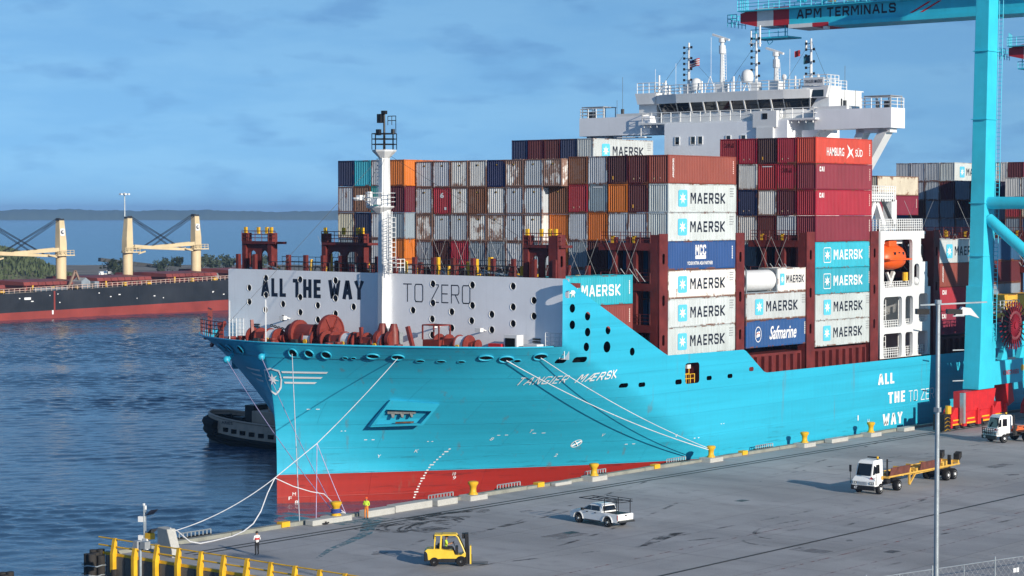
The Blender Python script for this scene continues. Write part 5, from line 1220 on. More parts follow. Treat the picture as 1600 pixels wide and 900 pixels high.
def lab(col,rust,row,c,block,extra=''):
    return f"{rword(rust)}{COLS[col][1]} container{extra}, {TN[row]} tier, {ORD[c]} column from the quay side, {block} block"
# --- block 1 (X about 35): rows from the top; each entry (colour, rust, marks)
ZT=30.95
G1=[ # columns 16..13 (left group), 12..5 (middle), 4..0 (right)
 [('N',.1,()),('T',.1,()),('G',.2,()),('O',.15,('code',)),  ('G',.35,('lab',)),('G',.3,('lab',)),('W',.55,('lab',)),('W',.4,('lab',)),('N',.15,('lab',)),('W',.85,('lab',)),('G',.3,('lab',)),('W',.8,('lab',)), ('K',.7,()),('G',.25,()),('D',.1,('plate',)),('M',.15,('dot',)),('D',.1,('dot',))],
 [('G',.45,()),('K',.35,()),('E',.1,()),('M',.1,()), ('G',.3,('lab',)),('R',.2,('six',)),('W',.5,('lab',)),('K',.95,('lab',)),('W',.35,('lab',)),('G',.35,('lab',)),('G',.3,('lab',)),('K',.85,('lab',)), ('R',.1,('dot',)),('S',.25,('bar',)),('O',.1,()),('M',.1,('plate',)),('G',.25,())],
 [('C',.3,()),('N',.1,()),('G',.4,()),('S',.2,()), ('W',.75,()),('G',.3,('lab',)),('G',.3,('lab',)),('W',.6,('lab',)),('W',.65,('lab',)),('G',.35,('lab',)),('W',.4,('lab',)),('O',.1,()), ('G',.25,()),('O',.1,()),('G',.25,()),('G',.3,()),('G',.25,())],
 [('S',.2,()),('D',.1,()),('G',.3,()),('O',.1,()), ('S',.3,()),('D',.1,()),('R',.1,()),('S',.4,()),('S',.3,()),('G',.5,()),('S',.3,()),('O',.1,()), ('S',.25,()),('D',.1,()),('B',.1,()),('B',.1,()),('V',.15,())],
 [('M',.2,()),('S',.1,()),('M',.3,()),('S',.1,()), ('M',.3,()),('S',.1,()),('K',.1,()),('S',.4,()),('S',.3,()),('M',.5,()),('S',.3,()),('M',.1,()), ('S',.25,()),('D',.1,()),('M',.1,()),('B',.1,()),('W',.3,())]]
SIDE1={0:('I',.1,('tex',),' with white vertical lettering on its lit side'),1:('L',.1,('maersk',),' with star logo, upper of the two above a blue one'),2:('L',.12,('maersk',),' with star logo resting on a royal blue container'),3:('V',.2,('mcc',),' with white letters on its side'),4:('W',.5,('maersk',),' with star logo beneath the royal blue one'),5:('L',.2,('maersk',),' with star logo, second up from the hull edge'),6:('L',.2,('maersk',),' with star logo, lowest above the hull edge')}
for r,row in enumerate(G1):
    for i,(c_,ru,mk_) in enumerate(row):
        c=16-i
        ru=min(1,ru+(.14 if c_ in 'WGCK' else .05))
        fwd=2.7 if c>=13 else (1.0 if (c>=6 or (c==5 and r==0)) else 0)
        if c==0:
            continue
        container(35.0-fwd,Y0+c*PIT,ZT-(r+1)*TH+.02-(.2 if 5<=c<=12 else 0),c_,ru,lab(c_,ru,r,c,'foremost'),marks=mk_,L=12.192)
for r in range(7):
    c_,ru,mk_,ex=SIDE1[r]
    container(35.0,Y0,ZT-(r+1)*TH+.02,c_,ru,rword(ru)+COLS[c_][1]+' container'+ex,marks=mk_+(('dot',) if r==0 else ()))
for r,c_ in ((5,'B'),(6,'M')):
    for c in (1,2): container(35.0,Y0+c*PIT,ZT-(r+1)*TH+.02,c_,.2,lab(c_,.2,r,c,'foremost'))
# --- block 0 behind the bow wing
container(19.3,4.9,13.05+TH,'T',.08,'turquoise container with white letters just behind the raised bow wing',marks=('maerskW',))
container(19.3,4.9,13.05,'I',.1,'brick red container half hidden behind the sloping bow wing',marks=('code',))
mb=MB(); mb.box(19.3,31.6,4.9,20,9.9,13.0); mb.build('hatch_stack_base',M['red'],ship)
# --- block 2 (X about 49)
container(49.2,Y0,10.62,'V',.2,'royal blue container with white script and round emblem above the hull step',marks=('saf',))
container(49.2,Y0,10.62+TH,'L',.42,'stained light grey container with star logo on top of the blue script one',marks=('maersk',))
t=container(55.3,Y0,10.62+2*TH,'W',.35,'short white container with star logo beside the white tank',L=6.058,H=2.591,marks=('maersk20',))
tk=thing('tank_container','short white cylindrical tank in a frame beside the short white container','tank container',(49.2+3.05,Y0+1.22,10.62+2*TH),0)
mb=MB(); mb.cyl((-2.85,0,1.3),(2.85,0,1.3),1.13,n=24); mb.cyl((-3.0,0,1.3),(-2.85,0,1.3),.7,1.13,n=24); mb.cyl((2.85,0,1.3),(3.0,0,1.3),1.13,.8,n=24); mb.build('tank_shell',M['white'],tk,True,40)
mb=MB()
for x in (-3.0,2.98):
    for y in (-1.15,1.15): mb.box(x-.06,x+.06,y-.06,y+.06,0,2.59)
    for z in (.06,2.53): mb.box(x-.06,x+.06,-1.1,1.1,z-.06,z+.06)
for y in (-1.15,1.15): mb.box(-2.94,2.92,y-.05,y+.05,.02,.12)
mb.build('frame',M['galv'],tk)
# --- block 3 (X about 63): 8 tiers
ZT3=33.5
G3=[[('R',.1,('cap',)),('R',.15,('dot',)),('D',.1,('plate',)),('R',.15,('dot',)),None],
 [('D',.1,()),('W',.3,()),('R',.1,('bar',)),('R',.35,('cap',)),None],
 [('M',.1,()),('N',.1,('dot',)),('W',.5,()),('M',.2,('dot',)),None],
 [('G',.2,()),('W',.35,()),('M',.1,('dot',)),('G',.3,()),None],
 [('M',.2,()),('S',.3,()),('N',.1,()),('M',.1,()),None],
 [('D',.2,()),('S',.3,()),('N',.1,()),('B',.1,()),None]]
SIDE3=[('H',.05,('ham',),' with white lettering and swoosh'),('P',.1,('cai',),' second below the lettered red one'),('R',.08,('cai',),' with three small white letters'),('P',.12,('code',),' just above the turquoise pair'),('T',.06,('maerskW',),' with white letters, upper of the pair'),('T',.06,('maerskW',),' with white letters, lower of the pair'),('L',.15,('maersk',),' with star logo beneath the turquoise pair'),('L',.2,('maersk',),' with star logo at the foot of the stack')]
for r,row in enumerate(G3):
    for i,e in enumerate(row):
        if e is None: continue
        c=4-i; container(62.95,Y0+c*PIT,ZT3-(r+1)*TH+.02,e[0],e[1],lab(e[0],e[1],r,c,'second'),marks=e[2])
for r,(c_,ru,mk_,ex) in enumerate(SIDE3):
    container(62.95,Y0,ZT3-(r+1)*TH+.02,c_,ru,rword(ru)+COLS[c_][1]+' container'+ex,marks=mk_)
for c,c_,ru in ((16,'N',.15),(15,'M',.1),(14,'M',.15),(13,'N',.1)): container(62.95,Y0+c*PIT,ZT3-TH+.57,c_,ru,lab(c_,ru,0,c,'second'),marks=('dot',))
container(62.95,Y0+12*PIT,ZT3-TH+.57,'L',.2,'light grey container with star logo on the raised row at far left of the bridge',marks=('maersk',))
for c in range(5,17):
    container(62.95,Y0+c*PIT,ZT3-2*TH+(.57 if c>11 else .02),'MSGW'[c%4],.2,lab('MSGW'[c%4],.2,1,c,'second'))
# --- block 4 just aft of the lifeboat tower
for r,(c_,ru,mk_,ex) in enumerate([('L',.15,('maersk',),'light grey container with star logo partly behind the blue crane leg'),('I',.1,('tex',),'brick red container with vertical lettering beside the crane leg'),('R',.1,('cai',),'crimson container with small white letters beside the crane leg'),('P',.1,('cai',),'plum red container lowest of the stack beside the crane leg')]):
    container(91.3,Y0,21.85-(r+1)*TH,c_,ru,ex,marks=mk_)
for r,(c_) in enumerate(['S','M']):
    container(91.3,Y0+PIT*2,21.85-(r)*TH-2.9,c_,.2,lab(c_,.2,r,2,'third'))
# --- far aft blocks
def far(X,c,top,cols,block,rust=.25,marks0=()):
    for r,c_ in enumerate(cols):
        if c_=='.': continue
        container(X,Y0+c*PIT,top-(r+1)*TH,c_,rust+.15*((c*3+r)%3),f"{rword(rust+.15*((c*3+r)%3))}{COLS[c_][1]} container, {TN[r]} tier, {ORD[c]} column, {block}",marks=marks0 if r==0 else ())
A='aft block left of the crane leg'
far(158,16,32.9,'GMBD',A); far(158,15,32.9,'GGMS',A); far(158,14,32.9,'GGSG',A); far(158,13,32.9,'LMSS',A,.15,('maersk',)); far(158,12,30.0,'SDSM',A); far(158,11,30.0,'MSBM',A); far(158,10,30.0,'SMMB',A)
A='aft block right of the crane leg'
far(150,9,32.6,'DRSS',A); far(150,8,32.6,'WNSN',A); far(150,7,32.6,'MGNB',A); far(144,6,30.2,'WRSM',A); far(144,5,30.2,'GCBM',A); far(144,4,30.2,'MIRS',A)
container(134.5,Y0+13*PIT,27.6,'C',.62,'rust-stained cream container topmost above the lifeboat tower',marks=())
container(134.5,Y0+13*PIT,27.6-TH,'P',.1,'plum red container under the stained cream one above the lifeboat tower',marks=('code',))
container(134.5,Y0+14*PIT,27.6,'D',.1,'dark maroon container left of the stained cream one above the lifeboat tower')
container(134.5,Y0+14*PIT,27.6-TH,'S',.2,'slate grey container behind the white crane posts above the lifeboat tower')
far(106,3,21.8,'MDM','low block behind the crane cable reel'); far(106,1,21.8,'BMS','low block behind the crane cable reel'); far(106,0,14.6,'YM','low block behind the crane cable reel')
# ================================================================ ship-to-shore crane
cr=thing('quay_crane','bright blue quay crane straddling the rails with red bogies and cable reel','crane',(95.6,-20.6,0),0,'ship-to-shore cranes on the quay',world=True)
def legm(xb,xt,y,zb,zt,wx0,wy0,wx1,wy1):
    mb=MB(); vs=[]
    for x,z,wx,wy in ((xb,zb,wx0,wy0),(xt,zt,wx1,wy1)): vs+=[(x-wx/2,y-wy/2,z),(x+wx/2,y-wy/2,z),(x+wx/2,y+wy/2,z),(x-wx/2,y+wy/2,z)]
    mb.add(vs,[(3,2,1,0),(4,5,6,7),(0,1,5,4),(1,2,6,5),(2,3,7,6),(3,0,4,7)]); return mb
for xb,xt in ((86.7,88.4),(104.5,102.8)):
    s=1 if xt>xb else -1
    for y in (-4.65,-36.6):
        mb=legm(xb+.15*s,xt,y,9.0,56,2.6,1.9,2.3,1.7); l=mb.build('leg',M['crane'],cr,bev=.05)
        # flared foot
        mb=MB(); p=[(xb-1.9,4.4),(xb+2.0,4.4),(xb+2.3,8.6),(xb+1.5,12.6),(xb+1.3,16.5),(xb-1.2,16.5),(xb-1.5,9.2)] if s>0 else [(xb-2.0,4.4),(xb+1.9,4.4),(xb+1.5,9.2),(xb+1.2,16.5),(xb-1.3,16.5),(xb-1.5,12.6),(xb-2.3,8.6)]
        mb.prism(p,lambda a,b,c:(a,c,b),y-1.05,y+1.05); mb.build('leg_foot',M['crane'],l,bev=.04)
        mb=MB()
        for z in (20,26.2,36,44): mb.cbox((xb+(xt-xb)*(z-9)/47,y,z),(2.72,2.02,.10))
        mb.build('flange',M['crane'],l)
        if s>0:
            mb=MB(); mb.ladder((xb+1.35,y-1.3,10),(xt+1.05,y-1.2,50),(0,1,0),.5,.04,.5); mb.build('ladder',M['crane'],l)
            mb=MB()
            for z in (5.4,9.0,13.0): mb.beam((xb-1.9,y+.9,z),(xb-3.3,y+1.6,z),.12,.12)
            mb.build('cable_bracket',M['galv'],l)
    # side frame: horizontal tie and diagonal braces between the legs
    mb=MB(); mb.cyl((xb+.55*s,-5.4,26.2),(xb+.55*s,-35.8,26.2),.72,n=16); mb.build('tie_tube',M['crane'],cr,True,40)
    mb=MB(); mb.cyl((xb+.55*s,-5.5,24.4),(xb+.35*s,-30.0,4.5),.68,n=16); mb.build('brace_tube',M['crane'],cr,True,40)
    mb=MB(); mb.box(xb-.9,xb+.9,-35.6,-28.5,3.6,5.6); mb.build('portal_beam',M['crane'],cr,bev=.04)
for y in (-4.65,-36.6):
    mb=MB(); mb.box(88.3,102.9,y-1.0,y+1.0,4.7,7.5); mb.build('sill_beam',M['crane'],cr,bev=.04)
    mb=MB(); mb.box(88.9,102.3,y-.7,y+.7,9.0,11.9); mb.build('upper_sill_beam',M['crane'],cr,bev=.04)
    mb=MB(); 
    for x in (89.6,92.8,97.6,101): mb.prism([(x-.9,7.5),(x+.9,7.5),(x+.1,9.0),(x-.1,9.0)],lambda a,b,c:(a,c,b),y-.3,y+.3)
    mb.build('sill_gusset',M['crane'],cr)
    mb=MB(); mb.rail([(88.2,y-1.0,13.4),(95,y-1.0,13.4)],1.2,3,1.0,.05); mb.box(88.2,95,y-1.0,y+.2,13.2,13.38); mb.build('service_walkway',M['galv'],cr)
me=fitx(stroke_text('KONECRANES',.55,.8,.2,.25),4.0); mk('lettering',remap(me,lambda a,b,c:(91.0+a,-5.67-c,5.75+b)),M['lred'],cr)
me=outline_mesh(circ(0,0,.42,12)); mk('sun_mark',remap(me,lambda a,b,c:(96.0+a,-5.67,6.4+b)),M['yellow'],cr)
# bogies: red equaliser beams on wheel trucks
for y in (-4.65,-36.6):
    for xc in (85.6,105.6):
        mb=MB(); mb.prism([(xc-3.6,2.0),(xc+3.4,2.0),(xc+4.2,4.3),(xc-3.6,4.3)],lambda a,b,c:(a,c,b),y-.75,y+.75); bo=mb.build('bogie',M['bogie'],cr,bev=.05)
        for k in (-5.2,-1.8,1.8,5.2):
            mb=MB(); mb.prism([(xc+k-1.6,.55),(xc+k+1.6,.55),(xc+k+1.5,1.6),(xc+k+.5,2.6),(xc+k-.5,2.6),(xc+k-1.5,1.6)],lambda a,b,c:(a,c,b),y-.62,y+.62)
            mb.box(xc+k-1.75,xc+k-1.35,y-.8,y-.5,.35,1.9); mb.box(xc+k+1.1,xc+k+1.5,y-.95,y-.6,.4,2.3); mb.build('wheel_truck',M['bogie'],bo)
            mb=MB()
            for q in (-.8,.8): mb.cyl((xc+k+q,y-.2,.42),(xc+k+q,y+.2,.42),.42,n=14)
            mb.build('wheel',M['steel'],bo)
            mb=MB(); mb.box(xc+k-1.3,xc+k+1.0,y-.68,y-.64,.60,.78); mb.box(xc+k-1.0,xc+k+.8,y-.68,y-.64,1.1,1.25); mb.build('hazard_stripe',M['yellow'],bo)
        mb=MB(); mb.beam((xc+8.0,y,2.2),(xc+6.8,y,6),1.6,1.6); mb.build('bogie_strut',M['bogie'],bo)
    mb=MB(); mb.box(77.2,78.6,y-.7,y+.7,.2,2.0); bu=mb.build('buffer',M['black'],cr)
    mb=MB()
    for k in range(4):
        for s2 in (-1,1): mb.beam((77.9,y-.73,.35+k*.45),(77.9+s2*.62,y-.73,.15+k*.45),.02,.14,(0,1,0))
    mb.build('chevron',M['yellow'],bu)
    mb=MB(); mb.cyl((78.9,y-.3,2.0),(78.9,y-.3,2.9),.35,n=10); mb.build('warning_beacon',M['yellow'],bu)
mb=MB(); mb.box(80.6,81.1,-6.0,-5.5,.8,4.3); mb.box(98.6,99.2,-6.4,-5.8,.6,4.2); mb.build('cable_guide',M['galv'],cr)
# cable reel
rc=Vector((91.6,-6.6,11.7))
mb=MB(); 
for k in range(26):
    a=2*math.pi*k/26; d=Vector((math.cos(a),0,math.sin(a))); mb.beam(rc+d*.35+Vector((0,-.22,0)),rc+d*2.85+Vector((0,-.30,0)),.10,.13,(0,1,0)); mb.beam(rc+d*.35+Vector((0,.22,0)),rc+d*2.85+Vector((0,.30,0)),.10,.13,(0,1,0))
M['reel']=paint('reel_dark_red',(.30,.014,.03),.5,.15,1); reel=mb.build('cable_reel',M['reel'],cr)
mb=MB(); mb.cyl(rc+Vector((0,-.18,0)),rc+Vector((0,.18,0)),2.2,n=32); mb.build('reel_drum',M['black'],reel,True)
mb=MB(); mb.tube([rc+Vector((1.55*math.cos(i*.2618),-.2,1.55*math.sin(i*.2618))) for i in range(24)],.20,6,True); mb.build('reel_cable',paint('reel_cable_red',(.20,.05,.06),.6,.1,2),reel,True)
mb=MB(); mb.cyl(rc+Vector((0,-.45,0)),rc+Vector((0,1.4,0)),.42,n=12); mb.build('reel_hub',M['reel'],reel,True)
mb=MB(); mb.tube([rc+Vector((3.05*math.cos(i*.157),-.05,3.05*math.sin(i*.157))) for i in range(20)],.03,4); mb.build('guard_hoop',M['steel'],reel)
# boom: box girder over the ship, striped nose
ZB0,ZB1=49.25,51.6; XA,XBm=93.5,97.7
def boomseg(y0,y1,mat,nm='boom_segment',par=None):
    mb=MB(); mb.box(XA,XBm,y0,y1,ZB0,ZB1); return mb.build(nm,mat,par or cr)
bm_=boomseg(-60,26.1,M['crane'],'boom')
wseg=paint('boom_white',(.75,.76,.76),.5,.08,.5); rseg=paint('boom_red',(.50,.02,.03),.5,.1,.5)
boomseg(26.1,28.5,rseg,'nose_band',bm_); boomseg(28.5,31.0,wseg,'nose_band',bm_)
mb=MB(); mb.prism([(31.0,ZB0),(31.0,ZB1),(33.6,ZB1-.5),(33.6,ZB0+.6)],lambda a,b,c:(c,a,b),XA,XBm); mb.build('nose_band',rseg,bm_)
mb=MB(); mb.box(XA-.35,XBm+.35,-60,20,48.75,ZB0-.004); mb.build('lower_flange',M['crane'],bm_)
for i,(a,b) in enumerate(((20,22.4),(22.4,26))): mb=MB(); mb.box(XA-.35,XBm+.35,a,b,48.75,ZB0-.004); mb.build('flange_band',rseg if i==0 else wseg,bm_)
mb=MB(); mb.box(XA+.4,XBm-.4,26.6,32.2,47.7,47.9); mb.rail([(XA+.4,26.6,47.9),(XA+.4,32.2,47.9)],1.0,2,1.4,.05)
for y in (27,31.5): mb.beam((XA+.5,y,47.9),(XA+.5,y,49.3),.12,.12)
mb.tube([(XA+1,30.2,47.7),(XA+1,29.8,46.9),(XA+1,29.2,47.3),(XA+1,29.6,47.7)],.07,4); mb.build('nose_platform',M['crane'],bm_)
mb=MB(); mb.rail([(XA-1.0,-50,ZB1-.2),(XA-1.0,33.4,ZB1-.2)],1.3,3,1.6,.05); mb.rail([(XBm+1.0,-50,ZB1-.2),(XBm+1.0,33.4,ZB1-.2)],1.3,3,1.6,.05); mb.box(XA-1.0,XA,-50,33.4,ZB1-.35,ZB1-.22); mb.rail([(XA,33.6,ZB1-.3),(XBm,35.2,ZB1-.3)],2.2,3,1,.05); mb.rail([(XA,34.2,ZB0+.2),(XA,35.6,ZB0+.2),(XBm,35.6,ZB0+.2)],1.6,3,.8,.05); mb.build('boom_walkway',M['crane'],bm_)
mb=MB()
r3=random.Random(4)
for k in range(16):
    y=r3.uniform(2,26); mb.cbox((XA-.4+r3.uniform(0,.6),y,ZB1+.35+r3.uniform(0,.5)),(.6,r3.uniform(.4,1.3),r3.uniform(.4,.9)))
for y in (6,13.5,15.5,19.5): mb.beam((XA,y,ZB1),(XA,y+1.2,ZB1+2.2),.15,.15)
mb.build('boom_machinery',M['crane'],bm_)
mb=MB()
for y in (13.2,16.8,19.4): mb.cbox((XA-.5,y,ZB1+.5),(.6,.9,.7))
mb.build('boom_yellow_box',M['yellow'],bm_)
me=fitx(stroke_text('APM TERMINALS',1.2,.95,.20,.26,.55),14.4); mk('lettering',remap(me,lambda a,b,c:(XA-.02-c,24.95-a,49.9+b)),M['navy'],bm_)
for k in range(2):
    me=outline_mesh([(0,0),(.45,0),(3.0,1.25),(2.55,1.25)]); mk('slash_mark',remap(me,lambda a,b,c:(XA-.02,8.6-k*1.4-a,49.7+b)),M['lred'],bm_)
for y in (20.5,-1.2): 
    mb=MB(); mb.cbox((XA,y,48.55),(.6,.6,.35)); mb.build('boom_lamp',M['white'],bm_)
mb=MB(); mb.box(XA-.02+.0,XA-.005,-2.6,-1.0,49.5,51.2); mb.build('access_panel',M['grey'],bm_)
for y in (-4.65,-36.6): 
    mb=MB(); mb.box(87,104,y-.9,y+.9,54.0,56.5); mb.build('top_beam',M['crane'],cr)
for x in (88.6,102.6):
    mb=MB(); mb.beam((x,-4.65,56),(95.6+(x-95.6)*.3,-8,76),1.2,1.2); mb.beam((x,-36.6,56),(95.6+(x-95.6)*.3,-9,75.5),.9,.9); mb.build('apex_frame',M['crane'],cr)
    mb=MB(); mb.cyl((95.6+(x-95.6)*.3,-8,76),(95.6+(x-95.6)*.3,24,52),.16,n=6); mb.build('forestay',M['crane'],cr)
mb=MB(); mb.box(91,100,-58,-44,51.6,57.5); mb.build('machinery_house',M['white'],cr)
cr2=copy_tree(cr); cr2.location.x+=76; cr2['label']='far blue quay crane showing only its striped boom nose at the right edge'
# ================================================================ quay furniture
def bollard(x,y,label,twin=False):
    t=thing('mooring_bollard',label,'bollard',(x,y,0),0,'yellow bollards along the quay edge')
    mb=MB(); mb.prism(rrect(-1.15,1.15,-.75,.75,.1,2),lambda a,b,c:(a,b,c),0,.42); mb.build('plinth',M['block'],t)
    mb=MB(); mb.lathe([(.42,.42),(.42,.5),(.30,.62),(.27,.9),(.31,1.15),(.46,1.38),(.47,1.52),(.36,1.58),(.05,1.6)],(0,0,0),16); mb.build('post',M['yellow'],t,True,50)
    return t
for x,y,lb in [(-16.6,-.9,'yellow bollard wrapped with blue rope nearest the bow, beside the white blocks'),(.3,-1.0,'clear yellow bollard standing below the draught marks'),(17.6,-1.0,'yellow bollard behind the white pickup truck'),(37.0,-.9,'yellow bollard holding the two crossing white mooring lines'),(54.6,-.9,'yellow bollard just past the bollard with two lines'),(68.5,-.9,'yellow bollard below the white vertical hull lettering')]: bollard(x,y,lb)
BL=[(-18.9,-1.3,2.4,.9,.45),(-12.2,-1.3,3.2,1.1,.55),(-8.0,-1.1,4.6,1.1,.6),(-3.9,-1.2,2.6,1.2,.55),(60.8,-1.1,3.4,1.0,.45),(76,-1.1,2.4,1.0,.45),(12.8,-.9,2.4,.6,.3)]
BLn=['low pale block on the wharf edge left of the roped bollard','pale block right of the worker in orange','long pale block on the wharf edge between worker and draught marks','pale block just left of the clear bollard','long pale block on the wharf edge beneath the stern-side bollards','pale block on the wharf edge near the light pole','low pale block left of the bollard behind the pickup']
for (x,y,L,w_,h_),lb in zip(BL,BLn):
    mb=MB(); mb.cbox((0,0,h_/2),(L,w_,h_)); o=mb.build('concrete_block',M['block'],None,bev=.06); o.location=(x,y,0); tag(o,lb,'concrete block','concrete blocks along the quay edge')
# yellow edge markers and fender frames along the curb
for i,x in enumerate((-22.0,10.2,28.2,43.6)):
    mb=MB(); mb.cbox((0,0,.22),(.9,.6,.42)); mb.cbox((0,-.31,.22),(.5,.02,.25)); o=mb.build('edge_marker',M['yellow'],None,bev=.04); o.location=(x,-.35,.05)
    tag(o,['yellow edge marker box left of the roped bollard','yellow edge marker box left of the bollard behind the pickup','yellow edge marker box midway along the red boot stripe','yellow edge marker box just right of the two-line bollard'][i],'edge marker','yellow marker boxes on the quay edge')
for i,x in enumerate((-30.5,-2.2,7.0,19.8,33.0,49.0)):
    t=thing('fender_frame',['dark fender frame on the edge near the man in white','fender frame behind the pale block left of the clear bollard','fender frame right of the clear bollard','fender frame beside the bollard behind the pickup','fender frame left of the two-line bollard','fender frame right of the two-line bollard'][i],'fender',(x,.55,0),0,'fender frames along the quay edge')
    mb=MB(); mb.box(-1.6,1.6,-.1,.35,-2.4,.25); mb.build('fender_panel',M['tyre'],t)
    mb=MB(); mb.rail([(-1.6,0,.25),(1.6,0,.25)],.35,1,.4,.05); mb.build('fender_top_bar',M['galv'],t)
# yellow railing on the end of the quay
ry=thing('edge_railing','yellow steel railing with thick posts along the end of the quay','railing',(QX,-20,0),0,world=True)
for i in range(23):
    y=-1.2-i*2.35
    mb=MB(); mb.prism([(-.34,-1.15),(-.34,.2),(-.10,1.35),(.08,1.35),(.08,.2),(.16,.2),(.16,-1.15)],lambda a,b,c:(QX-.1+a,y+c,b),-.15,.15); mb.build('post',M['yellow'],ry)
for nm,z,r in (('top_rail',1.28,.05),('mid_rail',.72,.06)):
    mb=MB(); mb.cyl((QX-.12,.6,z),(QX-.12,-56,z),r,n=8); mb.build(nm,M['yellow'],ry)
mb=MB(); mb.box(QX-.08,QX+.10,-56,.2,.02,.22); mb.build('toe_beam',M['yellow'],ry)
# weather and camera mast with solar panels, barrier block, small post
t=thing('sensor_mast','grey sensor mast with solar panels behind the yellow railing','sensor mast',(-36.8,-.9,0)); t.scale=(.8,.8,.74)
mb=MB(); mb.cyl((0,0,0),(0,0,4.6),.06,n=8); mb.cyl((.45,.3,0),(.45,.3,4.1),.05,n=8); mb.build('pole',M['galv'],t)
M['solar']=glass('solar_cells',(.012,.016,.04),.2)
for z in (3.9,2.0):
    mb=MB(); mb.cbox((.5,-.55,z),(.9,.95,.05),Matrix.Rotation(R(-38),3,'X')); mb.build('solar_panel',M['solar'],t)
    mb=MB(); mb.cbox((0,.35,z-.7),(.45,.5,.55),Matrix.Rotation(R(25),3,'Z')); mb.build('signal_box',M['white'],t)
mb=MB(); mb.cbox((.2,-.6,1.55),(.5,.8,.6)); mb.build('battery_box',M['yellow'],t)
mb=MB(); mb.cbox((0,-.3,.75),(.35,.5,1.1)); mb.build('cabinet',M['white'],t)
mb=MB(); mb.cyl((0,0,4.6),(0,0,4.8),.12,n=8); mb.cyl((.45,.3,4.1),(.45,.3,4.5),.1,n=8); mb.build('sensor_head',M['white'],t)
mb=MB(); mb.prism([(-1.1,0),(1.1,0),(1.1,.5),(.35,2.0),(-1.1,2.0)],lambda a,b,c:(c,-a,b),-.35,.35); o=mb.build('barrier_block',M['block'],None,bev=.05); o.location=(-37.0,-3.9,0); o.rotation_euler=(0,0,R(-12)); tag(o,'tall wedge-shaped pale concrete block beside the sensor mast','concrete block')
t=thing('camera_post','slim grey post with two boxes in front of the yellow railing','camera post',(-43.3,-8.2,-6))
mb=MB(); mb.cyl((0,0,0),(0,0,8.0),.10,n=10); mb.build('post',M['galv'],t,True); mb=MB(); mb.cbox((0,.28,8.0),(.5,.45,.5)); mb.cbox((.1,-.4,8.0),(.5,.5,.5)); mb.build('camera_box',M['grey'],t); mb=MB(); mb.cyl((0,-.3,3.6),(0,.3,3.6),.14,n=8); mb.build('clamp',M['galv'],t)
# light pole in the foreground with camera head
t=thing('light_pole','tall grey light pole standing in the foreground at right','light pole',(-49.6,-73.5,0))
mb=MB(); mb.cyl((0,0,0),(0,0,20.8),.135,.10,16); mb.build('pole',M['galv'],t,True,40)
dr=Vector((math.sin(YAW),-math.cos(YAW),0))
mb=MB(); mb.beam(dr*-.85+Vector((0,0,20.75)),dr*2.3+Vector((0,0,20.9)),.07,.07); mb.build('arm',M['galv'],t)
mb=MB(); mb.cbox(dr*-.75+Vector((0,0,20.45)),(.6,.5,.25),Matrix.Rotation(R(-50),3,'Z')); mb.build('floodlight',M['black'],t)
mb=MB(); mb.cbox(dr*.75+Vector((0,0,20.45)),(.7,.5,.22),Matrix.Rotation(R(-50),3,'Z')); mb.build('floodlight',M['black'],t)
mb=MB(); mb.prism([(-.25,-.15),(.45,-.12),(.9,-.28),(.5,.2),(.1,.25),(-.05,.05)],lambda a,b,c:dr*(1.0+a)+Vector((0,0,20.42+b))+Vector((-dr.y,dr.x,0))*c,-.22,.22); mb.build('camera_head',M['white'],t)
mb=MB(); mb.cyl((0,0,20.8),(0,0,21.0),.16,n=10); mb.cbox((0,0,15.8),(.26,.26,.22)); mb.build('cap',M['galv'],t)
# wire fence at the lower right
t=thing('wire_fence','wire mesh fence with small signs at the lower right corner','fence',(-12,-55,0),0,world=True)
def wiremat():
    m,nt,b,o=newmat('chain_link'); b.inputs['Base Color'].default_value=(.5,.53,.55,1); b.inputs['Roughness'].default_value=.4; return m
M['wire']=wiremat()
FP0=Vector((-24.9,-55.2,0)); FP1=Vector((4,-62.3,0)); fd=(FP1-FP0).normalized(); nF=10
mb=MB()
for i in range(nF+1):
    p=FP0.lerp(FP1,i/nF); r_=.035 if i%2 else .06; mb=MB(); mb.cyl(p,p+Vector((0,0,2.4+.25*(i%2==0))),r_,n=8); mb.build('post',M['galv'],t)
mb=MB(); mb.cyl(FP0+Vector((0,0,2.4)),FP1+Vector((0,0,2.4)),.03,n=6); mb.build('top_rail',M['galv'],t)
mb=MB(); Lf=(FP1-FP0).length
for k in range(int(Lf/.5)):
    for s in (-1,1):
        a=k*.5; b_=a+s*2.35
        if 0<=b_<=Lf: mb.cyl(FP0+fd*a+Vector((0,0,.03)),FP0+fd*b_+Vector((0,0,2.38)),.0035,n=3,cap=False)
mb.build('mesh',M['wire'],t)
for k in (2.75,4.7):
    p=FP0.lerp(FP1,k/nF)+Vector((0,0,1.55)); mb=MB(); mb.beam(p-fd*.28,p-fd*.03,.02,.28); mb.beam(p+fd*.03,p+fd*.28,.02,.3); mb.build('sign',M['white'],t)
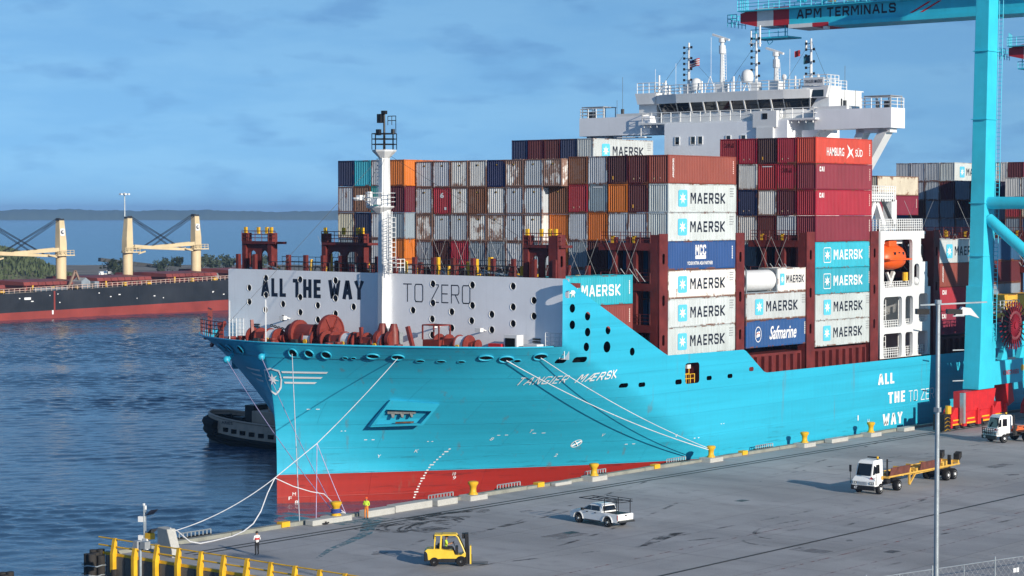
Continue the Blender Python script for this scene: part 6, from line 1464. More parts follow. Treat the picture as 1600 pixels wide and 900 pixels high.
# ================================================================ people
def person(label,loc,rz,joints,mats,hat=None,scale=1.0,vest=None):
    """one continuous skinned body; joints: dict name->(pos,radius); colour bands are set by body region"""
    J=joints
    bones=[('pel','sp'),('sp','ch'),('ch','nk'),('nk','hd'),('hd','ht'),('ch','sl'),('sl','el'),('el','wl'),('wl','fl'),('ch','sr'),('sr','er'),('er','wr'),('wr','fr'),('pel','hl'),('hl','kl'),('kl','al'),('al','tl'),('pel','hr'),('hr','kr'),('kr','ar'),('ar','tr')]
    names=list(J); me=bpy.data.meshes.new('body'); me.from_pydata([J[n][0] for n in names],[(names.index(a),names.index(b)) for a,b in bones],[])
    o=bpy.data.objects.new('body',me); COL.objects.link(o)
    sk=o.modifiers.new('skin','SKIN'); sk.use_smooth_shade=True
    for i,n in enumerate(names):
        r=J[n][1]; r=(r,r) if not isinstance(r,tuple) else r; me.skin_vertices[0].data[i].radius=r; me.skin_vertices[0].data[i].use_root=(n=='pel')
    ss=o.modifiers.new('s','SUBSURF'); ss.levels=1; ss.render_levels=1
    dg=bpy.context.evaluated_depsgraph_get(); dg.update(); m2=bpy.data.meshes.new_from_object(o.evaluated_get(dg)); bpy.data.objects.remove(o)
    P={n:Vector(J[n][0]) for n in names}
    m2.materials.clear()
    for m in mats: m2.materials.append(m)   # 0 skin 1 top 2 trousers 3 shoes
    reg={}
    for a,b in bones:
        reg[(a,b)]=0 if (a in('nk','hd','wl','wr','el','er') and not(vest=='long' and a in('el','er'))) else 2 if a in('hl','hr','kl','kr') or b in('hl','hr') else 3 if a in('al','ar') else 1
    if vest=='long': pass
    for p in m2.polygons:
        c=p.center; best=None
        for (a,b),g in reg.items():
            A,Bv=P[a],P[b]; d=Bv-A; t=max(0,min(1,(c-A).dot(d)/max(1e-9,d.dot(d)))); q=(c-A-d*t).length
            if best is None or q<best[0]: best=(q,g)
        p.material_index=best[1]; p.use_smooth=True
    t=thing('person',label,'person',loc,rz); t.scale=(scale,)*3
    mk('body',m2,None,t)
    hd=P['hd']; ht=P['ht']
    hc=(hd+ht)/2; fwd=Vector((1,0,0))
    mb=MB(); mb.sphere(hc+Vector((.085,0,-.0)),.024,8); mb.build('nose',mats[0],t,True)
    mb=MB()
    for s in (-1,1): mb.sphere(hc+Vector((.075,s*.035,.03)),.012,6)
    mb.build('eyes',M['black'],t); mb=MB(); mb.cbox(hc+Vector((.082,0,-.05)),(.012,.05,.012)); mb.build('mouth',M['clothr'],t)
    mb=MB()
    for s in (-1,1): mb.sphere(hc+Vector((0,s*.095,0)),.028,6)
    mb.build('ears',mats[0],t,True)
    # hands: palm plus five bent fingers
    for w_,f_ in (('wl','fl'),('wr','fr')):
        a,b=P[w_],P[f_]; d=(b-a).normalized(); sd=Vector((1,0,0)) if abs(d.x)<.8 else Vector((0,0,1)); sd=(sd-d*sd.dot(d)).normalized(); n3=d.cross(sd)
        mb=MB()
        for k,(o_,L_) in enumerate(((-.03,.065),(-.01,.078),(.01,.08),(.03,.07))): 
            p0=b+sd*o_; p1=p0+d*L_*.55+n3*.008; p2=p1+d*L_*.4+n3*.025; mb.tube([p0-d*.02,p0,p1,p2],.0095,5)
        p0=a.lerp(b,.4)+sd*.035; mb.tube([p0,p0+sd*.03+d*.03,p0+sd*.035+d*.065],.011,5); mb.build('fingers',mats[0],t,True)
    if hat:
        mb=MB(); mb.lathe([(.135,hc.z+.05),(.125,hc.z+.06),(.118,hc.z+.11),(.085,hc.z+.155),(.02,hc.z+.175)],(hc.x,hc.y,0),14)
        mb.cbox((hc.x+.13,hc.y,hc.z+.055),(.10,.16,.015)); mb.build('hard_hat',hat,t,True,50)
    else:
        mb=MB(); mb.lathe([(.105,hc.z+.0),(.112,hc.z+.05),(.095,hc.z+.11),(.05,hc.z+.145),(.01,hc.z+.15)],(hc.x-.018,hc.y,0),12); mb.build('hair',M['black'],t,True)
    return t,P
def standing(lean=0,arms='down'):
    J={'pel':((0,0,.95),(.16,.12)),'sp':((.0,0,1.12),(.155,.11)),'ch':((.01,0,1.34),(.18,.125)),'nk':((.015,0,1.50),.06),'hd':((.03,0,1.585),.085),'ht':((.03,0,1.70),.09),
     'sl':((0,.20,1.42),.075),'sr':((0,-.20,1.42),.075),'hl':((0,.10,.88),.10),'kl':((.02,.11,.50),.065),'al':((-.01,.115,.09),.048),'tl':((.16,.13,.035),.042),
     'hr':((0,-.10,.88),.10),'kr':((.05,-.11,.50),.065),'ar':((.03,-.115,.09),.048),'tr':((.20,-.13,.035),.042)}
    if arms=='down': J.update({'el':((-.02,.28,1.14),.052),'wl':((.06,.29,.90),.036),'fl':((.08,.28,.82),.033),'er':((-.02,-.28,1.14),.052),'wr':((.06,-.29,.90),.036),'fr':((.08,-.28,.82),.033)})
    else: J.update({'el':((.02,.27,1.15),.052),'wl':((.24,.14,1.12),.036),'fl':((.31,.09,1.13),.033),'er':((.02,-.27,1.15),.052),'wr':((.24,-.10,1.15),.036),'fr':((.31,-.05,1.16),.033)})
    return J
p1,_=person('person in white shirt with red band and dark trousers standing alone on the quay',(-32.8,-8.8,.004),R(75),standing(0,'bent'),[M['skin'],M['clothw'],M['clothk'],M['black']])
mb=MB(); mb.lathe([(.197,1.16),(.202,1.18),(.202,1.28),(.197,1.30)],(0,0,0),18,Matrix.Diagonal((.72,1.0,1.0))); mb.build('red_band',M['clothr'],p1,True)
p2,_=person('worker in orange trousers, yellow vest and orange hard hat beside the quay edge',(-14.3,-2.1,.004),R(200),standing(0,'bent'),[M['skin'],M['hiviz'],M['orangec'],M['black']],M['orange'],vest='long')
mb=MB(); mb.lathe([(.168,1.00),(.185,1.02),(.185,1.07),(.17,1.09)],(0,0,0),18,Matrix.Diagonal((.80,1.0,1.0))); mb.build('belt',M['orangec'],p2,True)
# ================================================================ vehicles
def wheel(par,x,y,r,wd,rimmat,side,name='wheel'):
    mb=MB(); Mx=Matrix.Rotation(R(90),3,'X'); mb.lathe([(r*.62,-wd/2),(r*.93,-wd/2),(r,-wd*.34),(r,wd*.34),(r*.93,wd/2),(r*.62,wd/2)],(x,y,r),18,Mx); w_=mb.build(name,M['tyre'],par,True,40)
    s=-1 if y<0 else 1
    mb=MB(); mb.lathe([(.02,.0),(r*.25,.03),(r*.30,-.03),(r*.55,-.05),(r*.63,0),(r*.64,-.08)][::-1],(x,y+s*(wd*.5+.012),r),16,Matrix.Rotation(R(-90*s),3,'X')); mb.build('rim',rimmat,w_,True,40); return w_
# --- pickup (drives towards +x in its own frame)
pk=thing('pickup_truck','white crew-cab pickup with black ladder rack parked on the quay','pickup truck',(-4.2,-18.6,.004),R(82))
def loft(secs,mp=lambda p:p):
    n=len(secs[0]); mb=MB(); mb.add([mp(p) for s in secs for p in s],[(i*n+k,i*n+(k+1)%n,(i+1)*n+(k+1)%n,(i+1)*n+k) for i in range(len(secs)-1) for k in range(n)]+[tuple(range(n-1,-1,-1)),tuple(range((len(secs)-1)*n,len(secs)*n))]); return mb
def body_side(y,outline): return [(x,y,z) for x,z in outline]
# lower body with wheel arches cut into the side outline
def archpts(xc,r,z0,n=8): return [(xc+r*math.cos(R(a)),z0+r*math.sin(R(a))) for a in [180-180*i/n for i in range(n+1)]]
low=[(-2.72,.62),(-2.72,1.10),(-.95,1.10),(-.95,1.13),(1.15,1.13),(1.55,1.12),(2.45,1.02),(2.68,.92),(2.74,.60),(2.66,.42)]+[(p[0],p[1]) for p in archpts(1.72,.50,.42)[::-1]]+[(.9,.36),(-.95,.36)]+archpts(-1.62,.50,.42)[::-1]+[(-2.6,.45)]
me=outline_mesh(low,(),.92); me=remap(me,lambda a,b,c:(a,c*(1-.05*max(0,(abs(a)-2.0)/.7)),b)); bd=mk('body',me,M['cabw'],pk,bev=.05)
cab=[[(-.98,-.86,1.12),(1.45,-.86,1.12),(1.45,.86,1.12),(-.98,.86,1.12)],[(-.80,-.74,1.62),(.62,-.74,1.60),(.62,.74,1.60),(-.80,.74,1.62)],[(-.62,-.62,1.74),(.40,-.62,1.74),(.40,.62,1.74),(-.62,.62,1.74)]]
loft(cab).build('cab',M['cabw'],pk,bev=.06)
for s in (-1,1):
    mb=MB(); mb.add([(-.70,s*.858,1.19),(.28,s*.858,1.19),(.28,s*.772,1.57),(-.62,s*.772,1.57)],[(0,1,2,3)]); mb.add([(.34,s*.858,1.19),(1.18,s*.858,1.19),(.62,s*.772,1.55),(.34,s*.772,1.57)],[(0,1,2,3)]); mb.build('side_window',M['glass'],pk)
    mb=MB(); mb.cbox((-.25,s*.94,1.02),(.2,.04,.05)); mb.cbox((.70,s*.94,1.02),(.2,.04,.05)); mb.cbox((1.15,s*1.03,1.22),(.16,.2,.18)); mb.build('door_handle',M['black'],pk)
    mb=MB(); mb.cbox((-2.70,s*.80,.85),(.08,.16,.42)); mb.build('tail_light',M['lampred'],pk)
    mb=MB(); mb.cbox((2.60,s*.72,.86),(.2,.34,.16)); mb.build('headlight',M['lamp'],pk)
    mb=MB()
    for x in (-1.62,1.72): mb.prism([(x+.50*math.cos(R(a)),.42+.50*math.sin(R(a))) for a in range(0,181,20)]+[(x+.57*math.cos(R(a)),.42+.57*math.sin(R(a))) for a in range(180,-1,-20)],lambda a,b,c:(a,c,b),s*.90,s*.955)
    mb.build('wheel_arch',M['cabw'],pk)
    mb=MB(); mb.box(-.9,.95,min(s*.80,s*.98),max(s*.80,s*.98),.36,.44); mb.build('side_step',M['steel'],pk)
mb=MB(); mb.add([(-.985,-.72,1.2),(-.985,.72,1.2),(-.83,.66,1.58),(-.83,-.66,1.58)],[(0,1,2,3)]); mb.build('rear_window',M['glass'],pk)
mb=MB(); mb.add([(1.41,-.76,1.19),(1.41,.76,1.19),(.68,.68,1.57),(.68,-.68,1.57)],[(0,1,2,3)]); mb.build('windscreen',M['glass'],pk)
mb=MB(); mb.box(-2.62,-1.05,-.74,.74,1.101,1.106); mb.build('bed_floor',M['black'],pk)
mb=MB(); mb.box(-2.78,-2.721,-.86,.86,.62,1.09); tg=mb.build('tailgate',M['cabw'],pk,bev=.03)
mb=MB(); mb.cbox((-2.79,0,.98),(.02,.22,.1)); mb.build('tailgate_handle',M['black'],tg)
mb=MB(); mb.box(-2.95,-2.72,-.86,.86,.44,.60); mb.build('bumper',M['steel'],pk,bev=.04)
mb=MB(); mb.cbox((2.74,0,.78),(.06,1.0,.26)); mb.build('grille',M['black'],pk)
for x in (-1.62,1.72):
    for y in (-.80,.80): wheel(pk,x,y,.40,.27,M['galv'],1)
mb=MB()
for s in (-1,1):
    mb.cyl((-2.75,s*.78,2.05),(1.75,s*.78,2.05),.035,n=6); mb.cyl((-2.75,s*.78,2.22),(.2,s*.78,2.22),.025,n=6)
    for x in (-2.5,-1.15): mb.cyl((x,s*.78,1.1),(x,s*.78,2.2),.035,n=6)
for x in (-2.75,-1.9,-1.15,-.2,.8,1.75): mb.cyl((x,-.78,2.05),(x,.78,2.05),.03,n=6)
mb.build('ladder_rack',M['black'],pk)
# --- forklift (forks towards +x)
fk=thing('forklift','yellow forklift with black mast driving across the quay','forklift',(-26.9,-22.4,.004),R(-50))
side=[(-1.72,.42),(-1.72,1.08),(-1.55,1.22),(-.55,1.22),(-.38,1.16),(.28,1.10),(.40,.80),(.85,.80),(1.05,.95),(1.18,.95),(1.18,.70),(.95,.56)]
me=outline_mesh(side+[(.4,.55),(-.5,.55),(-1.0,.5)],(),.60); me=remap(me,lambda a,b,c:(a,c,b)); mk('body',me,M['fork'],fk,bev=.07)
mb=MB(); mb.prism([(-1.78,.34),(-1.78,1.02),(-1.66,1.12),(-1.52,.9),(-1.45,.34)],lambda a,b,c:(a,c,b),-.61,.61); mb.build('counterweight',M['black'],fk,bev=.05)
mb=MB(); mb.box(-1.4,.95,-.57,.57,.28,.56); mb.build('chassis',M['black'],fk)
mb=MB(); mb.prism([(-.85,1.22),(-.85,1.5),(-.75,1.58),(-.45,1.25)],lambda a,b,c:(a,c,b),-.25,.25); mb.prism([(-.45,1.18),(.05,1.18),(.05,1.30),(-.45,1.30)],lambda a,b,c:(a,c,b),-.26,.26); mb.cbox((-.5,0,1.55),(.1,.46,.6)); mb.build('seat',M['black'],fk)
mb=MB(); mb.box(.42,.62,-.40,.40,.8,1.35); mb.cyl((.38,0,1.35),(.30,0,1.62),.03,n=6); mb.tube([(.28+.06*math.cos(a*.7),.17*math.sin(a*.7),1.63+.08*math.cos(a*.7)) for a in range(9)],.018,5,True); mb.build('steering_wheel',M['black'],fk)
mb=MB()
for s in (-1,1):
    mb.beam((-.62,s*.55,1.2),(-.55,s*.50,2.18),.09,.12,(1,0,0)); mb.tube([(1.12,s*.56,.92),(.95,s*.54,1.35),(.62,s*.50,2.05),(.45,s*.50,2.20)],.055,6); mb.beam((-1.05,s*.5,1.2),(-1.0,s*.48,2.1),.08,.08)
mb.build('guard_post',M['fork'],fk)
mb=MB(); mb.box(-1.05,.52,-.54,.54,2.16,2.24); mb.box(-.5,.5,-.50,.50,2.24,2.27); mb.build('roof_guard',M['fork'],fk,bev=.03)
mb=MB(); mb.cbox((-1.05,.35,2.02),(.16,.2,.2)); mb.cbox((-1.05,-.35,2.02),(.16,.2,.2)); mb.cyl((-.9,-.25,1.25),(-.9,.25,1.25),.15,n=10); mb.build('rear_lamp',M['black'],fk)
mb=MB()
for s in (-1,1): mb.beam((1.30,s*.32,.12),(1.24,s*.32,2.28),.10,.22,(1,0,0)); mb.beam((1.36,s*.24,.2),(1.30,s*.24,2.2),.07,.12,(1,0,0))
for z in (.6,1.5,2.2): mb.cbox((1.3-.02*z,0,z),(.16,.7,.14))
mb.cyl((1.2,.12,.3),(1.16,.12,2.1),.06,n=8); mb.cyl((1.2,-.12,.3),(1.16,-.12,2.1),.06,n=8); mb.cbox((1.1,0,2.1),(.4,.5,.35)); mb.build('mast',M['black'],fk)
mb=MB(); mb.cbox((1.52,0,1.35),(.07,1.0,.06)); mb.cbox((1.52,0,.55),(.07,1.0,.10))
for y in (-.45,-.2,0,.2,.45): mb.cbox((1.52,y,.95),(.05,.06,.85))
mb.cbox((1.52,-.42,.8),(.10,.2,1.3)); mb.build('carriage',M['fork'],fk)
for s in (-1,1):
    mb=MB(); mb.box(1.56,2.75,s*.38-.07,s*.38+.07,.12,.165); mb.box(1.56,1.62,s*.38-.07,s*.38+.07,.12,.7); mb.build('fork',M['steel'],fk)
for y in (-.55,.55): wheel(fk,.85,y,.37,.28,M['steel'],1); wheel(fk,-1.05,y,.32,.24,M['steel'],1)
SJ={'pel':((0,0,.55),(.16,.13)),'sp':((-.02,0,.72),(.155,.11)),'ch':((-.02,0,.94),(.18,.125)),'nk':((0,0,1.09),.06),'hd':((.03,0,1.17),.085),'ht':((.04,0,1.28),.09),
 'sl':((0,.20,1.02),.075),'sr':((0,-.20,1.02),.075),'el':((.10,.27,.76),.052),'wl':((.34,.16,.80),.036),'fl':((.41,.14,.83),.033),'er':((.10,-.27,.76),.052),'wr':((.34,-.16,.80),.036),'fr':((.41,-.14,.83),.033),
 'hl':((.06,.10,.52),.10),'kl':((.46,.12,.56),.068),'al':((.62,.12,.16),.048),'tl':((.78,.13,.12),.042),'hr':((.06,-.10,.52),.10),'kr':((.46,-.12,.56),.068),'ar':((.62,-.12,.16),.048),'tr':((.78,-.13,.12),.042)}
fa=R(-50); sx_=Vector((-.24*math.cos(fa),-.24*math.sin(fa),0))
pd_,_=person('driver in yellow hi-vis top sitting in the forklift',(-26.9+sx_.x,-22.4+sx_.y,.74),fa,SJ,[M['skin'],M['hiviz'],M['clothk'],M['black']],M['black'])
# --- terminal tractors and trailers (drive towards +x)
def tractor(label,loc,rz,rack=False,num='47'):
    t=thing('terminal_tractor',label,'tractor',loc,rz,'terminal tractors on the quay')
    mb=MB(); mb.box(-3.0,.9,-.45,.45,.62,.95); mb.box(-2.9,-1.3,-.95,.95,.95,1.05); mb.build('chassis',M['black'],t)
    secs=[[(1.0,-1.15,.75),(2.35,-1.15,.75),(2.35,1.15,.75),(1.0,1.15,.75)],[(1.0,-1.15,1.25),(2.30,-1.15,1.25),(2.30,1.15,1.25),(1.0,1.15,1.25)],[(1.0,-1.12,1.45),(1.9,-1.12,1.55),(1.9,1.0,1.55),(1.0,1.0,1.45)]]
    loft(secs).build('hood',M['cabw'],t,bev=.05)
    cabs=[[(-.45,-1.15,.95),(1.75,-1.15,.95),(1.75,.55,.95),(-.45,.55,.95)],[(-.45,-1.15,1.55),(1.72,-1.15,1.55),(1.72,.55,1.55),(-.45,.55,1.55)],[(-.45,-1.10,2.75),(1.35,-1.10,2.72),(1.35,.50,2.72),(-.45,.50,2.75)],[(-.35,-1.0,2.95),(1.15,-1.0,2.95),(1.15,.42,2.95),(-.35,.42,2.95)]]
    loft(cabs).build('cab',M['cabw'],t,bev=.05)
    mb=MB(); mb.add([(1.735,-1.02,1.62),(1.735,.42,1.62),(1.39,.38,2.66),(1.39,-.98,2.66)],[(0,1,2,3)]); mb.build('windscreen',M['glass'],t)
    for s,y in ((-1,-1.158),(1,.558)):
        mb=MB(); mb.add([(.35,y,1.75),(1.0,y,1.75),(.95,y+.03*-s,2.55),(.35,y+.03*-s,2.55)],[(0,1,2,3)]); mb.build('side_window',M['glass'],t)
        mb=MB(); mb.add([(1.15,y,1.72),(1.62,y,1.65),(1.36,y+.03*-s,2.5),(1.15,y+.03*-s,2.5)],[(0,1,2,3)]); mb.build('quarter_window',M['glass'],t)
    mb=MB(); mb.box(2.3,2.48,-1.18,1.18,.42,.82); bpn=mb.build('bumper',M['black'],t,bev=.04)
    me=fit(text_mesh(num,1,.02),.34,.26); mk('lettering',remap(me,lambda a,b,c:(2.49,-.5-.34+a if False else -.85+a,.5+b)),M['letter'],bpn)
    mb=MB(); 
    for k in range(8): mb.cbox((2.35,-.62+.12*k+.15,1.02),(.03,.03,.3))
    mb.build('grille',M['grey'],t)
    for y in (-.85,.85): mb=MB(); mb.cbox((2.35,y,1.05),(.05,.42,.2)); h_=mb.build('headlight_pod',M['black'],t); mb=MB(); mb.cyl((2.37,y-.1,1.05),(2.39,y-.1,1.05),.08,n=10); mb.cyl((2.37,y+.1,1.05),(2.39,y+.1,1.05),.08,n=10); mb.build('lamp',M['lamp'],h_)
    mb=MB(); mb.cbox((2.12,.72,1.36),(.02,.36,.36),Matrix.Rotation(R(45),3,'X')@Matrix.Rotation(R(0),3,'Y')); mb.build('hazard_placard',M['lred'],t)
    for y in (-1.35,1.25): mb=MB(); mb.cyl((2.2,y,.9),(2.25,y,2.0),.03,n=5); mb.cbox((2.25,y,2.25),(.08,.2,.6)); mb.build('mirror',M['black'],t)
    mb=MB(); mb.cyl((-.2,1.0,.9),(-.2,1.0,3.0),.09,n=8); mb.cyl((-.45,.95,.8),(-.45,.95,1.9),.22,n=10); mb.build('exhaust_stack',M['black'],t,True)
    mb=MB(); mb.cbox((.1,-.2,3.12),(.15,1.2,.10)); mb.cyl((.3,.3,2.95),(.3,.3,3.05),.1,n=8); mb.build('light_bar',M['black'],t)
    mb=MB(); mb.cyl((.3,.3,3.05),(.3,.3,3.25),.1,n=8); mb.build('beacon',M['yellow'],t)
    mb=MB(); mb.cbox((-.9,-.85,.75),(.6,.5,.55)); mb.build('fuel_tank',M['galv'],t); mb=MB(); mb.cbox((-.35,-.9,.8),(.3,.5,.5)); mb.build('battery_box',M['chassiso'],t)
    for y in (-1.02,1.02): wheel(t,1.25,y,.50,.30,M['white'],1)
    for y in (-.98,.98): wheel(t,-2.05,y,.50,.50,M['white'],1)
    if rack:
        mb=MB(); mb.rail([(2.52,-.95,.9),(2.52,.95,.9)],.7,3,.32,.035); mb.build('bull_bar',M['black'],t)
    return t
tractor('white terminal tractor with red diamond placard pulling the yellow trailer',(27.2,-25.6,.004),R(181))
def trailer(label,loc,rz,mat,guides=True):
    t=thing('container_trailer',label,'trailer',loc,rz,'container trailers on the quay')
    for y in (-.55,.55):
        mb=MB(); mb.prism([(1.2,1.15),(1.2,1.45),(-3.2,1.45),(-3.9,1.75),(-12.4,1.75),(-12.4,1.15),(-4.6,1.05),(-3.6,1.15)],lambda a,b,c:(a,c,b),y-.09,y+.09); mb.build('main_beam',mat,t)
    for x in (.9,-1.6,-4.2,-6.6,-9.2,-12.2):
        mb=MB(); mb.box(x-.12,x+.12,-1.22,1.22,1.28 if x>-3 else 1.5,1.46 if x>-3 else 1.76); mb.build('cross_member',mat,t)
    mb=MB()
    for y in (-1.22,1.22): mb.box(-12.4,1.0,y-.05,y+.05,1.35,1.5)
    mb.build('side_rail',mat,t)
    mb=MB()
    for y in (-.9,.9): mb.beam((-3.3,y,1.4),(-3.3,y,.35),.16,.16); mb.beam((-4.4,y,1.2),(-3.3,y,.3),.14,.14)
    mb.build('landing_leg',mat,t)
    if guides:
        for a,b in ((.9,-2.6),(-4.6,-8.4)):
            mb=MB(); mb.prism([(a,1.5),(a,2.25),(b,2.25),(b,1.5)],lambda p,q,c:(p,1.25+c+(q-1.5)*.22,q),-.04,.04); mb.build('guide_plate',paint('guide_rust',(.17,.055,.04),.8,.3,2),t)
        mb=MB(); mb.prism([(-12.35,1.6),(-12.35,2.3),(-12.9,2.5),(-12.9,2.0)],lambda p,q,c:(p,c,q),-1.2,-.6); mb.prism([(-12.35,1.6),(-12.35,2.3),(-12.9,2.5),(-12.9,2.0)],lambda p,q,c:(p,c,q),.6,1.2); mb.box(-10.6,-10.4,1.0,1.3,1.5,2.4); mb.build('rear_guide',M['wood'],t)
    mb=MB(); mb.box(-12.0,-9.6,-.5,.5,.6,1.1); mb.cyl((-10.2,-.9,.52),(-10.2,.9,.52),.1,n=8); mb.cyl((-11.5,-.9,.52),(-11.5,.9,.52),.1,n=8); mb.build('axle_frame',M['black'],t)
    for x in (-10.2,-11.5):
        for y in (-.98,.98): wheel(t,x,y,.52,.5,M['white'],1)
    return t
trailer('yellow container trailer with rusty guide plates behind the white tractor',(28.3,-25.6,.004),R(180.5),M['chassisy'])
tractor('white terminal tractor with black bull bar near the crane bogies',(73.0,-15.2,.004),R(158),True,'48')
trailer('orange container trailer hitched at the far right edge',(74.3,-15.7,.004),R(158),M['chassiso'],False)
# ================================================================ bulk carrier across the river
bk=thing('bulk_carrier','black and red bulk carrier with cream deck cranes moored across the river','ship',(230,346,ZW),0,world=True)
YB=330.0
def bz(X): return 3.9+(X-195)*.0226
def bw_(X): return -1.05+(X-195)*.0135
xs=[140+i*5 for i in range(33)]
def by(X): return YB+ (0 if X<285 else (X-285)**1.7*.12)
mb=MB(); vs=[]
for X in xs: vs+=[(X,by(X),bw_(X)),(X,by(X),bz(X))]
mb.add(vs,[(2*i,2*i+2,2*i+3,2*i+1) for i in range(len(xs)-1)])
mb.add([(140,YB,3),(300,YB,6.2),(300,362,6.2),(140,362,3)],[(0,1,2,3)]); mb.add([(140,YB,-4),(140,YB,3),(140,362,3),(140,362,-4)],[(0,1,2,3)])
hb_=mb.build('hull',M['bblack'],bk)
mb=MB(); vs=[]
for X in xs: vs+=[(X,by(X)-.005,-5),(X,by(X)-.005,bw_(X)+.0)]
mb.add(vs,[(2*i,2*i+2,2*i+3,2*i+1) for i in range(len(xs)-1)]); mb.build('hull_bottom',M['bred'],bk)
mb=MB()
for X in xs[:-3]: mb.box(X,X+5,YB-.06,YB+.02,bz(X)-.02,bz(X)+.5) if False else None
mb.rail([(150,YB+.2,bz(150)),(290,YB+.2,bz(290))],1.2,2,1.7,.07); mb.build('deck_rail',paint('deck_rail_cream',(.6,.45,.38),.6,.1,1),bk)
for i,x in enumerate((154,179,204.0,228.5,253,277)):
    x0,x1=x+2.5,x+20.5; z=bz(x)+.1
    mb=MB(); mb.box(x0,x1,336,356,z,z+1.5); h_=mb.build('hatch_coaming',M['hatch'],bk)
    mb=MB()
    for k in range(8): xa=x0-.6+k*(x1-x0+1.2)/8; mb.prism([(334.6,1.5),(357.4,1.5),(357.0,2.4),(346,2.75),(335.0,2.4)],lambda a,b,c:(c,a,z+b),xa+.08,xa+(x1-x0+1.2)/8-.08)
    mb.build('hatch_cover',M['hatch'],h_)
    mb=MB()
    for k in range(10): xa=x0+k*(x1-x0)/9; mb.box(xa-.15,xa+.15,334.4,336,z-.05,z+1.3)
    mb.build('coaming_stay',M['hatch'],h_)
    mb=MB(); mb.cyl((x0+1,333,z),(x0+1,333,z+1.6),.25,n=8); mb.cbox((x1-2,333,z+.5),(1.4,1,1)); mb.cbox((x0+7,332.4,z+.5),(.8,.8,1.2)); mb.build('deck_fitting',M['yellow'],h_)
def deck_crane(x,face,label):
    z=bz(x); p=MB(); p.cyl((x,346,z),(x,346,z+8.8),1.45,n=18); p.cyl((x,346,z+8.4),(x,346,z+9.0),1.75,n=18)
    c=p.build('deck_crane',M['cream'],bk,True,40)
    mb=MB(); s=face
    secs=[[(x-1.15,344.9,z+9.0),(x+1.15,344.9,z+9.0),(x+1.15,347.1,z+9.0),(x-1.15,347.1,z+9.0)],[(x-1.15,344.95,z+12),(x+1.15,344.95,z+12),(x+1.15,347.05,z+12),(x-1.15,347.05,z+12)],[(x-1.1*(1 if s<0 else .5),345.2,z+18.2),(x+1.1*(.5 if s<0 else 1),345.2,z+18.2),(x+1.1*(.5 if s<0 else 1),346.8,z+18.2),(x-1.1*(1 if s<0 else .5),346.8,z+18.2)]]
    loft(secs).build('crane_house',M['cream'],c)
    mb=MB(); mb.box(x-.7,x+.7,345.4,346.6,z+18.2,z+18.7); mb.cyl((x+s*.9,345.3,z+18.5),(x+s*.9,346.7,z+18.5),.4,n=10); mb.build('sheave_head',M['steel'],c)
    mb=MB(); mb.rail([(x-2.6,343.6,z+8.8),(x+2.6,343.6,z+8.8)],1.2,2,1.2,.08); mb.box(x-2.8,x+2.8,343.5,344.6,z+8.5,z+8.8); mb.beam((x+s*2.6,344.5,z+8.2),(x+s*5.2,344.5,z+8.8),.4,.4); mb.build('crane_platform',M['cream'],c)
    J=24.0
    mb=MB()
    for y in (344.9,347.1): mb.beam((x+s*1.6,y,z+10.2),(x+s*J,346+(y-346)*.4,z+9.0),.5,1.1,h1=.6)
    for k in range(6): xx=x+s*(3+k*3.6); mb.beam((xx,344.9+.1*k,z+10-.1*k),(xx,347.1-.1*k,z+10-.1*k),.3,.4)
    mb.build('jib',M['cream'],c)
    mb=MB()
    for dy in (-.6,.6): mb.cyl((x+s*.9,346+dy,z+18.7),(x+s*(J-4),346+dy*.5,z+9.5),.10,n=5,cap=False); mb.cyl((x+s*.9,346+dy,z+18.3),(x+s*(J-7),346+dy*.5,z+9.4),.09,n=5,cap=False)
    mb.build('hoist_wire',M['black'],c)
    if s<0:
        me=outline_mesh(rrect(-.75,.75,-1.0,1.0,.2)); mk('emblem_panel',remap(me,lambda a,b,c_:(x-.3+a,344.88,z+15.0+b)),M['letter'],c)
        me=outline_mesh(circ(0,0,.55,16),[circ(.18,.08,.3,16)]); mk('emblem',remap(me,lambda a,b,c_:(x-.3+a,344.84,z+15.0+b)),M['navy'],c)
deck_crane(227.0,-1,''); deck_crane(250.4,1,''); deck_crane(276.0,-1,'')
deck_crane(201.5,1,'')
mb=MB(); mb.box(206.5,217.5,331.0,331.6,bz(206),bz(206)+1.0); mb.build('gangway',M['galv'],bk)
mb=MB(); mb.prism([(222,0),(225,0),(225,2.0),(223.5,3.0),(222,2.0)],lambda a,b,c:(a,c,bz(222)+b),331,335); mb.box(226.5,228,331,333,bz(226),bz(226)+1.8); mb.build('deck_store',M['galv'],bk)
mb=MB(); mb.beam((219,333,bz(219)),(221.5,333,bz(219)+5),.5,.5); mb.beam((224,333,bz(219)),(221.5,333,bz(219)+5),.5,.5); mb.build('a_frame_davit',paint('davit_rust',(.30,.2,.15),.8,.2,1),bk)
mb=MB(); mb.box(278,292,340,352,bz(278),bz(278)+1.6)
for k in range(7): mb.cyl((277+k*2,333,bz(280)+.6),(277.8+k*2,333,bz(280)+.6),.7,n=10)
mb.build('bow_gear',M['galv'],bk)
r5=random.Random(8); mb=MB()
for k in range(14):
    X=r5.uniform(196,272); z=r5.uniform(1.0,3.4); w2=r5.uniform(.2,.8); mb.add([(X,YB-.02,z),(X+w2,YB-.02,z),(X+w2,YB-.02,z+.25),(X,YB-.02,z+.25)],[(0,1,2,3)])
mb.add([(202.5,YB-.02,2.2),(204.6,YB-.02,2.2),(204.6,YB-.02,2.8),(202.5,YB-.02,2.8)],[(0,1,2,3)]); mb.add([(211.4,YB-.02,-1.9),(211.9,YB-.02,-1.9),(211.9,YB-.02,-.8),(211.4,YB-.02,-.8)],[(0,1,2,3)]); mb.build('hull_mark',M['letter'],bk)
mb=MB(); mb.box(212.0,212.5,YB-.03,YB-.02,-1.0,bz(212)); mb.build('hull_streak',M['bred'],bk)
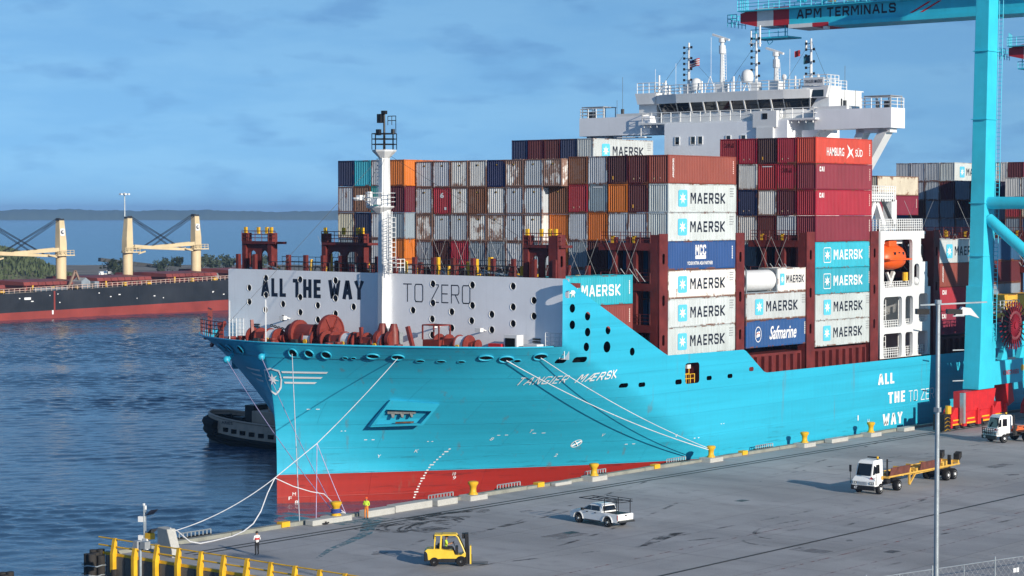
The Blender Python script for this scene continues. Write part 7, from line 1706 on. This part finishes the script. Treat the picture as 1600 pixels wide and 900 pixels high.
# ================================================================ tug
tg_=thing('tugboat','black and tan harbour tug half hidden behind the turquoise bow','tugboat',(38.5,62.0,ZW-.35),R(96))
def tug_hw(u): return 4.6*(1-max(0,(u-.35)/.65)**2.6)**.5 if u>.35 else 4.6*(.86+.14*min(1,u/.2))
def tugring(z,scale=1.0,n=26):
    P=[]
    for i in range(n+1): u=i/n; P.append((-13+25*u*1.0,-tug_hw(u)*scale,z+1.0*u**3))
    for i in range(n,-1,-1): u=i/n; P.append((-13+25*u,tug_hw(u)*scale,z+1.0*u**3))
    return P
loft([tugring(-1.5,.86),tugring(.0,.95),tugring(1.0,1.0)]).build('hull',M['bblack'],tg_,True,50)
mb=MB(); mb.tube(tugring(.85,1.03),.34,6,True); mb.tube(tugring(.2,1.0),.22,6,True); mb.tube([(p[0]*1.0+.15,p[1],p[2]+.9) for p in tugring(1.1,1.03)[22:32]],.62,8); mb.tube([(p[0]*1.0+.1,p[1],p[2]+.1) for p in tugring(1.0,1.03)[22:32]],.55,8); mb.build('rubber_fender',M['tyre'],tg_,True)
a_,b__=tugring(1.0,1.0),tugring(3.0,.95)
mb=MB(); n_=len(a_); mb.add(a_+b__,[(i,(i+1)%n_,n_+(i+1)%n_,n_+i) for i in range(n_)]); bwk=mb.build('bulwark',M['tugtan'],tg_,True,50)
mb=MB(); c_=tugring(1.7,.9); mb.add(c_,[tuple(range(len(c_)))]); mb.build('deck',paint('tug_deck',(.08,.03,.03),.8,.2,1),tg_)
mb=MB(); q_=tugring(3.02,.95); mb.tube(q_,.14,5,True); mb.build('bulwark_cap',M['tugtan'],tg_,True)
for i in range(9):
    x=-6+1.55*i; u=(x+13)/25
    for s in (-1,1): mb=MB(); mb.cbox((x,s*(tug_hw(u)*.985+.02),1.75+u**3),(.85,.12,.5)); mb.build('freeing_port',M['dark'],tg_)
me=fit(text_mesh('ARIES',1,.01),2.2,.38); 
mk('lettering',remap(me,lambda a,b,c:(3.2+a-1.0,-(tug_hw((2.2+a+13)/25)*.965+.06),2.75+b)) if False else remap(me,lambda a,b,c:(7.4-a,tug_hw((7.4-a+13)/25)*.955+.05,2.85+b)),M['navy'],bwk)
mb=MB(); mb.box(-9,3.2,-2.7,2.7,1.8,4.6); hs_=mb.build('deckhouse',M['tugtan'],tg_,bev=.1)
mb=MB(); mb.box(-6,1.2,-2.1,2.1,4.6,7.0); mb.build('wheelhouse',M['tugtan'],hs_,bev=.1)
mb=MB(); mb.box(-6.05,1.25,-2.15,2.15,5.5,6.4); mb.build('window_band',M['glass'],hs_)
mb=MB(); mb.box(-6.4,1.6,-2.4,2.4,7.0,7.2); mb.cyl((-2,0,7.2),(-2,0,11),.15,n=6); mb.build('roof',M['black'],hs_)
for y in (-1.3,1.3): mb=MB(); mb.cyl((-7.6,y,4.6),(-7.6,y,7.4),.5,n=10); mb.build('funnel',M['black'],hs_,True)
mb=MB(); mb.cyl((6.2,-1.3,2.9),(6.2,1.3,2.9),.75,n=14); mb.box(5.4,7,-1.8,-1.3,1.8,3.6); mb.box(5.4,7,1.3,1.8,1.8,3.6); mb.tube([(9.5,-.7,2.2),(9.5,-.7,3.6),(9.5,.7,3.6),(9.5,.7,2.2)],.16,6); mb.box(3.2,4.6,-2.3,2.3,1.9,5.2); mb.build('towing_winch',M['black'],tg_)
mb=MB(); 
mb.tube([(-2.2+.55*math.cos(a*.524),2.76,3.4+.55*math.sin(a*.524)) for a in range(12)],.12,6,True); mb.build('life_ring',M['white'],hs_)
M['ropeb']=paint('blue_rope',(.03,.07,.30),.8,.1,3,streak=False)
# ================================================================ mooring lines
def sagline(a,b,sag,n=18):
    a,b=Vector(a),Vector(b); return [a.lerp(b,i/n)+Vector((0,0,-sag*4*(i/n)*(1-i/n))) for i in range(n+1)]
def rope(label,pts,r=.05,mat='rope',nm='mooring_line',group='mooring lines of the container ship'):
    mb=MB(); mb.tube(pts,r*.8,6); o=mb.build(nm,M[mat],None,True,60); tag(o,label,'rope',group); return o
B0=(-16.6,-.9,1.0); B3=(37.0,-.9,1.1)
rope('long white line from the aft bow fairlead to the two-line bollard',sagline(FP[6],B3,.7),.055)
rope('white line from the wing-side fairlead to the two-line bollard',sagline(FP[7],(37.1,-.85,1.2),.6),.045)
rope('white line hanging straight down the bow in front of the shield',sagline(FP[0]+Vector((-.1,-.1,0)),(-20.35,-.48,.3),.15),.05)
K2=Vector((-14.9,3.0,5.9)); K1=Vector((-22.6,0.0,4.0)); BLK=Vector((-37.0,-4.1,1.75))
rope('grey messenger line from the third bow fairlead running down-left to the wedge block',sagline(FP[4],K2,.15)+sagline(K2,K1,.0,4)[1:]+sagline(K1,BLK,.5)[1:],.045)
rope('lilac line dropping from the upper knot straight to the quay edge',sagline(K2,(-18.7,-.7,.3),.1),.04,'ropep')
rope('lilac line dropping from the upper knot to the right of the roped bollard',sagline(K2,(-14.9,-.3,.35),.1),.04,'ropep')
rope('white line from the lower knot drooping across the red hull to the bollard',[K1,Vector((-20.4,.2,3.1)),Vector((-18.6,.0,2.5)),Vector((-17.3,-.2,2.2)),Vector((-15.9,-.3,1.0)),Vector((-14.9,-.3,.35)),Vector((-16.0,-.8,.6))],.05)
rope('slack white rope curling from the lower knot along the quay to the wedge block',[K1,Vector((-23.6,-.2,2.9)),Vector((-24.6,-.5,1.6)),Vector((-25.6,-.7,.75)),Vector((-26.8,-.9,.32)),Vector((-28.3,-1.2,.12)),Vector((-30.5,-1.5,.06)),Vector((-32.0,-1.7,.07)),Vector((-33.3,-2.0,.4)),Vector((-34.6,-2.6,1.1)),Vector((-35.6,-3.2,1.6)),Vector((-37.0,-4.1,2.02))],.065)
pf1=Vector((1.0,31.46,10.75)); pf2=Vector((.2,25.7,11.3))
for p_,s_ in ((pf1,1),(pf2,1)):
    mb=MB(); mb.sphere(p_,.36,10); mb.beam(p_,p_+Vector((.9,0,.5)),.3,.3); mb.build('mooring_roller',M['teal'],ship,True,50)
rope('lilac line from the left round roller on the bow to the roped bollard',sagline(pf1,(-17.0,-.8,.9),.5),.045,'ropep')
rope('lilac line from the round roller above the shield to the roped bollard',sagline(pf2,(-16.7,-.7,1.0),.4),.045,'ropep')
t=rope('blue rope turns wrapped round the bollard nearest the bow',[Vector((-16.6+.40*math.cos(a*.6),-.9+.40*math.sin(a*.6),.62+.012*a)) for a in range(30)],.07,'ropeb' if 'ropeb' in M else 'ropep','bollard_rope')
mb=MB(); mb.tube([(-19.4,-1.5,.1),(-18.7,-1.9,.1),(-18.0,-1.6,.14),(-18.5,-1.2,.12),(-19.2,-1.4,.16),(-18.6,-1.8,.2)],.07,6); o=mb.build('rope_coil',M['black'],None,True,60); tag(o,'dark rope coil lying beside the roped bollard','rope')
# ================================================================ air
def hazemat():
    m=bpy.data.materials.new('haze_air'); m.use_nodes=True; nt=m.node_tree; nt.nodes.clear()
    v=N(nt,'ShaderNodeVolumePrincipled'); v.inputs['Color'].default_value=(.32,.58,1,1); v.inputs['Density'].default_value=HAZE; v.inputs['Anisotropy'].default_value=.0
    o=N(nt,'ShaderNodeOutputMaterial'); LK(nt,v.outputs[0],o.inputs[1]); return m
HAZE=9e-5
mb=MB(); mb.box(-8900,15900,-8900,15900,-12,82)
hz=mb.build('haze',hazemat()); hz['kind']='stuff'; hz['label']='thin blue haze in the air over the river'; hz['category']='haze'
